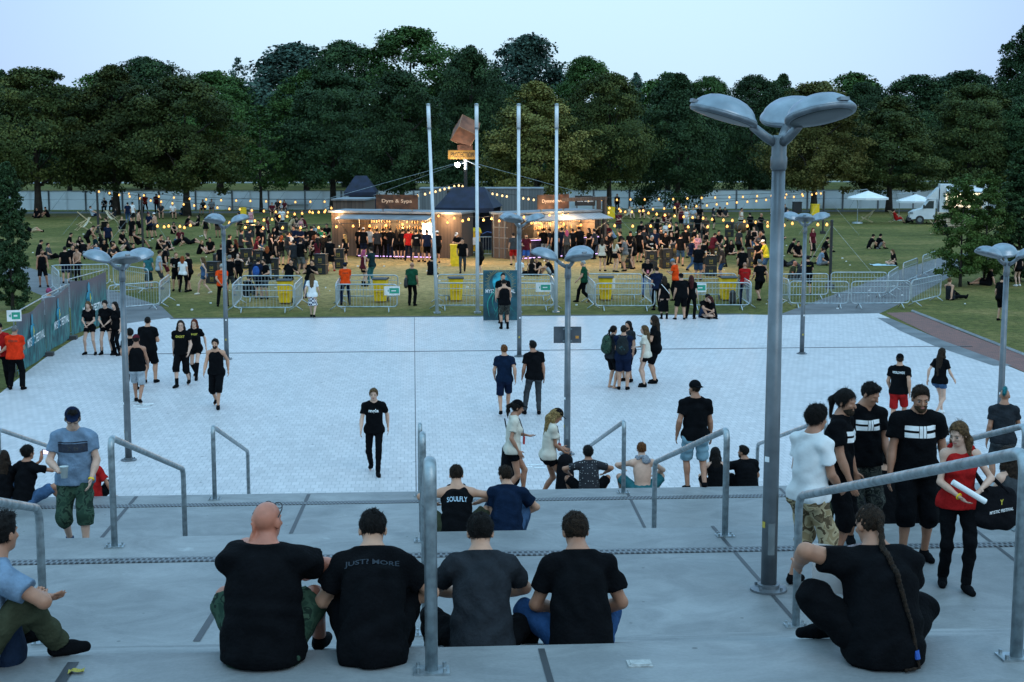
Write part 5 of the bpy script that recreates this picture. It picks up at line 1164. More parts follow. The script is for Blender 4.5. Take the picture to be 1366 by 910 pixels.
# ---------------------------------------------------------------- people: one smooth surface grown from a posed skeleton
def V3(*a): return np.array(a, dtype=float)
def nrm(v):
    n = np.linalg.norm(v); return v/n if n > 1e-9 else V3(0, 0, 1)
def rotm(ax, deg):
    return np.array(Matrix.Rotation(R(deg), 3, ax))
class Field:
    def __init__(s): s.P = []; s.post = []
    def cone(s, a, b, ra, rb, k=.03, cuts=(), flat=None): s.P.append(('c', np.asarray(a, float), np.asarray(b, float), ra, rb, k, list(cuts), flat)); return s
    def ell(s, c, M, r, k=.03, cuts=()): s.P.append(('e', np.asarray(c, float), np.asarray(M, float), np.asarray(r, float), None, k, list(cuts), None)); return s
    def cut(s, n, p): n = nrm(np.asarray(n, float)); s.post.append(('p', n, float(np.dot(n, p)))); return s
    def sub(s, c, r): s.post.append(('s', np.asarray(c, float), r)); return s
    def mesh(s, name, h, folds=0.0, seed=0, ff=1.0):
        lo = np.full(3, 1e9); hi = np.full(3, -1e9)
        for q in s.P:
            if q[0] == 'c':
                m = max(q[3], q[4])*1.05; a = np.minimum(q[1], q[2])-m; b = np.maximum(q[1], q[2])+m
            else: m = np.max(q[3]); a = q[1]-m; b = q[1]+m
            lo = np.minimum(lo, a); hi = np.maximum(hi, b)
        lo -= 3*h; hi += 3*h
        n = np.ceil((hi-lo)/h).astype(int)+1
        ax = [(lo[i]+h*np.arange(n[i])).astype(np.float32) for i in range(3)]
        F = np.full(tuple(n), 0.12, np.float32)
        for q in s.P:
            k = q[5]; pad = k+2.5*h
            if q[0] == 'c':
                m = max(q[3], q[4]); a = np.minimum(q[1], q[2])-m-pad; b = np.maximum(q[1], q[2])+m+pad
            else: m = np.max(q[3]); a = q[1]-m-pad; b = q[1]+m+pad
            i0 = np.maximum(0, np.floor((a-lo)/h).astype(int)); i1 = np.minimum(n, np.ceil((b-lo)/h).astype(int)+1)
            if np.any(i1 <= i0): continue
            sl = tuple(slice(i0[j], i1[j]) for j in range(3))
            X = ax[0][sl[0]][:, None, None]; Y = ax[1][sl[1]][None, :, None]; Z = ax[2][sl[2]][None, None, :]
            if q[0] == 'c':
                A = q[1]; B = q[2]; ba = B-A; L2 = max(1e-9, float(ba@ba))
                px_, py_, pz_ = X-A[0], Y-A[1], Z-A[2]
                if q[7] is not None:       # flattened along an axis (unit vector, factor)
                    w, f = q[7]; g = 1.0/f-1.0; dp = px_*w[0]+py_*w[1]+pz_*w[2]
                    px_ = px_+dp*(g*w[0]); py_ = py_+dp*(g*w[1]); pz_ = pz_+dp*(g*w[2])
                t = np.clip((px_*ba[0]+py_*ba[1]+pz_*ba[2])/L2, 0, 1)
                d = np.sqrt((px_-t*ba[0])**2+(py_-t*ba[1])**2+(pz_-t*ba[2])**2)-(q[3]+(q[4]-q[3])*t)
                if q[7] is not None: d = d*(0.5+0.5*q[7][1])
            else:
                M = q[2]; r = q[3]; c = q[1]; px_, py_, pz_ = X-c[0], Y-c[1], Z-c[2]
                l = [M[0, j]*px_+M[1, j]*py_+M[2, j]*pz_ for j in range(3)]
                k0 = np.sqrt((l[0]/r[0])**2+(l[1]/r[1])**2+(l[2]/r[2])**2)
                k1 = np.sqrt((l[0]/r[0]**2)**2+(l[1]/r[1]**2)**2+(l[2]/r[2]**2)**2)+1e-6
                d = k0*(k0-1.0)/k1
            for (cn, cd) in q[6]: d = np.maximum(d, X*cn[0]+Y*cn[1]+Z*cn[2]-cd)
            f = F[sl]; hh = np.clip(0.5+0.5*(f-d)/k, 0, 1); F[sl] = f+(d-f)*hh-k*hh*(1-hh)
        X, Y, Z = ax[0][:, None, None], ax[1][None, :, None], ax[2][None, None, :]
        if folds:
            rs = np.random.RandomState(seed+5); fo = 0
            for w in range(4):
                kv = rs.randn(3); kv = kv/np.linalg.norm(kv)*(38+22*w)*ff*np.array([1, 1, .75]); fo = fo+np.sin(X*kv[0]+Y*kv[1]+Z*kv[2]+rs.rand()*6+1.3*np.sin(Z*19+w))
            F += (folds*0.4*fo-(folds*.35 if folds > .007 else 0)).astype(np.float32)
        for q in s.post:
            if q[0] == 'p': F = np.maximum(F, X*q[1][0]+Y*q[1][1]+Z*q[1][2]-q[2])
            else: F = np.maximum(F, q[2]-np.sqrt((X-q[1][0])**2+(Y-q[1][1])**2+(Z-q[1][2])**2))
        return nets(name, F.astype(np.float32), lo, h)
def nets(name, F, lo, h):
    nx, ny, nz = F.shape; I = F < 0
    cnt = np.zeros((nx-1, ny-1, nz-1), np.int8)
    for dx in (0, 1):
        for dy in (0, 1):
            for dz in (0, 1): cnt += I[dx:nx-1+dx, dy:ny-1+dy, dz:nz-1+dz]
    act = (cnt > 0) & (cnt < 8)
    idx = np.argwhere(act)
    if len(idx) == 0: return bpy.data.meshes.new(name)
    ID = np.full(act.shape, -1, np.int32); ID[act] = np.arange(len(idx))
    corner = {}
    for dx in (0, 1):
        for dy in (0, 1):
            for dz in (0, 1): corner[(dx, dy, dz)] = F[idx[:, 0]+dx, idx[:, 1]+dy, idx[:, 2]+dz]
    S = np.zeros((len(idx), 3)); C = np.zeros(len(idx))
    for a in range(3):
        for p in (0, 1):
            for q in (0, 1):
                c0 = [0, 0, 0]; o = [i for i in range(3) if i != a]; c0[o[0]] = p; c0[o[1]] = q; c1 = list(c0); c1[a] = 1
                f0 = corner[tuple(c0)]; f1 = corner[tuple(c1)]; m = (f0 < 0) != (f1 < 0)
                t = np.where(m, f0/np.where(m, f0-f1, 1), 0)
                pos = np.tile(np.array(c0, float), (len(idx), 1)); pos[:, a] = t
                S += pos*m[:, None]; C += m
    Vv = (idx+S/C[:, None])*h+lo
    quads = []
    for a in range(3):
        o = [(a+1) % 3, (a+2) % 3]
        sl0 = [slice(None)]*3; sl1 = [slice(None)]*3; sl0[a] = slice(0, F.shape[a]-1); sl1[a] = slice(1, F.shape[a])
        A = I[tuple(sl0)]; B = I[tuple(sl1)]; E = np.argwhere(A != B)
        E = E[(E[:, o[0]] > 0) & (E[:, o[1]] > 0) & (E[:, o[0]] < F.shape[o[0]]-1) & (E[:, o[1]] < F.shape[o[1]]-1)]
        if len(E) == 0: continue
        fl = A[E[:, 0], E[:, 1], E[:, 2]]
        def cell(d0, d1):
            e = E.copy(); e[:, o[0]] -= d0; e[:, o[1]] -= d1; return ID[e[:, 0], e[:, 1], e[:, 2]]
        q = np.stack([cell(1, 1), cell(0, 1), cell(0, 0), cell(1, 0)], 1)
        q[~fl] = q[~fl][:, ::-1]; quads.append(q)
    Q = np.concatenate(quads)
    return np_mesh(name, Vv, Q, True)
def ik(A, T, l1, l2, hint):
    A = np.asarray(A, float); T = np.asarray(T, float); d = T-A; L = np.linalg.norm(d); L = min(max(L, abs(l1-l2)+.02), l1+l2-.004); u = nrm(d); T = A+u*L
    a = (l1*l1-l2*l2+L*L)/(2*L); hgt = math.sqrt(max(0, l1*l1-a*a)); hv = np.asarray(hint, float); hv = hv-u*(hv@u); hv = nrm(hv)
    return A+u*a+hv*hgt, T
def skeleton(p, fem):
    """p: pose dict in metres for a 1.78 m body, facing +Y, right hand = +X"""
    S = {}
    P = V3(*p.get('pelvis', (0, 0, .93))); yaw = p.get('pyaw', 0)
    Rp = rotm('Z', yaw) @ rotm('Y', p.get('proll', 0)) @ rotm('X', -p.get('ptilt', 0))
    Rc = rotm('Z', yaw+p.get('twist', 0)) @ rotm('Y', p.get('side', 0)) @ rotm('X', -p.get('lean', 3))
    Rh = rotm('Z', yaw+p.get('twist', 0)+p.get('hyaw', 0)) @ rotm('Y', p.get('hroll', 0)) @ rotm('X', -p.get('hpitch', 0))
    S['P'] = P; S['Rp'] = Rp; S['Rc'] = Rc; S['Rh'] = Rh
    upm = nrm(Rp[:, 2]*.5+Rc[:, 2]*.5)
    S['B'] = P+upm*.18; S['C'] = S['B']+nrm(upm*.3+Rc[:, 2]*.7)*.17; S['N'] = S['C']+Rc[:, 2]*.205
    sw = (.152 if fem else .178)*p.get('sh', 1.0)
    sz = p.get('shrug', 0)
    for s, n in ((1, 'R'), (-1, 'L')):
        S['S'+n] = S['N']+Rc[:, 0]*s*sw+Rc[:, 2]*(-.068+sz)+Rc[:, 1]*p.get('round', .0)
        S['H'+n] = P+Rp[:, 0]*s*(.092)-Rp[:, 2]*.02
    S['X'] = S['N']+nrm(Rc[:, 2]*.7+Rh[:, 2]*.5+Rh[:, 1]*.18)*.138+Rh[:, 2]*.03+Rh[:, 1]*.01
    for s, n in ((1, 'R'), (-1, 'L')):
        t = p.get('h'+n); t = V3(*t) if t is not None else S['S'+n]+Rc @ V3(s*.075, .05, -.52)
        hint = Rc @ V3(*p.get('e'+n, (s*.35, -1, -.15)))
        S['E'+n], S['W'+n] = ik(S['S'+n], t, .285, .255, hint)
        ft = p.get('f'+n); ft = V3(*ft) if ft is not None else V3(P[0]+s*.11, P[1], .085)
        kh = V3(*p.get('k'+n, (s*.12, 1, .1)))
        S['K'+n], S['A'+n] = ik(S['H'+n], ft, .435, .425, kh)
        fd = p.get('d'+n); S['T'+n] = nrm(V3(*fd)) if fd is not None else nrm(V3(s*.22, 1, 0))
        hd = p.get('g'+n); fw = nrm(S['W'+n]-S['E'+n]); S['D'+n] = nrm(V3(*hd)) if hd is not None else fw
    return S
def arm_hand(F, S, n, s, p, b):
    F.cone(S['S'+n], S['E'+n], .052*b, .041*b, .03).cone(S['E'+n], S['W'+n], .041*b, .027*b, .02)
    F.ell(S['E'+n]*.68+S['W'+n]*.32, frame_from(nrm(S['W'+n]-S['E'+n])), (.040*b, .040*b, .09), .03)
    W = S['W'+n]; D = S['D'+n]; X = p.get('q'+n); 
    side = V3(*X) if X is not None else S['Rc'] @ V3(0, 1, 0)     # thumb side
    side = nrm(side-D*(side@D)); pal = np.cross(D, side)*s        # palm normal (towards the body when hanging)
    pc = W+D*.05
    F.ell(pc, np.stack([side, pal, D], 1), (.041, .017, .055), .012)
    curl = p.get('c'+n, .45)
    for i, (o, L) in enumerate(((.029, .072), (.010, .080), (-.010, .074), (-.028, .058))):
        a = pc+side*o+D*.042; d = D
        for j, fr in enumerate((.45, .32, .23)):
            ang = curl*(.55+.5*j); d = nrm(D*math.cos(ang)+(-pal)*math.sin(ang)*(-1 if p.get('flip'+n) else 1)); bb = a+d*L*fr
            F.cone(a, bb, .0088-.0006*j, .0082-.0006*j, .003); a = bb
    a = W+D*.022+side*.03; d1 = nrm(side*.75+D*.75-pal*.2); b1 = a+d1*.038; F.cone(a, b1, .0125, .0105, .008); F.cone(b1, b1+nrm(D*.9+side*.3-pal*.3)*.034, .0105, .009, .004)
def frame_from(z):
    z = nrm(z); a = nrm(np.cross(z, V3(.31, .95, .05))); return np.stack([a, np.cross(z, a), z], 1)
def body_field(S, p, fem, b=1.0):
    F = Field(); Rp, Rc, Rh = S['Rp'], S['Rc'], S['Rh']
    hipw = .172 if fem else .160
    F.ell(S['P']+Rp[:, 2]*.02, Rp, (hipw*b, .115*b, .13), .05)
    F.ell(S['B'], Rc*.5+Rp*.5, ((.128 if fem else .145)*b, .098*b, .15), .06)
    F.ell(S['C']+Rc[:, 2]*.0, Rc, ((.140 if fem else .165)*b, .108*b, .19), .06)
    if fem:
        for s in (-1, 1): F.ell(S['C']+Rc @ V3(s*.068, .085, -.01), Rc, (.062, .06, .062), .03)
    for s, n in ((1, 'R'), (-1, 'L')):
        F.cone(S['N']-Rc[:, 2]*.005, S['S'+n], .055, .055*b, .04); F.cone(S['N']+Rc[:, 2]*.035, (S['N']*.4+S['S'+n]*.6), .05, .045, .04)
        F.ell(S['S'+n], Rc, (.060*b, .058*b, .062), .03)
        F.ell(S['H'+n]+Rp @ V3(s*.015, -.06, -.03), Rp, (.085*b, .075*b, .09), .04)
        F.cone(S['H'+n], S['K'+n], .086*b, .054*b, .04); F.cone(S['K'+n], S['A'+n], .053*b, .034*b, .025)
        d = nrm(S['A'+n]-S['K'+n]); back = -nrm(S['T'+n]-d*(S['T'+n]@d)) if abs(S['T'+n]@d) < .98 else V3(0, -1, 0)
        F.ell(S['K'+n]+d*.13+back*.022, frame_from(d), (.047*b, .047*b, .11), .03)
        toe = S['T'+n]; F.cone(S['A'+n]-toe*.025+V3(0, 0, -.045), S['A'+n]+toe*.125+V3(0, 0, -.058), .032, .024, .02)
        arm_hand(F, S, n, s, p, b*(.86 if fem else 1.0))
    F.cone(S['N']-Rc[:, 2]*.03, S['X']-Rh[:, 2]*.03, .062 if not fem else .050, .056 if not fem else .045, .035)
    X = S['X']
    F.ell(X+Rh @ V3(0, -.008, .03), Rh, (.076, .095, .088), .02)
    F.ell(X+Rh @ V3(0, .028, -.035), Rh, (.060, .066, .082), .025)
    F.ell(X+Rh @ V3(0, .058, -.088), Rh, (.034, .030, .026), .02)
    F.ell(X+Rh @ V3(0, .082, .020), Rh, (.050, .014, .010), .015)
    F.cone(X+Rh @ V3(0, .092, .008), X+Rh @ V3(0, .112, -.030), .008, .0135, .008)
    for s in (-1, 1):
        F.ell(X+Rh @ V3(s*.078, -.005, -.008), Rh @ rotm('Z', -18*s), (.010, .021, .033), .006)
        F.ell(X+Rh @ V3(s*.034, .078, -.025), Rh, (.022, .014, .018), .012)
    F.ell(X+Rh @ V3(0, .090, -.062), Rh, (.023, .010, .007), .006)
    return F
def top_field(S, p, fem, b, kind):
    """tee, tank, crop, long sleeves"""
    F = Field(); Rp, Rc = S['Rp'], S['Rc']; e = .016
    loose = p.get('loose', 1.0)
    hem = p.get('hem', {'crop': -.30}.get(kind, .07))
    seat = p.get('seated', False)
    F.ell(S['C'], Rc, ((.140 if fem else .165)*b+e, .108*b+e+.004, .19+e), .05)
    if fem:
        for s in (-1, 1): F.ell(S['C']+Rc @ V3(s*.067, .086, -.01), Rc, (.074, .073, .074), .05)
    F.ell(S['B'], Rc*.5+Rp*.5, ((.135 if fem else .150)*b+e*loose, .105*b+e*loose, .16), .06)
    lowc = S['P']-Rp[:, 2]*.05 if not seat else S['P']+V3(*(-S['Rc'][:, 1]*.02))+V3(0, 0, -.02)
    F.cone(S['C']-Rc[:, 2]*.02, lowc, ((.128 if fem else .150)*b+e*loose), ((.178 if fem else .172)*b+e*loose+(.02 if seat else 0)), .05, flat=(nrm(Rc[:, 1]+Rp[:, 1]), .80 if not seat else .88))
    for s, n in ((1, 'R'), (-1, 'L')):
        if kind in ('tee', 'long', 'crop'):
            F.cone(S['N']-Rc[:, 2]*.008, S['S'+n], .055+.008, .055*b+e, .04); F.cone(S['N']+Rc[:, 2]*.018-Rc[:, 1]*.008, (S['N']*.4+S['S'+n]*.6), .066, .060, .04); F.ell(S['S'+n], Rc, (.060*b+e*.8, .058*b+e*.8, .060+e*.4), .03)
            fr = .60 if kind != 'long' else 1.0; d = nrm(S['E'+n]-S['S'+n]); q = S['S'+n]+(S['E'+n]-S['S'+n])*fr
            bb = b*(.86 if fem else 1)
            F.cone(S['S'+n], q+d*.03, .052*bb+e*1.2, .046*bb+e*1.75*loose, .03, cuts=[(d, float(d@q))])
            if kind == 'long':
                d2 = nrm(S['W'+n]-S['E'+n]); F.cone(S['E'+n], S['W'+n], .055*bb, .042*bb, .03, cuts=[(d2, float(d2@S['W'+n]))])
        else:
            a = S['N']+Rc[:, 0]*s*.085-Rc[:, 2]*.005; F.cone(a, S['C']+Rc @ V3(s*.09, 0, .08), .045, .09, .04)
    if not seat and kind != 'crop':
        for s, n in ((1, 'R'), (-1, 'L')): F.ell(S['H'+n]+Rp @ V3(s*.012, -.055, .0), Rp, (.085*b+e+.012, .075*b+e+.016, .12), .05); F.ell(S['H'+n]+Rp @ V3(s*.02, .02, .02), Rp, (.085*b+e+.010, .085*b+e+.004, .12), .05)
    if seat and hem > -.2: F.cut(V3(0, 0, -1), S['P']+V3(0, 0, -.088))
    else: F.cut(-Rp[:, 2], S['P']-Rp[:, 2]*hem if hem > -.2 else S['B']-Rp[:, 2]*.0)
    if kind in ('tee', 'long'): F.cut(nrm(Rc[:, 2]-Rc[:, 1]*.25), S['N']+Rc[:, 2]*.036-Rc[:, 1]*.03)
    F.sub(S['N']+Rc[:, 2]*(.085 if kind in ('tee', 'long') else .04)+Rc[:, 1]*(.035 if kind in ('tee', 'long') else .05), .080 if kind in ('tee', 'long') else .088)
    return F
def leg_field(S, p, fem, b, kind):
    F = Field(); Rp = S['Rp']; hipw = .172 if fem else .160; e = {'trousers': .013, 'shorts': .018, 'jeans': .011, 'minis': .012, 'long_shorts': .020}.get(kind, .013)
    F.ell(S['P']+Rp[:, 2]*.02, Rp, (hipw*b+e, .115*b+e, .13+e*.5), .05)
    for s, n in ((1, 'R'), (-1, 'L')):
        F.ell(S['H'+n]+Rp @ V3(s*.015, -.06, -.03), Rp, (.085*b+e, .075*b+e, .09+e), .04)
        H, K, A = S['H'+n], S['K'+n], S['A'+n]; d = nrm(K-H)
        if kind in ('shorts', 'minis', 'long_shorts'):
            fr = {'shorts': .92, 'minis': .38, 'long_shorts': 1.10}[kind]
            if fr <= 1:
                q = H+(K-H)*fr; F.cone(H, q+d*.04, .086*b+e, (.086-.032*fr)*b+e*2.0, .04, cuts=[(d, float(d@q))])
            else:
                F.cone(H, K, .086*b+e, .054*b+e*1.8, .04); d2 = nrm(A-K); q = K+d2*.10; F.cone(K, q+d2*.04, .054*b+e*1.7, .054*b+e*1.7, .03, cuts=[(d2, float(d2@q))])
        else:
            d2 = nrm(A-K); q = A-d2*.005; F.cone(H, K, .086*b+e, .056*b+e, .04)
            F.cone(K, A, .056*b+e, (.036*b+e+(.018 if kind == 'trousers' else .006)), .03, cuts=[(d2, float(d2@q))])
            F.ell(K+d2*.13-nrm(S['T'+n]-d2*(S['T'+n]@d2)+1e-6)*.015, frame_from(d2), (.048*b+e, .048*b+e, .11), .03)
    if not p.get('seated'): F.cut(Rp[:, 2], S['P']+Rp[:, 2]*.10)
    return F
def skirt_field(S, p, fem, b, length):
    F = Field(); Rp = S['Rp']
    F.ell(S['P']+Rp[:, 2]*.02, Rp, (.178*b, .128*b, .13), .05)
    q = S['P']-V3(0, 0, length); mid = (S['KR']+S['KL'])/2; c = S['P']+(mid-S['P'])*(length/.46); c[2] = q[2]
    F.cone(S['P']-V3(0, 0, .02), c-V3(0, 0, .05), .165*b, .165*b+.12*length, .05, cuts=[(V3(0, 0, -1), -float(q[2]))], flat=(V3(0, 1, 0), .78)); F.cut(Rp[:, 2], S['P']+Rp[:, 2]*.11)
    return F
def shoe_field(S, n, boot=0.0):
    F = Field(); t = S['T'+n]; A = S['A'+n]; z0 = A[2]-.085
    up = V3(0, 0, 1)
    F.cone(A-t*.03+up*-.042, A+t*.075+up*-.046, .042, .044, .03); F.cone(A+t*.06+up*-.05, A+t*.155+up*-.058, .043, .036, .03)
    F.cone(A+up*-.04, A+up*(.01+boot), .043, .046 if not boot else .052, .02, cuts=[(up, float(A[2]+.012+boot))] if not boot else [(nrm(S['K'+n]-A), float(nrm(S['K'+n]-A)@(A+nrm(S['K'+n]-A)*boot)))])
    F.cut(V3(0, 0, -1), V3(0, 0, z0))
    return F
def sock_field(S, n, L):
    F = Field(); d = nrm(S['K'+n]-S['A'+n]); q = S['A'+n]+d*L; F.cone(S['A'+n]-d*.02, q+d*.05, .041, .041+.03*min(1, L/.3), .02, cuts=[(d, float(d@q))]); return F
def hair_field(S, p, kind):
    F = Field(); Rh, X = S['Rh'], S['X']; e = {'short': .009, 'crop': .004, 'bushy': .022}.get(kind, .014)
    F.ell(X+Rh @ V3(0, -.012, .032), Rh, (.076+e, .095+e, .088+e), .02)
    if kind in ('short', 'bushy'): F.ell(X+Rh @ V3(0, .045, .098), Rh, (.055, .045, .028), .03)
    if kind in ('short', 'crop', 'bushy', 'mohawk'):
        n = nrm(Rh @ V3(0, .80, -.62)); F.cut(n, X+Rh @ V3(0, .060, .045))
        n = nrm(Rh @ V3(0, .30, -.95)); F.cut(n, X+Rh @ V3(0, -.07, -.055))
    if kind in ('long', 'bob', 'pony', 'bun', 'vlong', 'halfup'):
        n = nrm(Rh @ V3(0, .86, -.50)); c = float(n@(X+Rh @ V3(0, .062, .045)))
        F.P[0] = F.P[0][:6]+([(n, c)],)+F.P[0][7:]
        L = {'long': .30, 'bob': .12, 'vlong': .46, 'halfup': .27}.get(kind, 0)
        if L:
            dn = nrm(-S['Rc'][:, 2]*.8-V3(0, 0, .6))
            for s in (-1, 1):
                a = X+Rh @ V3(s*.072, -.025, .02); b1 = X+Rh @ V3(s*.085, -.035, -.10); F.cone(a, b1, .028, .036, .03); F.cone(b1, b1+dn*L*.75+S['Rc'] @ V3(s*.01, -.01, 0), .036, .022, .03)
            a = X+Rh @ V3(0, -.085, .0); b1 = X+Rh @ V3(0, -.105, -.11)
            F.cone(a, b1, .055, .055, .04); bq = b1+dn*L+S['Rc'] @ V3(0, -.045, 0); F.cone(b1, bq, .055, .030, .04)
            for s in (-.05, .05): F.cone(b1+Rh @ V3(s, 0, 0), bq+S['Rc'] @ V3(s*1.1, .01, .02), .042, .018, .03)
        if kind == 'pony':
            a = X+Rh @ V3(0, -.105, .035); q = a+Rh @ V3(0, -.05, -.05); F.cone(a, q, .03, .033, .02); F.cone(q, q+V3(0, 0, -.16)+Rh @ V3(0, -.01, 0), .034, .014, .02)
        if kind == 'bun': F.ell(X+Rh @ V3(0, -.10, .06), Rh, (.042, .042, .042), .015)
    if kind == 'mohawk':
        F.P = []; F.post = []
        for i in range(6):
            a = R(-35+32*i); F.ell(X+Rh @ V3(0, -.008+.098*math.cos(R(20)+R(28)*i), .03+.102*math.sin(R(20)+R(28)*i)), Rh, (.030, .035, .035), .03)
    return F
def cap_field(S, back=False):
    F = Field(); Rh, X = S['Rh'], S['X']; s = -1 if back else 1
    F.ell(X+Rh @ V3(0, -.008, .042), Rh, (.089, .108, .098), .02, cuts=[(-Rh[:, 2], float(-Rh[:, 2]@(X+Rh @ V3(0, 0, .038))))])
    F.ell(X+Rh @ V3(0, s*.112, .044), Rh @ rotm('X', -6*s), (.070, .072, .008), .012)
    return F
def beard_field(S, big=False):
    F = Field(); Rh, X = S['Rh'], S['X']
    F.ell(X+Rh @ V3(0, .032, -.042), Rh, (.066, .071, .086), .02); F.ell(X+Rh @ V3(0, .064, -.095), Rh, (.04, .036, .034 if not big else .06), .02)
    F.cut(Rh @ V3(0, -.35, 1), X+Rh @ V3(0, .09, -.045)); F.cut(Rh @ V3(0, -1, 0), X+Rh @ V3(0, .005, 0)); F.sub(X+Rh @ V3(0, .112, -.058), .024)
    return F
SKIN = {'fair': plain('skin_fair', (0.50, 0.26, 0.165), .5, 0, .07, 14), 'tan': plain('skin_tan', (0.37, 0.17, 0.10), .5, 0, .08, 14), 'pale': plain('skin_pale', (0.58, 0.35, 0.255), .5, 0, .06, 14), 'red': plain('skin_red', (0.47, 0.165, 0.10), .45, 0, .1, 12), 'ink': camo('skin_ink', [(.40, .24, .18), (.10, .10, .11), (.33, .2, .16), (.07, .10, .10)], 22)}
HC = {'brown': (.035, .02, .012), 'dark': (.012, .009, .008), 'blond': (.36, .23, .09), 'fairb': (.16, .09, .04), 'red': (.17, .035, .012), 'ginger': (.20, .075, .025), 'grey': (.22, .22, .22), 'white': (.55, .54, .52), 'pink': (.55, .10, .22), 'teal': (.02, .22, .25), 'darkred': (.07, .012, .012), 'orange': (.35, .08, .02)}
TC = {'black': (.0045, .0048, .006), 'navy': (.008, .014, .036), 'blue': (.03, .09, .30), 'white': (.70, .70, .70), 'grey': (.13, .14, .15), 'lgrey': (.33, .37, .41), 'bluegrey': (.16, .23, .32), 'red': (.36, .014, .014), 'orange': (.80, .066, .010), 'rorange': (.72, .036, .010), 'green': (.01, .16, .07), 'dgreen': (.012, .065, .035), 'cream': (.62, .56, .47), 'maroon': (.09, .012, .02), 'denim': (.05, .10, .19), 'ldenim': (.20, .33, .40), 'jeans': (.03, .06, .13), 'mblue': (.022, .06, .15), 'beige': (.38, .29, .18), 'khaki': (.15, .13, .07), 'brown': (.055, .035, .028), 'pink': (.55, .25, .28), 'teal': (.03, .14, .16), 'yellow': (.55, .45, .03), 'dgrey': (.045, .05, .055), 'charcoal': (.022, .025, .030), 'dkteal': (.010, .030, .036), 'olive': (.045, .05, .03), 'midnight': (.006, .014, .034)}
def cloth(c):
    if c in ('white', 'cream'): return fabric(TC[c], 'cloth_'+c, .03)
    if c == 'dots': return dots()
    if c == 'camo': return camo('camo_sand', [(.30, .22, .12), (.42, .33, .20), (.10, .07, .04), (.20, .14, .08)], 8)
    if c == 'dcamo': return camo('camo_dark', [(.02, .02, .02), (.06, .06, .05), (.015, .017, .014), (.10, .10, .085)], 14)
    if c == 'gcamo': return camo('camo_green', [(.02, .045, .03), (.035, .07, .045), (.012, .025, .018), (.05, .085, .055)], 9)
    if c == 'gingham': return checker('gingham', (.70, .70, .72), (.025, .03, .07), 14)
    if c == 'dots': return camo('dotted', [(.014, .016, .022)]*3+[(.5, .5, .5)], 30)
    return fabric(TC[c], 'cloth_'+c)
def hairm(c): return plain('hair_'+c, [x*.7 for x in HC[c]], .75, 0, .45, 45, .9, 130, spec=.2)
def dots():
    if 'dots' in MATS: return MATS['dots']
    m, nt, b = new_mat('dotted_cloth'); tc = N(nt, 'ShaderNodeTexCoord'); v = N(nt, 'ShaderNodeTexVoronoi'); v.inputs['Scale'].default_value = 22; v.inputs['Randomness'].default_value = .35
    nt.links.new(tc.outputs['Object'], v.inputs['Vector']); l = N(nt, 'ShaderNodeMath', operation='LESS_THAN'); l.inputs[1].default_value = .19; nt.links.new(v.outputs['Distance'], l.inputs[0])
    mx = N(nt, 'ShaderNodeMix', data_type='RGBA'); mx.inputs['A'].default_value = (.012, .013, .018, 1); mx.inputs['B'].default_value = (.42, .42, .42, 1); nt.links.new(l.outputs[0], mx.inputs['Factor']); nt.links.new(mx.outputs['Result'], b.inputs['Base Color']); b.inputs['Roughness'].default_value = .9
    MATS['dots'] = m; return m
PCACHE = {}
def piece(key, pose, fem, b, what, h):
    """mesh of one garment or of the body for a pose (shared by everybody in that pose)"""
    k = (key, fem, round(b, 2), what, h)
    if k in PCACHE: return PCACHE[k]
    sk = (key, fem, round(b, 2), 'sk')
    if sk not in PCACHE: PCACHE[sk] = skeleton(pose, fem)
    S = PCACHE[sk]; seed = abs(hash(what)) % 97 if False else sum(map(ord, what+key)) % 97
    w = what.split(':'); n = w[0]
    if n == 'body': me = body_field(S, pose, fem, b).mesh('body', h)
    elif n in ('tee', 'tank', 'crop', 'long'): me = top_field(S, pose, fem, b, n).mesh(n, h*1.15, .0042 if h > .0105 else .0105, seed, 1.0 if h > .0105 else .55)
    elif n in ('trousers', 'jeans', 'shorts', 'minis', 'long_shorts'): me = leg_field(S, pose, fem, b, n).mesh(n, h*1.15, .0035 if h > .0105 else .0085, seed, 1.0 if h > .0105 else .6)
    elif n == 'skirt': me = skirt_field(S, pose, fem, b, float(w[1])).mesh('skirt', h*1.25, .005, seed)
    elif n == 'shoe': me = shoe_field(S, w[1], float(w[2]) if len(w) > 2 else 0).mesh('shoe', h)
    elif n == 'sock': me = sock_field(S, w[1], float(w[2])).mesh('sock', h)
    elif n == 'hair': me = hair_field(S, pose, w[1]).mesh('hair', h*.8, (.0055 if w[1] in ('short', 'bushy', 'crop') else .0028) if h < .015 else .003, seed, 2.6 if w[1] in ('short', 'bushy', 'crop') else 1.7)
    elif n == 'cap': me = cap_field(S, len(w) > 1).mesh('cap', h*.8)
    elif n == 'beard': me = beard_field(S, len(w) > 1).mesh('beard', h*.8, .003, seed, 2.6)
    PCACHE[k] = me
    return me
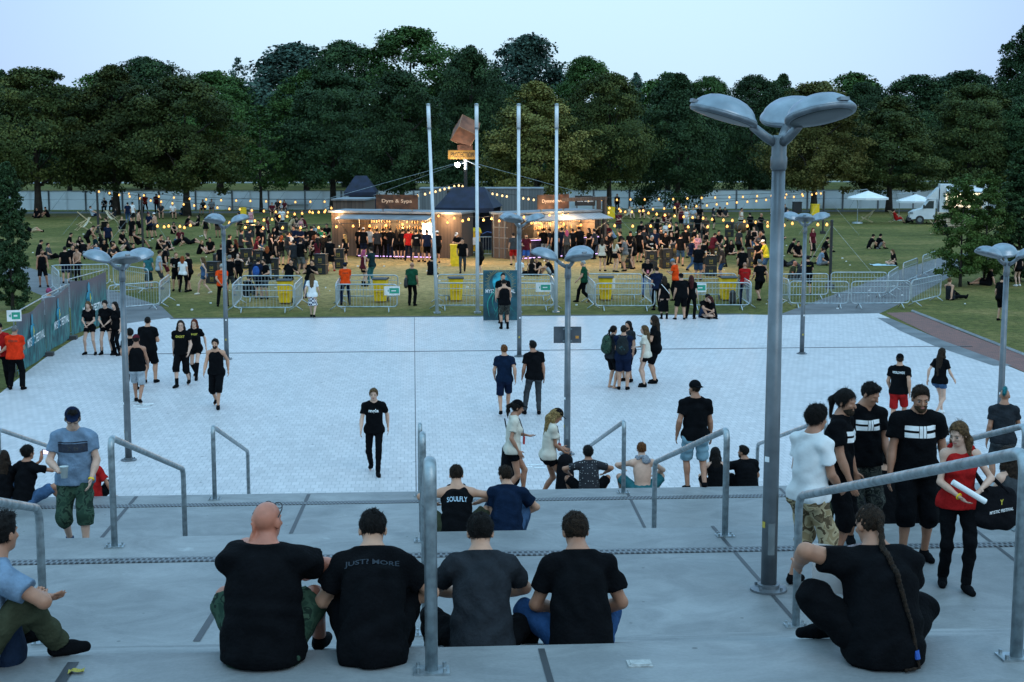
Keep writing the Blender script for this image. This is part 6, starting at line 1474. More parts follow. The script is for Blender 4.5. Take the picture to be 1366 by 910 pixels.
def strands(o, kind, n):
    me = o.data
    if me.get('strands'): return
    me['strands'] = 1
    nv = len(me.vertices); co = np.empty(nv*3); me.vertices.foreach_get('co', co); co = co.reshape(-1, 3); no = np.empty(nv*3); me.vertices.foreach_get('normal', no); no = no.reshape(-1, 3)
    nf = len(me.polygons); F0 = np.empty(nf*4, np.int32); me.loops.foreach_get('vertex_index', F0); F0 = F0.reshape(-1, 4)
    rs = np.random.RandomState(nv % 999); i = rs.randint(0, nv, n); P = co[i]; Nn = no[i]; L = {'short': .013, 'crop': .007, 'bushy': .022}.get(kind, .040)
    g = np.array([0, 0, -1.0])-Nn*(Nn @ np.array([0, 0, -1.0]))[:, None]
    D = Nn*(.34 if kind in ('short', 'bushy', 'crop') else .05)+g*.95+rs.randn(n, 3)*(.22 if kind in ('short', 'bushy', 'crop') else .10); D /= np.linalg.norm(D, axis=1)[:, None]
    S_ = np.cross(D, Nn+.01); S_ /= np.linalg.norm(S_, axis=1)[:, None]+1e-6; S_ *= .0022; T = P+D*(L*(.5+rs.rand(n)))[:, None]; B = P-Nn*.004
    V = np.concatenate([co, np.stack([B-S_, B+S_, T+S_*.3, T-S_*.3], 1).reshape(-1, 3)]); Fq = np.concatenate([F0, nv+np.arange(n*4, dtype=np.int32).reshape(-1, 4)])
    me.clear_geometry(); k = len(Fq)
    me.vertices.add(len(V)); me.vertices.foreach_set('co', V.astype(np.float32).ravel()); me.loops.add(k*4); me.loops.foreach_set('vertex_index', Fq.astype(np.int32).ravel()); me.polygons.add(k); me.polygons.foreach_set('loop_start', np.arange(k, dtype=np.int32)*4); me.polygons.foreach_set('use_smooth', np.ones(k, bool)); me.update(calc_edges=True)
NICE = {'tee': 'shirt', 'tank': 'tank_top', 'crop': 'crop_top', 'long': 'sweater', 'minis': 'shorts', 'long_shorts': 'shorts', 'jeans': 'jeans'}
def person(label, key, pose, loc, rz, top=None, bottom=None, hair=None, skin='fair', shoes='black', fem=False, b=1.0, h=.016, s=1.0, cap=None, beard=None, boot=0.0, socks=None, group=None, zoff=0.0):
    me = piece(key, pose, fem, b, 'body', h)
    o = inst('person', me, SKIN[skin]); tag(o, label, 'person', group)
    o.location = loc; o.rotation_euler = (0, 0, R(rz)); o.scale = (s, s, s)
    ch = {}
    def put(nm, what, mat):
        c = inst(nm, piece(key, pose, fem, b, what, h), mat, o); ch[nm] = c; return c
    if top: put(NICE.get(top[0], top[0]), top[0], cloth(top[1]))
    if bottom: put(NICE.get(bottom[0].split(':')[0], bottom[0].split(':')[0]), bottom[0], cloth(bottom[1]))
    if shoes:
        for n in ('R', 'L'): put('shoe', 'shoe:%s:%s' % (n, boot) if boot else 'shoe:'+n, cloth(shoes) if shoes != 'blackl' else M_BLK)
    if socks:
        for n in ('R', 'L'): put('sock', 'sock:%s:%s' % (n, socks[0]), cloth(socks[1]))
    if hair: put('hair', 'hair:'+hair[0], hairm(hair[1]))
    if hair and h < .013: strands(ch['hair'], hair[0], 2600 if h < .0105 else 1100)
    if cap: put('cap', 'cap:b' if cap[0] == 'b' else 'cap', cloth(cap[1]))
    if beard: put('beard', 'beard:b' if beard[0] == 'b' else 'beard', plain('beard_'+beard[1], [x*1.0+.018*(3-i)/3 for i, x in enumerate(HC[beard[1]])], .85, 0, .4, 60, spec=.15))
    o_S = PCACHE[(key, fem, round(b, 2), 'sk')]
    return o, o_S, ch
def print_on(o, S, shirt, txt, width, height, up=.03, front=True, mat=None, poly=None, dx=0.0, bold=.02):
    """lettering laid onto the shirt, following its surface"""
    if poly is None:
        Vt, Ft = text_mesh(txt, 1.0, 1.0, bold)
        xs = [v[0] for v in Vt]; ys = [v[1] for v in Vt]; w0 = max(xs)-min(xs); h0 = max(ys)-min(ys); cx = (max(xs)+min(xs))/2; cy = (max(ys)+min(ys))/2
        Vt = [((x-cx)/w0*width, (y-cy)/h0*height) for x, y in Vt]
    else:
        Vt, Ft = [], []
        for (x0, y0, x1, y1) in poly:
            nn = max(1, int((x1-x0)*width/.02)); mm = max(1, int((y1-y0)*height/.02)); k = len(Vt)
            for j in range(mm+1):
                for i in range(nn+1): Vt.append(((x0+(x1-x0)*i/nn)*width, (y0+(y1-y0)*j/mm)*height))
            Ft += [(k+j*(nn+1)+i, k+j*(nn+1)+i+1, k+(j+1)*(nn+1)+i+1, k+(j+1)*(nn+1)+i) for j in range(mm) for i in range(nn)]
    bv = BVHTree.FromPolygons([v.co for v in shirt.data.vertices], [tuple(p.vertices) for p in shirt.data.polygons])
    Rc = S['Rc']; s = 1 if front else -1; C = Vector(S['C']+Rc[:, 2]*up); ex = Vector(Rc[:, 0])*(-s); ey = Vector(Rc[:, 2]); ez = Vector(Rc[:, 1])*s
    out = []
    for x, y in Vt:
        q = C+ex*(x+dx)+ey*y; hit, n, i, d = bv.ray_cast(q+ez*.45, -ez, .6); out.append((hit+ez*.006) if hit is not None else q+ez*.13)
    mb = MB(); mb.add(out, Ft)
    return obj('print', mb, mat or M_LETTER, shirt)
def eyes(o, S, brow='brown', lips=True):
    Rh, X = S['Rh'], S['X']; 
    for s in (-1, 1):
        mb = MB(); c = Vector(X+Rh @ V3(s*.033, .0855, -.002))
        mb.lathe([(.002, -.006), (.012, -.004), (.0125, .002), (.008, .0055), (.001, .0065)], 10, Matrix.Translation(c) @ Matrix((Rh).tolist()).to_4x4() @ Matrix.Rotation(R(-90), 4, 'X'))
        e = obj('eye', mb, plain('eye_white', (.20, .16, .14), .5), o, True)
        mb = MB(); mb.lathe([(.0065, .0), (.0065, .0025), (.002, .003)], 8, Matrix.Translation(Vector(X+Rh @ V3(s*.033, .0905, -.002))) @ Matrix((Rh).tolist()).to_4x4() @ Matrix.Rotation(R(-90), 4, 'X')); obj('iris', mb, plain('iris', (.02, .015, .01), .2), e)
        mb = MB(); mb.tube([Vector(X+Rh @ V3(s*.014, .099, .017)), Vector(X+Rh @ V3(s*.034, .098, .024)), Vector(X+Rh @ V3(s*.054, .082, .017))], [.0022, .003, .0012], 5); obj('eyebrow', mb, hairm(brow), o)
    if lips:
        mb = MB(); mb.tube([Vector(X+Rh @ V3(-.024, .094, -.062)), Vector(X+Rh @ V3(0, .102, -.059)), Vector(X+Rh @ V3(.024, .094, -.062))], [.002, .0045, .002], 6); mb.tube([Vector(X+Rh @ V3(-.02, .094, -.066)), Vector(X+Rh @ V3(0, .101, -.069)), Vector(X+Rh @ V3(.02, .094, -.066))], [.002, .005, .002], 6); obj('lips', mb, plain('lips', (.36, .13, .11), .45), o, True)
def glasses(o, S, dark=True, on_head=False):
    Rh, X = S['Rh'], S['X']; mb = MB(); up = .085 if on_head else 0.0; fw = .075 if on_head else .10
    for s in (-1, 1):
        c = X+Rh @ V3(s*.035, fw, up)
        pts = [Vector(c+Rh @ V3(.026*math.cos(a), -.006*abs(math.cos(a)), .018*math.sin(a))) for a in [2*math.pi*k/12 for k in range(13)]]
        mb.tube(pts, .003, 5)
        mb.tube([Vector(c+Rh @ V3(s*.026, -.004, 0)), Vector(X+Rh @ V3(s*.088, fw-.05, up*.9)), Vector(X+Rh @ V3(s*.09, -.02, up*.45))], .004, 5)
    mb.tube([Vector(X+Rh @ V3(-.01, fw+.004, up)), Vector(X+Rh @ V3(.01, fw+.004, up))], .003, 5)
    obj('glasses', mb, M_BLK, o)
# ---------------------------------------------------------------- poses
D2 = dict
POSE = {
 'stand': {}, 'stand2': D2(pelvis=(.03, 0, .925), proll=4, side=-3, hR=(.27, .06, .86), hL=(-.24, .12, .90), fL=(-.19, .06, .085), twist=8, hyaw=14),
 'pocket': D2(hR=(.20, .10, .90), hL=(-.20, .10, .90), eR=(1, -.7, -.1), eL=(-1, -.7, -.1), hyaw=-12),
 'cup': D2(hR=(.13, .30, 1.12), eR=(.6, -.6, -.8), hL=(-.25, .05, .86), hyaw=10, fR=(.15, .07, .085)),
 'crossed': D2(hR=(-.13, .21, 1.16), hL=(.13, .23, 1.13), eR=(1, -.2, -.8), eL=(-1, -.2, -.8), lean=0),
 'phone': D2(hR=(.06, .30, 1.20), hL=(-.06, .30, 1.18), eR=(.8, -.3, -.9), eL=(-.8, -.3, -.9), hpitch=28, lean=8),
 'drink': D2(hR=(.07, .20, 1.50), eR=(1, .1, -.5), hL=(-.2, .2, 1.05), hpitch=-12),
 'point': D2(hR=(.42, .50, 1.52), eR=(.5, -.4, -.6), gR=(.5, .8, .2), hyaw=-25, hL=(-.25, .05, .86)),
 'table': D2(lean=16, hR=(.20, .40, 1.10), hL=(-.16, .42, 1.10), eR=(.9, -.5, -.4), eL=(-.9, -.5, -.4), hpitch=18, hyaw=8),
 'behind': D2(hR=(.06, -.16, .98), hL=(-.06, -.16, .98), eR=(1, -.6, -.1), eL=(-1, -.6, -.1), fR=(.19, 0, .085), fL=(-.19, 0, .085)),
 'front': D2(hR=(.05, .24, 1.0), hL=(-.05, .24, 1.0), eR=(1, -.5, -.4), eL=(-1, -.5, -.4), fR=(.17, 0, .085), fL=(-.17, 0, .085), hpitch=10),
 'walk': D2(pelvis=(0, 0, .90), fL=(-.08, .28, .085), fR=(.09, -.27, .14), hR=(.25, .26, .93), hL=(-.27, -.14, .92), dR=(.1, 1, -.35)),
 'walk2': D2(pelvis=(0, 0, .905), fR=(.08, .24, .085), fL=(-.09, -.24, .13), hL=(-.25, .20, .93), hR=(.27, -.12, .92), dL=(-.1, 1, -.3), hyaw=18),
 'talk': D2(hR=(.22, .36, 1.20), eR=(.7, -.5, -.7), hL=(-.12, .26, 1.10), eL=(-.8, -.4, -.6), twist=-10, hyaw=-10),
 'leanback': D2(pelvis=(.08, .05, .90), lean=-10, side=14, hR=(.42, .25, 1.25), hL=(-.10, .25, 1.15), fR=(.22, .05, .085), fL=(-.18, -.02, .085)),
 'bend': D2(lean=38, ptilt=20, pelvis=(0, -.08, .91), hR=(.15, .45, .85), hL=(-.12, .48, .95), hpitch=40),
 'cross': D2(pelvis=(0, 0, .115), seated=True, lean=14, ptilt=-6, fR=(-.10, .33, .07), fL=(.10, .36, .07), kR=(1, .35, .28), kL=(-1, .35, .28), dR=(-1, .3, -.1), dL=(1, .3, -.1), hR=(.20, .30, .22), hL=(-.14, .33, .22), hpitch=12),
 'knees': D2(pelvis=(0, 0, .115), seated=True, lean=22, ptilt=-8, fR=(.13, .50, .085), fL=(-.12, .54, .085), kR=(.25, .3, 1), kL=(-.25, .3, 1), hR=(.05, .50, .34), hL=(-.06, .50, .32), eR=(1, -.3, -.2), eL=(-1, -.3, -.2), hpitch=8, hyaw=20),
 'legs': D2(pelvis=(0, 0, .115), seated=True, lean=-12, ptilt=-14, fR=(.12, .86, .09), fL=(-.10, .74, .09), kR=(.1, .2, 1), kL=(-.2, .2, 1), dR=(.2, .35, .9), dL=(-.2, .7, .5), hR=(.28, -.30, .05), hL=(-.12, .22, .28), gR=(.3, -1, -.1)),
 'lie': D2(pelvis=(0, 0, .12), seated=True, lean=-58, ptilt=-50, hpitch=-28, fR=(.12, .86, .09), fL=(-.10, .72, .085), kL=(-.1, .2, 1), kR=(.1, .2, 1), dR=(.3, .2, .9), dL=(-.1, .9, .1), hR=(.35, -.42, .06), hL=(-.30, -.45, .06), eR=(.4, -1, .2), eL=(-.4, -1, .2)),
 'bench': D2(pelvis=(0, 0, .56), seated=True, lean=14, fR=(.14, .48, .085), fL=(-.14, .44, .085), kR=(.2, 1, .8), kL=(-.2, 1, .8), hR=(.12, .38, .66), hL=(-.10, .36, .66), eR=(1, -.3, -.2), eL=(-1, -.3, -.2)),
 'deck': D2(pelvis=(0, 0, .40), seated=True, lean=-30, ptilt=-18, fR=(.16, .66, .085), fL=(-.15, .62, .085), kR=(.2, .5, 1), kL=(-.2, .5, 1), hR=(.15, .30, .58), hL=(-.15, .30, .58), eR=(1, -.4, -.3), eL=(-1, -.4, -.3), hpitch=8),
}
CM = {'tan', 'pale', 'fair', 'red', 'ink'}
NP = 0
def crowd(x, y, pose, rz, desc, anchor, z=ZL, h=.018, s=None, mirror=None, loc=None, group=None):
    """desc: sex top colour bottom colour hair colour [skin] [cap:c|capb:c] [beard] [shoes:c] [boot] [fat|slim]"""
    global NP
    NP += 1
    t = desc.split(); fem = t[0] == 'f'; i = 1
    top = None if t[i] == '-' else (t[i], t[i+1]); i += 1 if top is None else 2
    bot = None if t[i] == '-' else (t[i], t[i+1]); i += 1 if bot is None else 2
    hair = None if t[i] == '-' else (t[i], t[i+1]); i += 1 if hair is None else 2
    kw = {}; b = .90 if fem else 1.0; sk = 'pale' if fem else 'fair'; w = []
    for q in t[i:]:
        if q in CM: sk = q
        elif q.startswith('cap'): kw['cap'] = ('b' if q[3] == 'b' else 'f', q.split(':')[1])
        elif q == 'beard': kw['beard'] = ('s', hair[1] if hair else 'brown')
        elif q.startswith('shoes'): kw['shoes'] = q.split(':')[1]
        elif q == 'bare': kw['shoes'] = None
        elif q == 'boot': kw['boot'] = .16
        elif q == 'fat': b = 1.22
        elif q == 'slim': b = .9
        elif q.startswith('socks'): kw['socks'] = (float(q.split(':')[1]), 'black')
    p = dict(POSE[pose]) if isinstance(pose, str) else pose[1]; key = pose if isinstance(pose, str) else pose[0]
    L = G(x, y, z) if loc is None else Vector(loc)
    rr = random.Random(NP); sc = s or (rr.uniform(.92, .965) if fem else rr.uniform(.97, 1.03))
    o, S, ch = person(anchor, key, p, L, rz, top, bot, hair, sk, fem=fem, b=b, h=h, s=sc, group=group, **kw)
    if mirror if mirror is not None else (rr.random() < .4 and h > .015): o.scale = (-sc, sc, sc)
    return o, S, ch
def W(o, S, joint, off=(0, 0, 0)):
    """point of a posed person in the world"""
    M = Matrix.LocRotScale(o.location, o.rotation_euler, o.scale); return M @ (Vector(S[joint])+Vector(off))
PG = 'visitors on the lawn'
C_ = lambda *a, **k: crowd(*a, group=PG, **k)
# ---- left lawn, far band
C_(140, 283, 'bench', 180, 'm tee black trousers black short dark', 'dark dressed man sitting on the kerb by the fence right of the leftmost pole')
C_(151, 283, 'bench', 170, 'm tee charcoal trousers black short dark', 'dark dressed person sitting on the kerb against the second tree trunk')
C_(125, 293, 'deck', -90, 'm tee lgrey shorts navy short brown', 'man in pale shirt reclining just left of the leftmost festoon pole')
C_(152, 294.5, 'deck', 80, 'f tee charcoal shorts black long brown', 'person reclining in the pale deck chair under the second tree')
C_(163, 309, 'deck', 190, 'f tank pink shorts beige bob blond', 'woman in pink lounging in the black backed deck chair')
C_(137, 312, 'deck', 100, 'm tee charcoal shorts dgrey short brown', 'man lounging in the deck chair beside the leftmost festoon pole')
C_(171, 299, 'stand', 10, 'm tee navy jeans denim short dark', 'man in navy and jeans behind the white shirted man by the left fence')
C_(177, 298, 'pocket', -20, 'm tee white shorts charcoal short dark', 'man in white shirt standing by the left fence among dark figures')
C_(194, 284, 'behind', 0, 'm tee red trousers black short dark', 'left one of two men in red at the left fence')
C_(209, 284, 'stand', 5, 'm tee maroon trousers black short dark', 'right one of two men in red at the left fence')
C_(215, 292, 'bench', 190, 'm tee charcoal shorts brown short brown', 'man sitting before the right man in red by the fence')
C_(230, 292, 'bench', -150, 'm tee white shorts black short darkred', 'person in white bent forward on a seat left of the leaning trunk')
C_(245, 287, 'cross', 180, 'm tee dkteal jeans jeans short dark', 'dark person sitting at the foot of the leaning tree trunk')
C_(272, 286, 'bench', 160, 'm tee black shorts black short dark', 'dark person sitting on the kerb right of the leaning trunk')
C_(283, 286, 'bench', 180, 'm tee lgrey shorts navy short dark', 'grey shirted man sitting on the kerb right of the leaning trunk')
C_(50, 291, 'cross', 180, 'm tee black trousers black short dark tan', 'dark person sitting under the tree at the far left')
C_(64, 290, 'knees', 120, 'm tee black shorts black short dark tan', 'second dark person sitting under the tree at the far left')
C_(42, 310, 'lie', -80, 'm tee black shorts beige short brown', 'person lying on the grass beside the left columnar tree')
C_(185, 314, 'cup', -60, 'm - shorts black short dark fair cap:black', 'bare chested man in a cap left of the pole in the left crowd')
C_(200, 318, 'front', 150, 'm tee navy shorts black short dark cap:maroon', 'man with red cap right of the pole in the left crowd')
C_(207, 317, 'stand2', 60, 'm - shorts dgrey short brown fair cap:white', 'bare chested man in a white cap in the left crowd')
C_(185, 332, 'deck', -80, 'm tank black shorts black short brown tan', 'man sprawled with a raised arm beside the pole in the left crowd')
C_(212, 333, 'knees', -130, 'm tank black shorts black short dark fair', 'man in black tank sitting right of the left crowd pole')
C_(232, 328, 'lie', 90, 'm tee black shorts dgreen short brown', 'man in green shorts lying on the grass by the low festoon')
C_(241, 323, 'cross', 180, 'm tee maroon jeans denim short ginger', 'man in jeans sitting cross-legged facing us under the low festoon')
C_(231, 312, 'knees', -150, 'f tank black shorts black bob dark fair', 'woman in black sitting behind the cross-legged man in jeans')
C_(253, 326, 'lie', -100, 'm tee black shorts black short darkred', 'person lying left of the blonde seated woman')
C_(266, 339, 'knees', -110, 'f tee black shorts black long blond', 'blonde woman in black sitting with knees up')
C_(281, 337, 'cross', 175, 'm tee black shorts black short dark', 'man in black sitting right of the seated blonde woman')
C_(275, 321, 'walk', 30, 'f tank black minis beige long brown', 'long legged woman walking past the left far lamp head')
C_(291, 317, 'stand', 180, 'm tee black shorts brown short brown', 'person standing half hidden behind the left far lamp')
C_(249, 302, 'knees', -90, 'm tee black shorts maroon short brown', 'man sitting on the far grass right of the leaning tree')
C_(263, 302, 'legs', 100, 'f tee black minis black long dark', 'woman leaning back on the far grass near the low festoon start')
C_(320, 317, 'stand2', 60, 'm tee black shorts khaki short brown', 'man in khaki shorts standing by the far black crates')
C_(335, 308, 'cup', 170, 'f tank pink shorts white long brown', 'woman in pink top standing beyond the far black crates')
C_(363, 291, 'bench', 190, 'm tee maroon shorts black short brown', 'left one of the group around the right end of the bench')
C_(371, 286, 'bench', 175, 'm tee charcoal shorts black short dark', 'man sitting highest in the group before the left fence')
C_(380, 286, 'bench', 170, 'f tee maroon shorts black long dark', 'woman leaning on the bench just left of the left bar')
C_(375, 292, 'cross', 200, 'm tee lgrey shorts navy short brown', 'pale shirted person sitting below the bench group')
C_(371, 314, 'behind', 20, 'm tee black trousers black short dark', 'man in black standing left of the white shirted man at the crates')
C_(376, 309, 'talk', 180, 'm tee white shorts black short brown', 'white shirted man standing behind the far crate table')
C_(388, 317, 'bend', -70, 'f tee beige jeans beige bob dark', 'person in flowery trousers bending by the far crate table')
C_(390, 304, 'cross', 180, 'm tee black shorts black short brown', 'left one of four sitting close together beyond the crate tables')
C_(398, 304, 'knees', 150, 'f tee charcoal shorts black long brown', 'second one of four sitting beyond the crate tables')
C_(401, 305, 'cross', 200, 'f tank pink shorts black bob red', 'woman with bare shoulders, third of four sitting beyond the tables')
C_(407, 304, 'knees', 100, 'm tee maroon shorts black short dark', 'right one of four sitting beyond the crate tables')
C_(401, 342, 'phone', 170, 'm tee navy shorts navy short dark', 'man looking at his phone left of the green shirted man')
C_(416, 342, 'stand', 20, 'm tee black jeans dgrey short dark beard', 'man in black standing left of the green shirt with white letters')
gz = C_(430, 343, 'stand2', 10, 'm tee green shorts khaki short brown', 'man in green shirt with white lettering on its back', mirror=False)
print_on(gz[0], gz[1], gz[2]['shirt'], 'ZUŻ', .30, .24, -.02, False)
C_(437, 337, 'front', 160, 'm tee black shorts black short dark', 'man half hidden right of the green shirted man')
C_(370, 332, 'cup', -60, 'f tee black shorts black bob brown', 'short woman in black left of the man at the crates')
C_(384, 354, 'talk', -80, 'm tee charcoal shorts dgrey short brown', 'man in grey shorts drinking beside a white shirted man')
C_(389, 353, 'cup', 70, 'm tee lgrey shorts black short brown', 'man in pale shirt facing the man in grey shorts')
# ---- left lawn, near band
C_(105, 334, 'knees', -140, 'f tee black shorts black long brown', 'woman shading her eyes sitting in the left group')
C_(118, 335, 'bend', -60, 'm tank black shorts black short brown', 'man in black tank bending over the seated left group')
C_(129, 334, 'cross', 120, 'm tee dkteal shorts navy short brown', 'man in dark teal shirt sitting in the left group')
C_(145, 335, 'stand2', -160, 'm tee navy jeans black short fairb', 'man in dark blue shirt standing in the left group')
C_(139, 340, 'cross', 200, 'm tee black shorts black short dark', 'dark seated figure behind the left lamp head')
C_(147, 347, 'knees', -120, 'm tee charcoal shorts black short brown', 'seated man just above the left lamp head')
C_(157, 342, 'knees', 100, 'm tank black jeans denim short dark', 'man in tank sitting between the guy wires')
C_(128, 345, 'legs', 150, 'f tee bluegrey shorts beige long brown', 'woman stretching her legs in the left group')
C_(52, 342, 'cross', -60, 'm tee black shorts black short dark', 'dark man sitting beside the left columnar tree')
C_(67, 346, 'legs', -100, 'm tee dgrey jeans black short dark', 'man in grey leaning back behind the man in black tank')
C_(58, 383, 'stand2', -165, 'm tank black shorts black crop brown tan beard shoes:black', 'bearded man in black tank and shorts on the entrance path')
C_(88, 378, 'stand', 5, 'm tee black shorts navy short dark', 'man in black seen from behind on the entrance path')
C_(105, 377, 'front', 150, 'm - jeans black short dark fair cap:black', 'bare chested man behind the rear barrier at the entrance path')
C_(98, 373, 'stand', -150, 'm tee black jeans black short dark', 'dark man behind the bare chested man at the barrier')
C_(199, 385, 'stand', 10, 'f tee teal skirt:.55 dkteal bob dark', 'person in long teal dress right of the left lamp heads')
C_(213, 386, 'cup', -70, 'm tee lgrey shorts dgrey short brown', 'man in pale grey shirt holding a cup by the barrier end')
C_(221, 377, 'cup', -75, 'm tee black shorts maroon short dark beard', 'bearded man in black behind the pale grey shirt')
C_(236, 388, 'cup', 190, 'm tee black shorts black crop ginger', 'ginger man in black facing the red haired woman in white')
C_(244, 390, 'stand2', -15, 'f tee white jeans black bob orange', 'red haired woman in a white shirt seen from behind')
C_(253, 389, 'stand', 70, 'm tee black shorts black short brown beard', 'man in black right of the woman in white')
C_(273, 393, 'walk', 85, 'f tank denim minis denim long fairb shoes:cream', 'woman in a denim romper walking left with a drink')
C_(296, 374, 'stand', -25, 'm tee black trousers beige short ginger', 'man in black and beige trousers behind the orange steward')
q = C_(297, 409, 'behind', 0, 'm tee orange trousers black short white', 'steward in orange shirt standing before the left far lamp', mirror=False)
print_on(q[0], q[1], q[2]['shirt'], 'OCHRONA', .24, .05, .06, False, plain('print_dark', (.1, .03, .01), .8))
C_(307, 395, 'stand2', -10, 'm tee black shorts dgrey short grey', 'grey haired man in black right of the orange steward')
C_(319, 387, 'drink', 170, 'f tank black trousers black bob dark', 'woman in black tank top eating left of the first pen')
C_(336, 391, 'drink', 100, 'f tee charcoal trousers black vlong dark', 'long haired person drinking behind the first pen')
C_(328, 395, 'knees', -40, 'm tee black trousers black short dark', 'dark crouching figure at the left end of the first pen')
C_(345, 399, 'stand', -20, 'm tee navy shorts black short dark', 'person with a blue backpack behind the first pen')
C_(354, 399, 'talk', 150, 'm tee black shorts dgrey short dark beard', 'bearded man right of the blue backpack')
C_(357, 374, 'cup', 0, 'f tee black jeans lgrey bob orange', 'orange haired woman in black seen from behind at a crate table')
C_(341, 357, 'table', -80, 'f tee maroon trousers black long darkred', 'woman with dark red hair at the left crate table')
C_(375, 354, 'table', -15, 'f tank black shorts dgrey vlong orange', 'woman with very long red hair seen from behind')
C_(383, 400, 'leanback', 170, 'm tee black shorts grey short dark', 'man in black leaning sideways behind the first yellow bin')
C_(412, 398, 'leanback', 150, 'm tee black jeans denim short brown', 'man in black and blue jeans leaning back by the gingham skirt woman', mirror=True)
C_(406, 359, 'table', -60, 'm tee black shorts khaki short brown', 'man in camouflage shorts at the widest crate table')
C_(419, 354, 'stand2', 20, 'f tank black jeans black bob red', 'red haired woman in black tank seen from behind')
C_(441, 362, 'stand2', 0, 'm tee black skirt:.42 black short brown shoes:red fat', 'man in a black kilt and red shoes')
C_(461, 352, 'stand', 40, 'f tee black skirt:.32 black long blond', 'blonde woman in a black skirt by the container wall')
q = C_(461, 407, 'front', 5, 'm tee orange jeans navy short dark cap:navy', 'steward in orange shirt and dark cap behind the second pen', mirror=False)
print_on(q[0], q[1], q[2]['shirt'], 'OCHRONA', .24, .05, .06, False, plain('print_dark', (.1, .03, .01), .8))
C_(485, 382, 'stand', -60, 'f tank maroon skirt:.25 black bob pink boot', 'woman in dark red top and boots behind the second pen')
C_(496.5, 380, 'cup', 60, 'm tee dkteal jeans teal short brown', 'man in dark teal shirt facing the woman in boots')
C_(549.5, 408, 'stand', -20, 'm tee dgreen trousers black - tan', 'bald man in green shirt with a shoulder bag by the second pen')
C_(575, 367, 'knees', -20, 'm tee black shorts dgrey short dark', 'dark person sitting on the grass behind the bald man in green')
# ---- at the bars
C_(479, 343, 'stand2', -30, 'm tee black shorts black short brown', 'leftmost man queueing at the left bar')
C_(485, 344, 'stand', -10, 'm tee black shorts navy short dark cap:white', 'man with a white cap queueing at the left bar')
C_(493, 343, 'cup', -30, 'm tee white trousers dgrey short dark', 'white shirted man queueing at the left bar')
C_(512, 344, 'table', 0, 'm tee black jeans black short dark', 'man in black leaning on the left bar counter, fourth from left')
C_(521, 345, 'table', 5, 'm tee black jeans navy short dark', 'man in black and navy jeans at the middle of the left bar')
C_(537, 346, 'stand', -25, 'm tee black shorts black short brown', 'man in black left of the red shirt at the bar')
C_(545, 348, 'stand2', -10, 'm tee red jeans navy short dark', 'man in a bright red shirt at the left bar')
q = C_(555, 349.5, 'stand2', -5, 'm tee black shorts dgrey short brown', 'man in black with a white back print at the left bar', mirror=False)
print_on(q[0], q[1], q[2]['shirt'], 'nuda', .17, .09, .05, False)
C_(562, 349, 'stand', 25, 'm tee brown shorts beige short brown', 'man in beige shorts right of the white back print')
C_(584, 351, 'cup', 30, 'm tee black shorts black short dark cap:white', 'man with a white cap between left bar and flagpole')
C_(498, 338, 'front', 180, 'f tee black trousers black pony dark', 'barmaid behind the left part of the left bar counter', loc=(G(500, 340, 0)+Vector((.15, .9, 0))))
C_(531, 338, 'front', 180, 'm tee black trousers black short dark', 'barman behind the middle of the left bar counter', loc=(G(534, 342, 0)+Vector((.15, .95, 0))))
C_(611, 352, 'phone', 150, 'm tee black jeans dgrey short brown cap:white', 'man with white cap by the narrow yellow bin')
C_(617, 364, 'walk', 175, 'm tee black jeans dgrey short dark', 'man in black walking towards us between the bars')
C_(641.5, 367, 'stand', 60, 'f long black shorts black long dark shoes:white', 'person in black half hidden behind the second flagpole')
C_(685, 354, 'cup', 10, 'm tee dgrey shorts red short dark', 'man in grey shirt and red shorts by the third flagpole')
C_(702, 354, 'cup', 170, 'm tee maroon shorts blue short brown beard', 'man in blue shorts beside the far middle lamp')
C_(692, 368, 'cross', -40, 'm tee white shorts black short brown', 'white shirted person sitting behind the poster board')
C_(709, 368, 'cross', -20, 'f tank black shorts black bob brown', 'woman in black sitting with her back to us right of the poster')
C_(716, 367, 'knees', 170, 'm tee black shorts dgrey short brown', 'man in black sitting face to us right of the poster')
C_(735, 367, 'knees', 90, 'm tee black shorts lgrey short ginger beard', 'ginger man sitting beside the rightmost flagpole')
C_(711, 338, 'front', 180, 'm tee black trousers black short dark', 'barman in front of the lit fridges of the right bar', loc=in_frame(A2, rz2, (L2*.22, .75, 0)))
C_(760, 338, 'front', 185, 'f tee black trousers black pony dark', 'barmaid behind the right bar counter', loc=in_frame(A2, rz2, (L2*.6, .75, 0)))
C_(726, 345, 'table', 10, 'm tee black jeans lgrey short brown', 'man leaning at the right bar left of the jeans couple')
C_(734, 345, 'cup', 60, 'm tee charcoal jeans ldenim short dark', 'man in pale jeans at the right bar')
C_(756, 346, 'stand', 0, 'f tee dgrey jeans dgrey bob pink', 'woman with pink hair at the right bar')
C_(764, 345, 'stand2', 30, 'm tee black shorts black short brown', 'man right of the pink haired woman at the bar')
C_(774, 344, 'table', 20, 'm tee black jeans black short dark fat', 'big man in black at the right end of the bar')
C_(779, 403.5, 'walk', 80, 'm tee dgreen trousers black short white', 'white haired man in green shirt walking left by the pen')
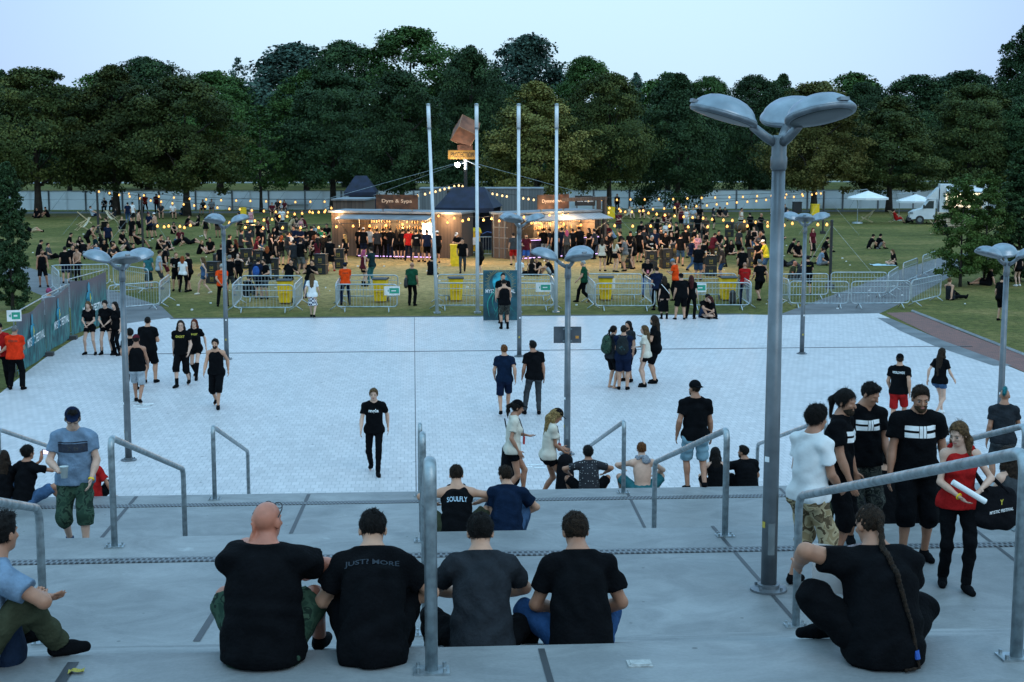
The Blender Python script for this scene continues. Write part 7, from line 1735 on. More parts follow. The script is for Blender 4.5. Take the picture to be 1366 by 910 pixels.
# ---- right lawn
C_(803, 362, 'cup', -20, 'f tank cream minis black bob brown', 'brown haired woman in cream top and black shorts')
C_(808, 354, 'talk', -150, 'f tee black trousers black long brown tan', 'dark woman behind the left cream top')
C_(820, 363, 'talk', -60, 'f crop cream minis black long blond', 'long haired blonde in cream top and tiny black shorts')
C_(834, 362, 'phone', 70, 'm tee grey shorts beige short brown', 'man in grey shirt and khaki shorts facing the blonde')
C_(846, 359, 'stand2', 60, 'f tee black minis black bob brown', 'woman in long black shirt right of the man in grey')
C_(841, 350, 'front', 160, 'm tee black shorts black short brown cap:black', 'man with a dark cap behind the woman in long black shirt')
C_(805, 334, 'cup', 180, 'f tee black trousers black long brown', 'woman with brown hair at the corner post of the right bar')
C_(811, 337, 'talk', 150, 'm tee maroon trousers black short brown', 'man in dark red beside the corner post')
C_(817, 336, 'bend', 90, 'm tee bluegrey trousers black short grey', 'man in grey bending forward near the right bar end')
C_(799, 339, 'stand', 30, 'f tee black jeans black vlong brown', 'woman with very long hair right at the bar end')
C_(825, 315, 'crossed', 185, 'm tee maroon shorts dgrey short brown beard', 'man in maroon with crossed arms on the right lawn')
C_(855, 332, 'point', -10, 'm long black trousers black short dark cap:black', 'man in long black clothes pointing right')
C_(876, 321, 'phone', -80, 'm tee black shorts black short dark', 'man in black looking down beside the pointing man')
C_(887, 330, 'cup', -140, 'f tee white shorts black long dark', 'woman in white right of the pointing man')
C_(895, 331, 'talk', 120, 'f tank black shorts black bob brown', 'woman in black talking to the woman in white')
C_(823, 284, 'stand', 180, 'm tee black trousers black short brown', 'man in black standing at the tree trunk by the right fence')
C_(841, 292, 'deck', 190, 'f tee cream shorts beige bob brown', 'person in the left deck chair of the right fence')
C_(857, 292, 'deck', 170, 'm tee black shorts brown short brown cap:black', 'person in the right deck chair of the right fence')
C_(886, 298, 'cross', 170, 'f tee maroon shorts brown long brown', 'left one of the pair sitting on the far right grass')
C_(893, 298, 'knees', 150, 'm tee brown shorts black short brown', 'right one of the pair sitting on the far right grass')
C_(903, 287, 'bench', 180, 'm tee maroon shorts brown short brown', 'person sitting at the foot of the dark tree by the fence')
C_(908, 308, 'stand', -160, 'm tank maroon shorts black short brown tan', 'tanned man in dark red tank left of the white tank top')
C_(915, 308, 'front', 180, 'm tank white shorts lgrey short dark beard', 'man in white tank top behind a black crate')
C_(924, 306, 'talk', 160, 'm tee lgrey shorts dgrey short brown', 'man right of the white tank top at the far crates')
q = C_(866, 358, 'table', -150, 'm tee black shorts black crop white', 'white haired man in printed black shirt at a crate table', mirror=False)
print_on(q[0], q[1], q[2]['shirt'], 'SHINING', .24, .07, .05, True)
C_(873, 347, 'stand', 180, 'm tee navy shorts black short grey', 'grey haired man behind the white haired man')
C_(887, 352, 'table', 180, 'm tee black trousers black short dark beard', 'man with a neck badge behind the cups on a crate table')
C_(896, 350, 'cup', 150, 'f tee black trousers black long dark', 'dark haired woman right of the badge man')
C_(907, 355, 'stand2', -20, 'm tee black shorts denim short brown', 'man in black and denim shorts seen from behind on the right lawn')
C_(922, 362, 'walk', -80, 'm tee navy jeans denim short fairb', 'man in jeans striding left of the bald man')
C_(931, 374, 'table', -20, 'm tee black shorts jeans - tan fat', 'bald heavy man in black and blue shorts')
C_(930, 352, 'cup', 180, 'f tee pink shorts black bob brown', 'woman in pink behind the bald heavy man')
C_(931, 322, 'stand2', 150, 'm tee black shorts black short dark', 'man in black left of two friends on the far right lawn')
C_(941, 324, 'front', 180, 'm tee brown shorts black short brown', 'man in brown black shirt at the far crate, right lawn')
C_(949, 352, 'table', -70, 'm tee maroon trousers brown crop brown', 'man in dark red shirt and rust trousers at the crates')
C_(958, 349, 'front', 185, 'm tee black shorts black short dark', 'man with an orange shirt print at the crates')
C_(963, 374, 'pocket', 70, 'm tee brown shorts jeans short brown beard', 'bearded man in brown shirt right of the nearest crate table')
C_(959, 290, 'cross', -160, 'm tee black shorts black short dark', 'left one of two men sitting before the right fence')
C_(967, 290, 'cross', 170, 'm tee charcoal shorts black short brown', 'right one of two men sitting before the right fence')
C_(988, 308, 'cup', -140, 'm tank cream shorts black short brown tan', 'bare armed person at the wooden barrel')
C_(1000, 317, 'stand2', 10, 'm tee black shorts black short dark', 'left one of two men at the far right crate')
C_(1014, 318, 'talk', -150, 'm tee black shorts black - tan', 'bald man gesturing at the far right crate')
C_(998, 350, 'stand', -70, 'm tee black shorts khaki long dark beard', 'long haired man in black with a white print, near the big post')
C_(1012, 350, 'table', 180, 'm tank grey shorts black - tan', 'bald man in grey tank behind a crate near the big post')
C_(1022, 367, 'table', 60, 'm tee yellow shorts denim short blond cap:white', 'person with yellow sleeves and a cap near the big post')
C_(1031, 358, 'stand', 80, 'm tee black trousers black short dark', 'man in black just behind the big lamp post')
C_(990, 379, 'stand', 0, 'm tee black jeans black short brown', 'dark haired man behind the red shirted steward')
q = C_(993, 406, 'front', 0, 'm tee red jeans navy - tan', 'steward in red shirt at the end of the rightmost pen', mirror=False)
print_on(q[0], q[1], q[2]['shirt'], 'OCHRONA', .22, .05, .06, False, plain('print_dark', (.1, .03, .01), .8))
C_(1013, 402, 'walk2', 15, 'm tee black shorts black short grey', 'man in black walking away left of the big lamp post')
C_(1046, 294, 'bench', 180, 'm tee charcoal shorts brown short brown', 'right one of the pair sitting before the bench by the big post')
C_(1030, 294, 'bench', 190, 'f tee cream shorts brown long brown', 'left one of the pair sitting before the bench by the big post')
C_(1054, 339, 'knees', -100, 'm tee black trousers beige short dark', 'man with beard sitting left of the festoon pole')
C_(1063, 343, 'cross', -170, 'm tee black shorts brown short dark', 'man in black sitting cross-legged near the red haired woman')
C_(1083, 343, 'stand2', -150, 'f tee maroon skirt:.55 black long red', 'woman with long red hair in a dark red top and black skirt')
C_(1099, 336, 'knees', -100, 'm tee black shorts black short dark cap:black', 'man in a dark cap sitting left of the exit path pole')
C_(1094, 354, 'cross', -90, 'm tee bluegrey shorts grey short brown', 'man in blue grey shirt sitting bent over by the exit path pole')
C_(1102, 352, 'knees', 100, 'm tee black shorts black short dark', 'dark person facing the man in blue grey')
C_(1049, 356, 'lie', -120, 'm tee black jeans dgrey short brown', 'man in black reclining right of the big lamp post')
C_(1056, 373, 'cross', -120, 'm tee olive trousers dgrey - red', 'red headed bald man sitting hunched right of the big post')
C_(1066, 374, 'knees', -60, 'm tee charcoal trousers black short ginger', 'ginger man sitting beside the hunched bald man')
q = C_(1077, 394, 'cup', 5, 'm tee black shorts black short dark', 'man in black with a yellow back line at the exit barrier', mirror=False)
print_on(q[0], q[1], q[2]['shirt'], 'SECURITY', .22, .035, .04, False, M_YELPRINT)
C_(1160, 332, 'knees', -90, 'm tee black shorts beige short dark cap:black', 'left one of two men in caps sitting alone on the right lawn')
C_(1170, 332, 'knees', -80, 'm tee black shorts grey short dark cap:black', 'right one of two men in caps sitting alone on the right lawn')
C_(1193, 354, 'cross', 100, 'f crop black minis black long fairb', 'woman sitting on a pale cloth alone on the right lawn')
C_(1196, 298, 'deck', -95, 'm tee red shorts red short dark', 'man in red lounging in a deck chair before the food truck')
C_(1211, 297, 'cross', -120, 'm tee black trousers black short dark', 'dark person crouching beside the man in red')
C_(1231, 297, 'bench', 180, 'f tee pink shorts brown bob brown', 'woman sitting before the food truck cab, left of two')
C_(1241, 297, 'bench', 190, 'm tee maroon shorts black short brown', 'man sitting before the food truck cab, right of two')
C_(1251, 314, 'deck', -70, 'm tee navy shorts brown short brown', 'man lounging in the black deck chair before the truck')
C_(1262, 311, 'legs', -80, 'm tee charcoal shorts brown short brown', 'person with bare legs right of the black deck chair')
C_(1268, 400, 'legs', -60, 'm tank charcoal trousers black short fairb', 'man in tank top lying under the left young leafy tree')
C_(1318, 381, 'legs', 70, 'm tee black shorts black short dark', 'person lying behind the right lamp post on the grass')
C_(1334, 428, 'stand', -60, 'm tee black shorts black short dark cap:black', 'man in a dark cap standing on the grass at the right lamp')
C_(1358, 382, 'stand', 20, 'f tee black minis black - pale cap:white shoes:white', 'pale legged woman in a white cap at the right edge')
# ---- more of the dense groups
for a_ in ((300, 341, 'cross', 150, 'm tee black shorts dgrey short dark', 'man sitting behind the beige trousers man'), (311, 346, 'knees', -60, 'f tee black shorts black long dark', 'dark haired woman sitting left of the far crates'), (322, 349, 'cup', -70, 'm tee charcoal shorts black short brown', 'man standing left of the dark red haired woman'), (365, 340, 'talk', -80, 'f tee black shorts dgrey long brown', 'woman reaching over to the very long red hair'), (393, 341, 'cup', 150, 'm tee navy shorts black short brown', 'man in navy behind the widest crate table'),
  (346, 331, 'stand', 160, 'm tee black trousers black short dark', 'man in black beside the lone crate on the left lawn'), (357, 321, 'cup', -100, 'f tee maroon shorts black long brown', 'woman in dark red near the lone crate'), (409, 322, 'cross', 190, 'm tee black shorts khaki short brown', 'man sitting on the grass left of the container'), (421, 316, 'knees', 150, 'f tee lgrey shorts black bob brown', 'woman in pale grey sitting left of the container'), (426, 355, 'cup', 80, 'm tee black shorts dgrey short dark', 'man in black left of the kilted man'),
  (162, 326, 'cross', -120, 'm tee black shorts black short dark', 'man sitting behind the dark blue standing man'), (172, 336, 'knees', 120, 'f tee charcoal shorts black long dark', 'woman sitting left of the left crowd pole'), (92, 330, 'cross', -90, 'm tee black shorts black short dark', 'man sitting at the left rim of the left group'), (180, 346, 'legs', -120, 'm tee black jeans denim short brown', 'man stretched out in front of the left crowd pole'), (222, 342, 'cross', 90, 'm tee charcoal shorts black short dark', 'man in charcoal sitting behind the grey shirted man'),
  (503, 345, 'stand2', -10, 'm tee charcoal jeans black short brown', 'man in charcoal between the white shirt and the counter leaners'), (529, 346, 'cup', 20, 'f tee black shorts black long brown', 'woman with long hair at the middle of the left bar'), (570, 350, 'stand', 10, 'm tee navy shorts black short dark', 'man in navy at the right end of the left bar counter'), (741, 346, 'stand2', 20, 'm tee black trousers black short brown', 'man in black right of the pale jeans man'), (749, 345, 'cup', -30, 'm tee navy jeans navy short dark', 'man in navy left of the pink haired woman'), (786, 343, 'cup', 120, 'f tee black shorts black bob brown', 'woman standing before the right end of the right bar'), (793, 346, 'stand', 60, 'm tee charcoal jeans black short dark', 'man in charcoal between the right bar and the cream tops'),
  (852, 350, 'cup', -40, 'm tee black shorts black short brown', 'man between the long black shirt and the white haired man'), (862, 335, 'stand2', 40, 'f tee black jeans black long brown', 'woman behind the pointing man'), (880, 338, 'talk', -90, 'm tee charcoal shorts grey short dark', 'man in charcoal behind the badge man'), (903, 335, 'cup', 90, 'm tee black jeans black short dark', 'man in black right of the talking woman in black tank'), (914, 344, 'stand', -30, 'm tee black shorts dgrey short brown', 'man standing behind the jeans strider'), (941, 349, 'cup', -90, 'm tee black jeans black short dark', 'man in black left of the dark red shirt at the crates'), (975, 340, 'cross', 170, 'f tee black shorts black long brown', 'woman sitting alone right of the orange print'), (985, 346, 'stand', -60, 'm tee charcoal shorts black short brown', 'man left of the long haired man with a white print'),
  (1006, 340, 'cup', 150, 'f tank black shorts denim long brown', 'woman behind the bald man in grey tank'), (1018, 351, 'talk', 90, 'm tee black shorts black short dark', 'man in black left of the yellow sleeves'), (868, 304, 'knees', -100, 'm tee black shorts black short dark', 'man sitting far back left of the sitting pair'), (933, 305, 'stand', 150, 'm tee black shorts navy short brown', 'man in black standing beyond the far crates'), (951, 306, 'cup', -120, 'f tee charcoal shorts black long dark', 'woman beyond the far crates, right lawn'), (1040, 320, 'cross', 180, 'm tee black shorts black short dark', 'man sitting right of the big post below the bulbs')):
    C_(*a_)
for a_ in ((306, 358, 'cup', -60, 'm tee black shorts black short brown', 'man between the beige trousers and the far left crate'), (316, 362, 'talk', 80, 'f tee black jeans black long red', 'red haired woman left of the drinking long haired person'), (333, 347, 'stand', -40, 'm tee charcoal shorts dgrey short dark', 'man in charcoal behind the dark red haired woman'), (351, 344, 'cup', 100, 'm tee black jeans denim short brown', 'man with a cup behind the orange haired woman'), (361, 352, 'talk', -70, 'f tank black shorts black bob dark', 'dark woman right of the orange haired woman'), (368, 360, 'stand2', -90, 'm tee black shorts black short brown beard', 'bearded man left of the very long red hair'), (393, 366, 'stand', 20, 'm tee charcoal jeans dgrey short dark', 'man seen from behind at the widest crate table'), (401, 366, 'cup', -30, 'm tee black shorts grey short brown', 'man in grey shorts right of the charcoal back'), (424, 361, 'talk', 60, 'f tee maroon trousers black long dark', 'dark red shirted woman left of the kilted man'), (433, 352, 'stand', -20, 'm tee black jeans black short brown', 'man between the green shirt and the kilted man'), (386, 330, 'cross', 120, 'm tee black shorts black short dark', 'man sitting in front of the flowery trousers'), (394, 322, 'knees', -150, 'm tee charcoal shorts black short brown', 'man sitting below the row of four'),
  (177, 326, 'stand', 150, 'm tee black shorts black short brown', 'man standing just left of the left crowd pole'), (136, 330, 'cross', 60, 'f tee black shorts black long brown', 'woman sitting right of the dark teal shirt'), (112, 341, 'knees', 30, 'm tee black shorts black short dark', 'man sitting in front of the shading woman'), (224, 334, 'cross', -160, 'f tank black shorts black long fairb', 'fair haired woman sitting left of the green shorts'),
  (812, 352, 'stand', -140, 'm tee black jeans black short dark', 'man squeezed between the two cream tops'), (828, 351, 'cup', 100, 'm tee black shorts black short brown', 'man behind the long haired blonde'), (858, 344, 'talk', -60, 'm tee charcoal shorts black short dark', 'man left of the grey haired man'), (881, 345, 'cup', 170, 'm tee black shorts black short brown beard', 'bearded man between the grey haired and the badge man'), (925, 344, 'stand2', -100, 'm tee black shorts black short dark', 'man right of the woman behind the jeans strider'), (938, 366, 'cup', -70, 'm tee black shorts dgrey short brown', 'man between the bald heavy man and the nearest crate'), (969, 356, 'talk', 80, 'f tee black jeans black long dark', 'woman right of the bearded man in brown'), (1010, 366, 'stand', 40, 'm tee black shorts black short dark', 'man seen from behind at the crate by the big post')):
    C_(*a_)
rs_ = random.Random(3); mb = MB()
for i in range(170):
    x, y = rs_.uniform(-24, 26), rs_.uniform(58.5, 112); s_ = rs_.uniform(.03, .075)
    mb.box((x, y, ZL+s_*.4), (s_*1.5, s_, s_*.8), Matrix.Rotation(rs_.uniform(0, 3), 3, 'Z'))
o_ = obj('litter', mb, M_PAPER); o_['kind'] = 'stuff'; o_['label'] = 'white cups and paper scraps scattered over the lawn'
# ---- by the pens and the kerb
C_(863, 396, 'front', 180, 'm tee black jeans blue short dark', 'man with a pink badge behind the pen end')
C_(876, 414, 'cup', 15, 'm tee navy jeans black short dark', 'man in navy between the badge man and the woman in black dress')
C_(886, 426, 'stand', 5, 'f tee black skirt:.62 black bob brown boot', 'woman in a long black dress with a diagonal strap on the kerb')
C_(901, 401, 'phone', 60, 'm tee orange trousers black short grey cap:bluegrey', 'man in an orange shirt and grey cap at the pens')
C_(908, 427, 'stand2', 5, 'm tee black shorts black short dark cap:black fat', 'heavy man in black cap and shorts on the kerb')
C_(921, 426, 'stand2', -25, 'f tee black trousers black long darkred', 'red haired woman in black seen from behind on the kerb')
C_(939, 424, 'knees', -160, 'm tee black shorts jeans short dark', 'man sitting on the kerb left of a long haired woman')
C_(951, 425, 'cross', 110, 'f tee black minis black long darkred', 'long haired woman sitting on the kerb at the paving edge')
# ---------------------------------------------------------------- people on the paving (finer)
PP = 'visitors on the paving'
P_ = lambda *a, **k: crowd(*a, h=.0125, z=0.0, mirror=False, group=PP, **k)
mg = P_(500, 631, 'walk', 178, 'm tee black jeans black pony fairb pale slim', 'long haired man in a black shirt lettered mgla, walking towards us', s=1.02)
print_on(mg[0], mg[1], mg[2]['shirt'], 'mgla', .20, .085, .05); eyes(mg[0], mg[1])
q = P_(673, 553, 'walk2', -4, 'm tee midnight shorts navy short ginger', 'man in dark blue shirt and shorts walking away', s=1.0)
P_(711, 553, 'stand2', 3, 'm tee black jeans dgrey short dark tan', 'man in black shirt and grey jeans walking away', s=1.05)
bp1 = P_(816, 518, 'stand', -60, 'm tee charcoal shorts black pony dark bare', 'barefoot person with a camouflage backpack in the group of five', s=.98)
bp2 = P_(831, 520, 'crossed', -15, 'm tee navy shorts navy short brown fat', 'man in navy shorts with a black backpack in the group of five', s=1.0)
P_(839, 509, 'cup', 120, 'm tee charcoal shorts black long dark beard shoes:black', 'dark bearded man hidden behind the black backpack', s=.98)
P_(861, 516, 'cup', 65, 'f tee cream minis black long fairb', 'woman in cream shirt and striped black shorts in the group of five', s=.97)
P_(874, 511, 'talk', 75, 'm tee black shorts black long brown beard', 'tall bearded man with long hair in black in the group of five', s=1.08)
tank = P_(673, 439, 'phone', 4, 'm tank black shorts dcamo short dark boot', 'man in tank top and camouflage shorts photographing at the poster board', s=1.02)
P_(671, 431, 'stand', 180, 'm tee black jeans black short dark', 'man in dark glasses posing in front of the poster board', s=1.06)
P_(184, 538, 'walk', 2, 'm tank black shorts lgrey short dark tan cap:maroon', 'man in a maroon cap, black tank and pale shorts walking away', s=1.03)
P_(199, 511, 'cup', -10, 'm tee black shorts black crop dark fat', 'broad man in black shirt and shorts walking away at left', s=1.06)
P_(176, 522, 'walk2', 0, 'm tee black jeans black bushy dark', 'dark person mostly hidden by the left lamp post', s=.98)
q = P_(244, 515, 'walk2', 170, 'm tee black long_shorts black halfup brown pale boot', 'tall man with glasses and yellow shirt print beside a red haired woman', s=1.06)
print_on(q[0], q[1], q[2]['shirt'], 'GHOST', .24, .06, .08, True, M_YELPRINT); glasses(q[0], q[1])
q = P_(262, 505, 'walk', 172, 'f tee black minis black bob red pale socks:.42', 'red haired woman in knee socks walking beside a tall man', s=.99)
print_on(q[0], q[1], q[2]['shirt'], 'GHOST', .20, .05, .07, True, M_YELPRINT); glasses(q[0], q[1])
q = P_(290, 543, 'walk', 175, 'm tank black long_shorts black bun dark fair beard', 'bearded man with a hair bun in a black tank walking towards us', s=1.02); eyes(q[0], q[1])
P_(121, 473, 'front', 170, 'f crop black minis black vlong fairb', 'long haired girl with bare midriff before the banner fence', s=.97)
P_(143, 473, 'front', 175, 'f tee black minis black pony dark boot', 'girl in black shorts and boots, middle of three at the banner fence', s=.99)
P_(157, 474, 'stand', 140, 'f tee black jeans black long dark boot', 'girl in black trousers with a red and white shirt print', s=.97)
q = P_(22, 520, 'front', -5, 'm tee rorange trousers black crop grey tan fat', 'broad steward in orange shirt and black trousers at the left edge', s=1.0)
print_on(q[0], q[1], q[2]['shirt'], 'OCHRONA', .26, .06, .08, False, plain('print_dark', (.1, .03, .01), .8))
P_(3, 517, 'front', 185, 'm tee red trousers black short dark cap:black', 'steward in red shirt and cap with a badge at the left edge', s=1.02)
q = P_(1197, 573, 'walk2', -30, 'm tee black shorts red short brown cap:black', 'man in a dark cap, printed black shirt and red shorts', s=1.03)
print_on(q[0], q[1], q[2]['shirt'], 'WORLDWIDE', .28, .055, .08, False)
P_(1252, 554, 'walk', -50, 'f tee black minis denim vlong brown shoes:white', 'long haired woman in denim shorts and white shoes walking away', s=.97)
P_(417, 424, 'walk', -3, 'f tee white skirt:.42 gingham long fairb', 'woman in white shirt and gingham skirt walking onto the lawn', s=.98)
pk = P_(68, 452, 'stand', 20, 'm long lgrey jeans black bushy pink', 'pink haired person peeping over the banner fence', s=.98)
# ---------------------------------------------------------------- people on the steps (finest)
def F_(label, key, pose, loc, rz, desc, s=1.0, h=.0095): return crowd(0, 0, (key, pose), rz, desc, label, h=h, s=s, mirror=False, loc=loc)
def STEP(x, v, z):   # a spot at distance v on a step
    p = AV(x, 500, v); return Vector((p.x, v, z))
SIT = D2(pelvis=(0, 0, .098), seated=True, lean=26, ptilt=-6, fR=(.17, .56, -.065), fL=(-.17, .54, -.065), kR=(.35, .2, 1), kL=(-.35, .2, 1))
def sitp(**k): d = dict(SIT); d.update(k); return d
def T3(x, y): return G(x, y, 4.05)
p1 = F_('big bald man in a black shirt with sunglasses on his head, sitting nearest the centre', 'baldman', sitp(lean=20, sh=1.04, hyaw=-26, hpitch=0, hL=(-.085, .17, .66), eL=(-1, .3, -.9), gL=(.3, -.2, 1), hR=(.20, .50, .36), eR=(1.2, -.1, .15), kR=(.30, .1, 1), kL=(-.30, .1, 1), fR=(.27, .60, -.065), fL=(-.27, .60, -.065), loose=1.2), T3(352, 880), -2, 'm tee black shorts gcamo - red fat', s=.91)
glasses(p1[0], p1[1], on_head=True)
p2 = F_('man with short dark hair in a black shirt sitting right of the bald man', 'bowed', sitp(lean=36, hpitch=40, sh=.98, hR=(.17, .40, .22), eR=(1.3, -.3, -.3), hL=(-.12, .42, .24), eL=(-1, -.3, -.5), loose=1.1), T3(497, 880), 0, 'm tee black trousers black short dark', s=.90)
print_on(p2[0], p2[1], p2[2]['shirt'], 'JUST? MORE', .33, .045, .10, False, plain('faint_print', (.013, .021, .032), .8))
p3_ = F_('man in a dark grey shirt, elbows on his thighs, sitting on the step edge', 'greyman', sitp(lean=32, hpitch=26, sh=.94, hR=(.10, .50, .26), hL=(-.10, .50, .26), eR=(1.5, -.3, -.2), eL=(-1.5, -.3, -.2), kR=(.45, .1, 1), kL=(-.45, .1, 1), fR=(.30, .56, -.215), fL=(-.29, .56, -.215), loose=.9), STEP(642, 8.14, 3.90), -1, 'm tee charcoal trousers black short dark', s=.90)
p4_ = F_('man in a black shirt and blue jeans sitting right of the grey shirted man', 'jeansman', sitp(lean=30, hpitch=24, hyaw=8, sh=.94, hR=(.12, .36, .18), hL=(-.10, .36, .20), eR=(1.2, -.5, -.6), eL=(-1.2, -.5, -.6), kL=(-1, .4, .75), kR=(.5, .5, .8), fL=(-.05, .50, -.065), fR=(.16, .62, -.20), dL=(.8, .5, 0), loose=1.0), STEP(778, 8.14, 3.90), 0, 'm tee black jeans mblue short brown tan', s=.89)
p5_ = F_('man in blue grey shirt and green trousers sitting at the left edge', 'leftman', sitp(lean=26, hyaw=20, hR=(.16, .40, .40), eR=(1.2, -.2, -.1), hL=(-.1, .5, .3), fR=(.15, .50, .085), fL=(-.2, .46, .085), kR=(.3, .1, 1), kL=(-.3, .1, 1), loose=1.3), T3(-42, 893), -50, 'm tee bluegrey trousers olive short dark tan', s=.90)
p6_ = F_('man with a very long braid in a black shirt sitting by the right handrail', 'braidman', sitp(lean=26, twist=-10, hyaw=16, hpitch=18, sh=1.03, hL=(-.36, .42, .50), eL=(-1, -.4, .3), hR=(.10, .42, .34), eR=(1, -.5, -.4), kL=(-.9, .1, 1), kR=(.7, .5, .25), fL=(-.14, .46, .085), fR=(.02, .34, .03), dL=(-1, .3, 0), loose=1.4), T3(1178, 880), 12, 'm tee black long_shorts black crop brown tan fat', s=.90)
S6 = p6_[1]; mb = MB(); Rh, Rc, X = S6['Rh'], S6['Rc'], S6['X']
pts = [X+Rh @ V3(0, -.095, .03), X+Rh @ V3(0, -.108, -.06)]
bvb = BVHTree.FromPolygons([v.co for v in p6_[2]['shirt'].data.vertices], [tuple(q.vertices) for q in p6_[2]['shirt'].data.polygons])
for k in range(10):
    q = Vector(S6['N']+(S6['P']-S6['N'])*(k/9.6)+Rc[:, 0]*(.012*k))
    hit, n_, i_, d_ = bvb.ray_cast(q-Vector(Rc[:, 1])*.6, Vector(Rc[:, 1]), .7)
    if hit is not None: pts.append(np.array(hit-Vector(Rc[:, 1])*.016))
pts.append(S6['P']+V3(.10, -.24, -.075)); pts.append(S6['P']+V3(-.03, -.25, -.082))
P2 = []; rad = []
for i in range(len(pts)-1):
    for j in range(4):
        t_ = j/4; P2.append(Vector(pts[i]*(1-t_)+pts[i+1]*t_)); rad.append((.019-.0008*i)*(1.18 if j % 2 else .86))
mb.tube(P2, rad, 9); obj('braid', mb, hairm('brown'), p6_[0], True)
obj('hair_tie', MB().tube([P2[-6], P2[-5]], .017, 8), plain('blue_tie', (.02, .08, .35), .5), p6_[0])
def T2(x, y): return G(x, y, 2.70)
wt = F_('man in white printed shirt and sand camouflage trousers, one hand by the rail', 'whitetee', D2(hR=(.17, .24, .98), eR=(.7, -1, -.3), hL=(-.2, .12, .90), fR=(.12, .08, .085), fL=(-.12, -.08, .085), hyaw=-6, hpitch=6, loose=1.3), T2(1076, 781), -62, 'm tee white long_shorts camo bushy dark tan', s=.96)
print_on(wt[0], wt[1], wt[2]['shirt'], 'X', .20, .26, -.05, True, plain('teal_print', (.10, .32, .34), .8, 0, .6, 18), bold=.16)
for s_ in (0, 1):
    n = 'RL'[s_]; A_ = wt[1]['A'+n]; t_ = wt[1]['T'+n]; mb = MB()
    for k in range(3): c = A_+t_*(.035+.025*k)+V3(0, 0, -.006-.012*k); sd_ = np.cross(t_, V3(0, 0, 1))*.03; mb.tube([Vector(c-sd_), Vector(c+V3(0, 0, .012)), Vector(c+sd_)], .006, 5)
    obj('lace', mb, plain('neon_green', (.10, .55, .03), .6), wt[0])
LOGO = [(-.5, .12, -.08, .5), (-.5, -.5, -.08, -.08), (-.06, -.5, .05, .5), (.07, -.5, .16, .5), (.18, .12, .5, .5), (.18, -.5, .5, -.12)]
def logo(t, w_=.26, hh=.11, up=.04, dx=0.0):
    print_on(t[0], t[1], t[2]['shirt'], '', w_, hh, up, True, M_LETTER, poly=LOGO, dx=dx)
pt = F_('ponytailed man in a black shirt with a white bar logo, behind the white shirt', 'ponyman', D2(hR=(.22, .18, .88), hL=(-.22, .14, .88), hyaw=-18, hpitch=8, loose=1.3), T2(1113, 752), -118, 'm tee black long_shorts black pony dark tan beard', s=.985); logo(pt)
cs = F_('man in a black logo shirt and dark camouflage shorts looking down', 'camoshorts', D2(hL=(-.24, .16, .92), hR=(.22, .18, .95), hyaw=30, hpitch=24, loose=1.3), T2(1146, 724), 188, 'm tee black long_shorts dcamo short dark tan', s=.96); logo(cs)
bm = F_('smiling bearded man in a black logo shirt facing us on the steps', 'beardedman', D2(hR=(.28, .10, .88), hL=(-.30, .04, .88), fR=(.13, .10, .085), fL=(-.13, -.06, .085), hpitch=12, loose=1.4, sh=1.05), T2(1217, 748), 176, 'm tee black long_shorts black short brown tan beard', s=1.0); logo(bm, .30, .115, .05); eyes(bm[0], bm[1], 'dark')
rw = F_('woman in a red top and black leggings with a tote bag, looking aside', 'redwoman', D2(hR=(.05, .25, 1.02), hL=(-.16, .25, 1.09), eR=(1, -.6, -.6), eL=(-1, -.4, -.6), fR=(.10, -.10, .085), fL=(-.08, .16, .085), hyaw=-42, hpitch=16, pelvis=(0, 0, .915)), T2(1273, 783), 172, 'f tank red jeans black long fairb pale', s=.90)
eyes(rw[0], rw[1], 'brown')
cm = F_('man in a cap and green camouflage shorts climbing the steps with a cup', 'climber', D2(pelvis=(0, 0, .90), hR=(.15, .27, 1.05), eR=(.8, -.6, -.7), hL=(-.20, .20, .92), eL=(-.8, -1, -.2), gR=(-.3, .9, -.1), fR=(.11, -.16, .15), dR=(.15, 1, -.5), fL=(-.11, .16, .085), hpitch=15, hyaw=6, loose=1.2), STEP(95, 16.95, 2.10), 186, 'm tee bluegrey long_shorts gcamo short dark pale cap:navy shoes:jeans', s=.985)
glasses(cm[0], cm[1])
print_on(cm[0], cm[1], cm[2]['shirt'], '', .33, .12, .045, True, fabric((.03, .035, .05), 'band_print'), poly=[(-.5, -.5, .5, .32), (-.5, .40, .5, .5)])
for k in range(4):
    print_on(cm[0], cm[1], cm[2]['shirt'], 'oxox'[k], .05, .06, .038, True, M_BLK, dx=-.115+.077*k, bold=.09)
pose_s = sitp(lean=34, hpitch=20, hR=(.28, .42, .36), hL=(-.28, .42, .36), eR=(1.3, -.2, 0), eL=(-1.3, -.2, 0), kR=(.7, .2, 1), kL=(-.7, .2, 1), fR=(.28, .48, -.065), fL=(-.28, .48, -.065))
sf = F_('man in a black tank top lettered SOULFLY sitting on the middle steps', 'soulfly', pose_s, STEP(609, 15.60, 2.55), 0, 'm tank black shorts olive short brown fair', s=.88)
print_on(sf[0], sf[1], sf[2]['tank_top'], 'SOULFLY', .25, .07, .0, False, plain('pale_blue_print', (.40, .55, .66), .8), bold=.012)
F_('man in a dark blue shirt and jeans sitting beside the lettered tank top', 'bluetee', sitp(lean=34, hyaw=32, hpitch=15, hR=(.18, .40, .22), hL=(-.1, .42, .28), eR=(1.2, -.2, -.2), loose=1.3), STEP(676, 15.60, 2.55), -6, 'm tee midnight jeans denim short brown', s=.86)
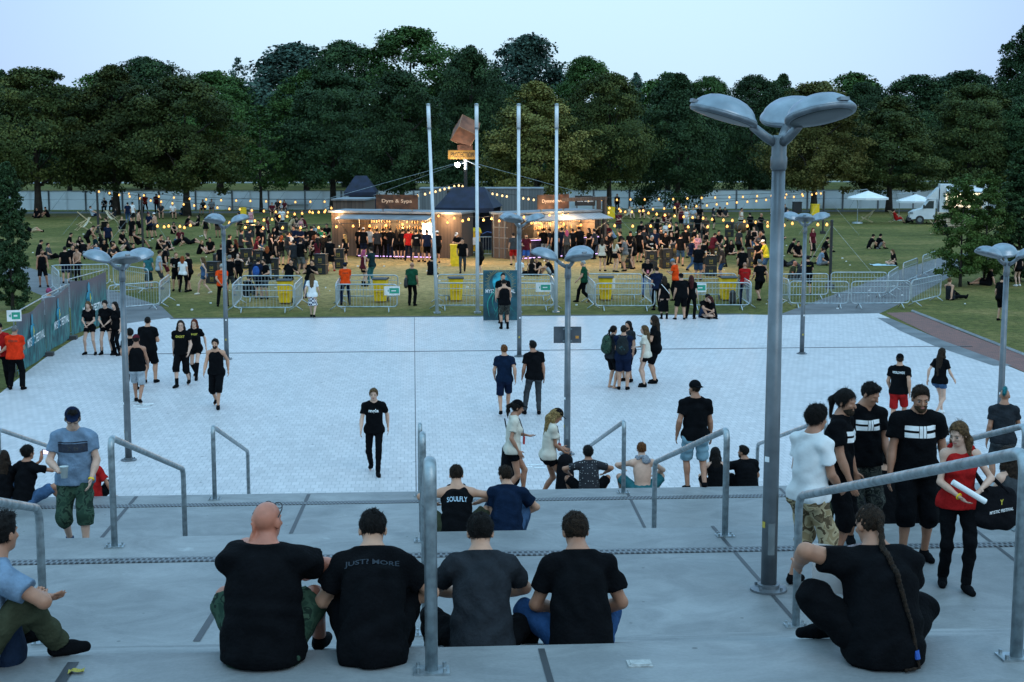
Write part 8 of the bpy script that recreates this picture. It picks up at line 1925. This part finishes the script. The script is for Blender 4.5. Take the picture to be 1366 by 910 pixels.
for x, dsc, lab, hy in ((1157, 'f tee charcoal trousers olive bob darkred', 'auburn haired person sitting between the legs of the logo men', 20), (1187, 'm tee black shorts black short dark cap:black', 'dark capped person sitting just left of the bearded man', -10), (1243, 'm tee black jeans dgrey short dark', 'dark person sitting between bearded man and woman in red', 15), (1364, 'f tank dgrey shorts lgrey long brown', 'bare armed person sitting at the right edge behind the handrail', 30)):
    F_(lab, 'stepsit', sitp(lean=18, hR=(.15, .42, .25), hL=(-.15, .42, .25)), STEP(x, 15.62, 2.55), hy-10, dsc, s=.98, h=.012)
ph = F_('woman in a black shirt and denim skirt filming with her phone', 'phonewoman', sitp(lean=10, hyaw=-14, hR=(.20, .42, .66), hL=(.02, .40, .62), eR=(1, -.2, -.8), eL=(-.8, -.2, -.8), gR=(.1, .3, 1), gL=(.1, .3, 1), kR=(.9, .3, .6), kL=(-.6, .3, .6), fR=(.34, .42, -.02), fL=(-.1, .42, -.065)), G(34, 673, 1.35), -22, 'f tee black shorts denim bun dark tan', s=.96)
F_('long haired woman in black sitting at the left edge of the lowest landing', 'edgewoman', sitp(lean=14, hR=(.15, .42, .25), hL=(-.15, .42, .25)), G(6, 672, 1.35), 5, 'f tee black jeans black vlong brown', s=.86)
F_('person in a red shirt leaning on one hand behind the climbing man', 'redshirt', sitp(lean=-6, hR=(.42, .04, .05), eR=(.4, -.5, .3), gR=(.6, .6, -.2), hL=(-.1, .4, .25)), STEP(117, 23.0, 1.20), -8, 'f tee red shorts black bob dark tan', s=.9)
T1S = [(787, 'm tee dots shorts black bushy dark tan', 'bearded man in a dotted black shirt sitting on the lowest steps', sitp(lean=18, sh=1.06, hyaw=10, hR=(.34, .40, .36), hL=(-.34, .40, .36), eR=(1.2, -.1, 0), eL=(-1.2, -.1, 0), kR=(.7, .2, 1), kL=(-.7, .2, 1), fR=(.3, .46, -.065), fL=(-.3, .46, -.065)), 'dotman', .88, 0),
       (859, 'm - shorts teal short ginger pale', 'bare backed ginger man with a grey scarf sitting on the lowest steps', sitp(lean=14, hpitch=10, hL=(-.30, .40, .40), hR=(.28, .38, .3), eL=(-1.2, -.1, .1), eR=(1.2, -.3, -.2), kL=(-.7, .2, 1), kR=(.7, .2, 1), fL=(-.3, .46, -.065), fR=(.3, .46, -.065)), 'bareback', .93, 0),
       (958, 'f tank black shorts black vlong dark', 'woman with long dark hair and a shoulder strap sitting on the steps', sitp(lean=14, hR=(.12, .4, .3), hL=(-.12, .4, .3)), 'darkhair', .83, 0),
       (999, 'm tee black shorts black short dark tan beard fat', 'bearded man in black sitting just left of the big lamp post', sitp(lean=14, hyaw=40, hL=(-.30, .36, .40), eL=(-1.2, -.1, .1), hR=(.2, .4, .3)), 'beardsit', .85, 10)]
for x, dsc, lab, ps, ky, s_, rz in T1S:
    q = F_(lab, ky, ps, STEP(x, 23.5, 1.05), rz, dsc, s=s_, h=.011)
    if ky == 'bareback':
        F = Field(); S_ = q[1]; n_ = S_['N']; Rc = S_['Rc']
        for k in range(10):
            a = 2*math.pi*k/10; F.ell(n_+Rc @ V3(.085*math.cos(a), .01+.075*math.sin(a), .025+.02*math.sin(3*a)), Rc, (.045, .045, .032), .02)
        F.ell(n_+Rc @ V3(.06, -.10, -.03), Rc, (.08, .03, .06), .03)
        inst('scarf', F.mesh('scarf', .011, .004, 3), camo('scarf', [(.30, .32, .36), (.12, .13, .16), (.4, .42, .45), (.2, .21, .25)], 30), q[0])
dn = F_('man with a backward cap, black shirt and pale denim shorts walking down', 'downman', D2(pelvis=(0, 0, .915), fL=(-.10, .06, .085), fR=(.12, -.22, .20), dR=(.2, 1, -.4), hL=(-.28, .06, .90), hR=(.26, .12, .88), hyaw=28, loose=1.2), STEP(929, 23.08, 1.20), -2, 'm tee black shorts ldenim crop brown tan capb:black beard shoes:black', s=1.03)
mo = F_('man with a teal mohawk, dark shirt and grey shorts near the right edge', 'mohawk', D2(fR=(.16, 0, .085), fL=(-.15, 0, .085), hyaw=-20, hR=(.12, .22, 1.0), eR=(1, -.5, -.3)), STEP(1342, 23.95, .90), -8, 'm tee charcoal shorts dgrey mohawk teal tan socks:.16', s=1.0, h=.011)
WM = D2(pelvis=(0, 0, .905), fL=(-.08, .18, .085), fR=(.09, -.18, .12), hR=(.20, .08, .90), hL=(-.06, .26, 1.12), eL=(-.8, -.4, -.6), hpitch=14)
w1 = F_('dark haired woman in cream shirt, cap and black shorts with a lanyard', 'walker_a', WM, STEP(684, 23.95, .90), -88, 'f tee cream minis black pony dark tan cap:black', s=.965, h=.011)
w2 = F_('blonde woman in cream shirt, cap and black shorts carrying a black bag', 'walker_b', D2(pelvis=(0, 0, .90), fL=(-.08, -.14, .12), fR=(.09, .18, .085), hR=(.10, .28, .94), hL=(-.1, .26, 1.0), lean=8, hpitch=34), STEP(732, 24.85, .60), -82, 'f tee cream minis black long blond tan cap:black', s=.97, h=.011)
# ---------------------------------------------------------------- things that people hold or carry
def bag(nm, lab, c, size, mat, rz=0.0, cat='bag', group=None, straps=None):
    F = Field(); a, b, d = size
    F.cone((0, 0, -d*.5), (0, 0, d*.42), b, b*.8, .03, flat=(V3(1, 0, 0), a/b) if a < b else (V3(0, 1, 0), b/a))
    t = thing(nm, lab, cat, c, R(rz), group); inst('bag_body', F.mesh('bag_body', .014, .004, 2), mat, t)
    if straps:
        for st in straps: obj('strap', MB().tube([Vector(x)-Vector(c) for x in st], .012, 6), mat, t)
    return t
def pack(o, S, lab, mat, rz, size=1.0, col2=None):
    c = W(o, S, 'C', Vector(S['Rc'] @ V3(0, -.20, -.02))); t = thing('backpack', lab, 'backpack', c, R(rz), 'backpacks')
    F = Field(); F.ell((0, 0, 0), np.eye(3), (.15*size, .105*size, .23*size), .04); F.ell((0, -.03, -.10*size), np.eye(3), (.155*size, .10*size, .13*size), .05)
    inst('bag_body', F.mesh('bag_body', .014, .005, 4), mat, t)
    F = Field(); F.ell((0, -.085, -.08*size), np.eye(3), (.11*size, .05*size, .10*size), .03); inst('front_pocket', F.mesh('front_pocket', .012, .003, 6), col2 or mat, t)
    obj('top_loop', MB().tube([(-.03, .02, .20*size), (0, .03, .25*size), (.03, .02, .20*size)], .008, 5), M_BLK, t)
    for s_ in (-1, 1): obj('strap', MB().tube([(s_*.09, .03, .19*size), (s_*.11, .14, .24*size), (s_*.12, .24, .16*size), (s_*.12, .27, -.02), (s_*.13, .12, -.16)], .018, 6), M_BLK, t)
pack(bp1[0], bp1[1], 'camouflage backpack on the barefoot person', cloth('gcamo'), -60, 1.15); pack(bp2[0], bp2[1], 'black backpack with a pale print on the man in navy shorts', fabric((.018, .022, .024), 'black_canvas2'), -15, 1.1, camo('pack_print', [(.02, .03, .03), (.03, .08, .09), (.02, .02, .02), (.16, .18, .18)], 12))
g_ = G(345, 399, ZL); t = thing('backpack', 'bright blue backpack on a person behind the first pen', 'backpack', g_+Vector((-.06, -.24, 1.22)), 0, 'backpacks')
F = Field(); F.ell((0, 0, 0), np.eye(3), (.15, .11, .23), .04); F.ell((0, -.04, -.08), np.eye(3), (.13, .09, .12), .04); inst('bag_body', F.mesh('bag_body', .016), cloth('blue'), t)
def cup(lab, p, h=.12, r=.042):
    t = thing('plastic_cup', lab, 'cup', p, 0, 'held plastic cups'); obj('cup', MB().lathe([(r*.72, 0), (r, h), (r*1.06, h*1.01), (r*.9, h*.99)], 14), plain('clear_plastic', (.62, .66, .64), .25), t, True); obj('drink', MB().lathe([(r*.70, .004), (r*.93, h*.8), (.002, h*.8)], 14), plain('pale_beer', (.62, .62, .40), .3), t, True)
cup('clear cup of pale drink in the hand of the climbing man', W(cm[0], cm[1], 'WR', Vector(cm[1]['DR'])*.10+Vector((-.045, .03, -.05))), .13, .05)
for (x, y, rz, lab) in ((213, 386, -70, 'cup held by the man in the pale grey shirt'), (221, 377, -75, 'cup held by the bearded man behind the pale grey shirt'), (236, 388, 190, 'cup held by the ginger man in black')):
    f_ = Vector((-math.sin(R(rz)), math.cos(R(rz)), 0)); r_ = Vector((f_.y, -f_.x, 0)); cup('clear plastic '+lab, G(x, y, ZL)+f_*.36+r_*.10+Vector((0, 0, 1.10)))
# phones
c = (W(ph[0], ph[1], 'WR', Vector(ph[1]['DR'])*.09)+W(ph[0], ph[1], 'WL', Vector(ph[1]['DL'])*.09))/2
t = thing('phone', 'phone with a lit screen held up by the filming woman', 'phone', c+Vector((0, .02, .03)), R(-18)); obj('case', MB().box((0, 0, 0), (.165, .010, .080)), M_BLK, t); obj('screen', MB().box((0, -.0065, 0), (.125, .003, .068)), glow('screen', (.82, .72, .95), 1.1), t)
c = W(tank[0], tank[1], 'WR', Vector(tank[1]['DR'])*.12); tag(obj('phone', MB().box((-.05, .0, .02), (.075, .010, .15)), M_BLK, loc=c), 'small phone held by the man photographing at the poster', 'phone')
# totes
c = W(rw[0], rw[1], 'HL', (-.28, .05, .02)); sh = W(rw[0], rw[1], 'SL', (.02, 0, .07))
t = thing('tote_bag', 'black tote bag lettered in white on the shoulder of the woman in red', 'bag', c, R(172-180+12))
M_TOTE = fabric((.009, .009, .011), 'tote_black')
F = Field(); F.cone((-.11, 0, -.13), (.11, 0, -.15), .115, .11, .05, flat=(V3(0, 1, 0), .55)); F.cone((-.10, 0, .06), (.09, 0, .05), .10, .09, .09, flat=(V3(0, 1, 0), .5)); F.ell((.02, 0, -.05), np.eye(3), (.20, .06, .16), .06)
inst('bag_body', F.mesh('bag_body', .012, .008, 4, .6), M_TOTE, t); obj('lettering', lettering('MYSTIC FESTIVAL', .23, .03, (.02, -.078, -.06), (1, 0, .16), (0, 0, 1), bold=.03), M_LETTER, t); obj('lettering', lettering('Y', .035, .05, (.02, -.074, .02), (1, 0, .16), (0, 0, 1), bold=.05), M_YELPRINT, t)
Mi = Matrix.LocRotScale(t.location, t.rotation_euler, (1, 1, 1)).inverted(); shl = Mi @ sh
for y_ in (-.05, .05): obj('strap', MB().tube([(-.10, y_, .12), (shl.x-.05, shl.y+y_*.4-.04, shl.z*.7), (shl.x, shl.y+y_*.3, shl.z+.0), (shl.x+.04, shl.y+y_*.5+.05, shl.z*.75), (.10, y_, .10)], .013, 6), M_TOTE, t)
c = (W(rw[0], rw[1], 'WR')+W(rw[0], rw[1], 'WL'))/2; tag(obj('rolled_paper', MB().tube([c+Vector((-.20, -.10, .13)), c+Vector((.10, -.13, -.05))], .026, 12), M_PAPER), 'rolled white paper in the hands of the woman in red', 'paper')
obj('wristband', MB().lathe([(.034, -.008), (.036, .008)], 14, Matrix.Translation(Vector(rw[1]['WR'])) @ Vector(rw[1]['DR']).to_track_quat('Z', 'Y').to_matrix().to_4x4()), M_YB, rw[0])
obj('wristband', MB().lathe([(.034, -.010), (.036, .010)], 14, Matrix.Translation(Vector(cm[1]['WL'])) @ Vector(cm[1]['DL']).to_track_quat('Z', 'Y').to_matrix().to_4x4()), M_YB, cm[0])
obj('watch', MB().lathe([(.033, -.014), (.035, .014)], 14, Matrix.Translation(Vector(dn[1]['WR'])) @ Vector(dn[1]['DR']).to_track_quat('Z', 'Y').to_matrix().to_4x4()), M_BLK, dn[0])
c = W(p6_[0], p6_[1], 'WR', (-.10, .10, .06)); t = thing('magazine', 'open white magazine held by the man with the braid', 'magazine', c, R(24))
obj('page', MB().grid(lambda i, j: (-.22*i, .02*math.sin(3*i), -.14+.28*j+.05*i), 5, 2), M_PAPER, t); obj('page', MB().grid(lambda i, j: (.22*i, .02*math.sin(3*i), -.14+.28*j), 5, 2), plain('print_page', (.35, .33, .38), .6, 0, .8, 14), t)
for q, nm, rz in ((w1, 'black tote bag swinging behind the dark haired woman in a cap', -88), (w2, 'black drawstring bag in front of the blonde woman in a cap', -82)):
    far = q is w1; c = W(q[0], q[1], 'HL' if far else 'HR', (-.16, -.02, -.28) if far else (.10, .26, -.30))
    bag('tote_bag', nm, c, (.13, .17, .52), M_TOTE, rz, straps=[(tuple(c+Vector((0, 0, .24))), tuple(W(q[0], q[1], 'SL' if far else 'WR')))])
    N_ = q[1]['N']; Rc = q[1]['Rc']; mb = MB(); mb.tube([Vector(N_+Rc @ V3(-.06, -.02, .045)), Vector(N_+Rc @ V3(-.05, .09, -.03)), Vector(N_+Rc @ V3(-.01, .165, -.22)), Vector(N_+Rc @ V3(.0, .18, -.34)), Vector(N_+Rc @ V3(.02, .165, -.22)), Vector(N_+Rc @ V3(.06, .09, -.03)), Vector(N_+Rc @ V3(.06, -.02, .045))], .009, 5)
    obj('lanyard', mb, plain('lanyard_grey', (.12, .10, .10), .7), q[0]); cc = N_+Rc @ V3(.0, .19, -.40); obj('badge_pouch', MB().box((0, 0, 0), (.10, .03, .13), Matrix(Rc.tolist())), plain('red_pouch', (.45, .03, .03), .6), q[0], loc=Vector(cc))
g_ = T3(8, 878); bag('bag', 'dark blue bag lying on the landing at the left edge', g_+Vector((.0, 0, .13)), (.11, .16, .16), fabric((.012, .022, .045), 'bag_blue'), 20)
g_ = G(549.5, 408, ZL); bag('shoulder_bag', 'black shoulder bag of the bald man in green', g_+Vector((-.24, -.05, .98)), (.09, .14, .22), M_BLK, 10)
g_ = G(985, 404, ZL); bag('bag', 'black bag standing right of the rightmost yellow bin', G(977, 405, ZL)+Vector((0, 0, .28)), (.16, .2, .34), M_BLK, 0)
g_ = G(1177, 354, ZL); mb = MB().grid(lambda i, j: (-.65+1.3*i, -.45+.9*j, .02+.05*abs(math.sin(7*i+2)*math.sin(6*j))), 10, 6); tag(obj('pale_sheet', mb, plain('pale_blue_sheet', (.40, .55, .60), .8, 0, .1, 5), loc=g_), 'pale blue cloth spread on the grass beside the sitting woman', 'cloth')  # flat crumpled sheet drawn in place of a smoke-like puff
g_ = G(863, 396, ZL); tag(obj('badge', MB().box((0, 0, 0), (.10, .01, .14)), plain('pink_badge', (.7, .2, .25), .6), loc=g_+Vector((0, -.17, 1.12))), 'pink badge hanging on the chest of the man behind the pen', 'badge')
g_ = G(3, 517, 0); tag(obj('badge', MB().box((0, 0, 0), (.09, .01, .13)), M_PAPER, loc=g_+Vector((.02, -.19, 1.12))), 'white badge on the chest of the steward in red at left', 'badge')
g_ = G(886, 426, ZL); tag(obj('bag_strap', MB().tube([(-.14, -.12, 1.36), (0, -.17, 1.2), (.17, -.13, 1.0)], .012, 5), M_PAPER, loc=g_), 'thin pale strap across the back of the woman in a long dress', 'strap')
g_ = G(273, 393, ZL)
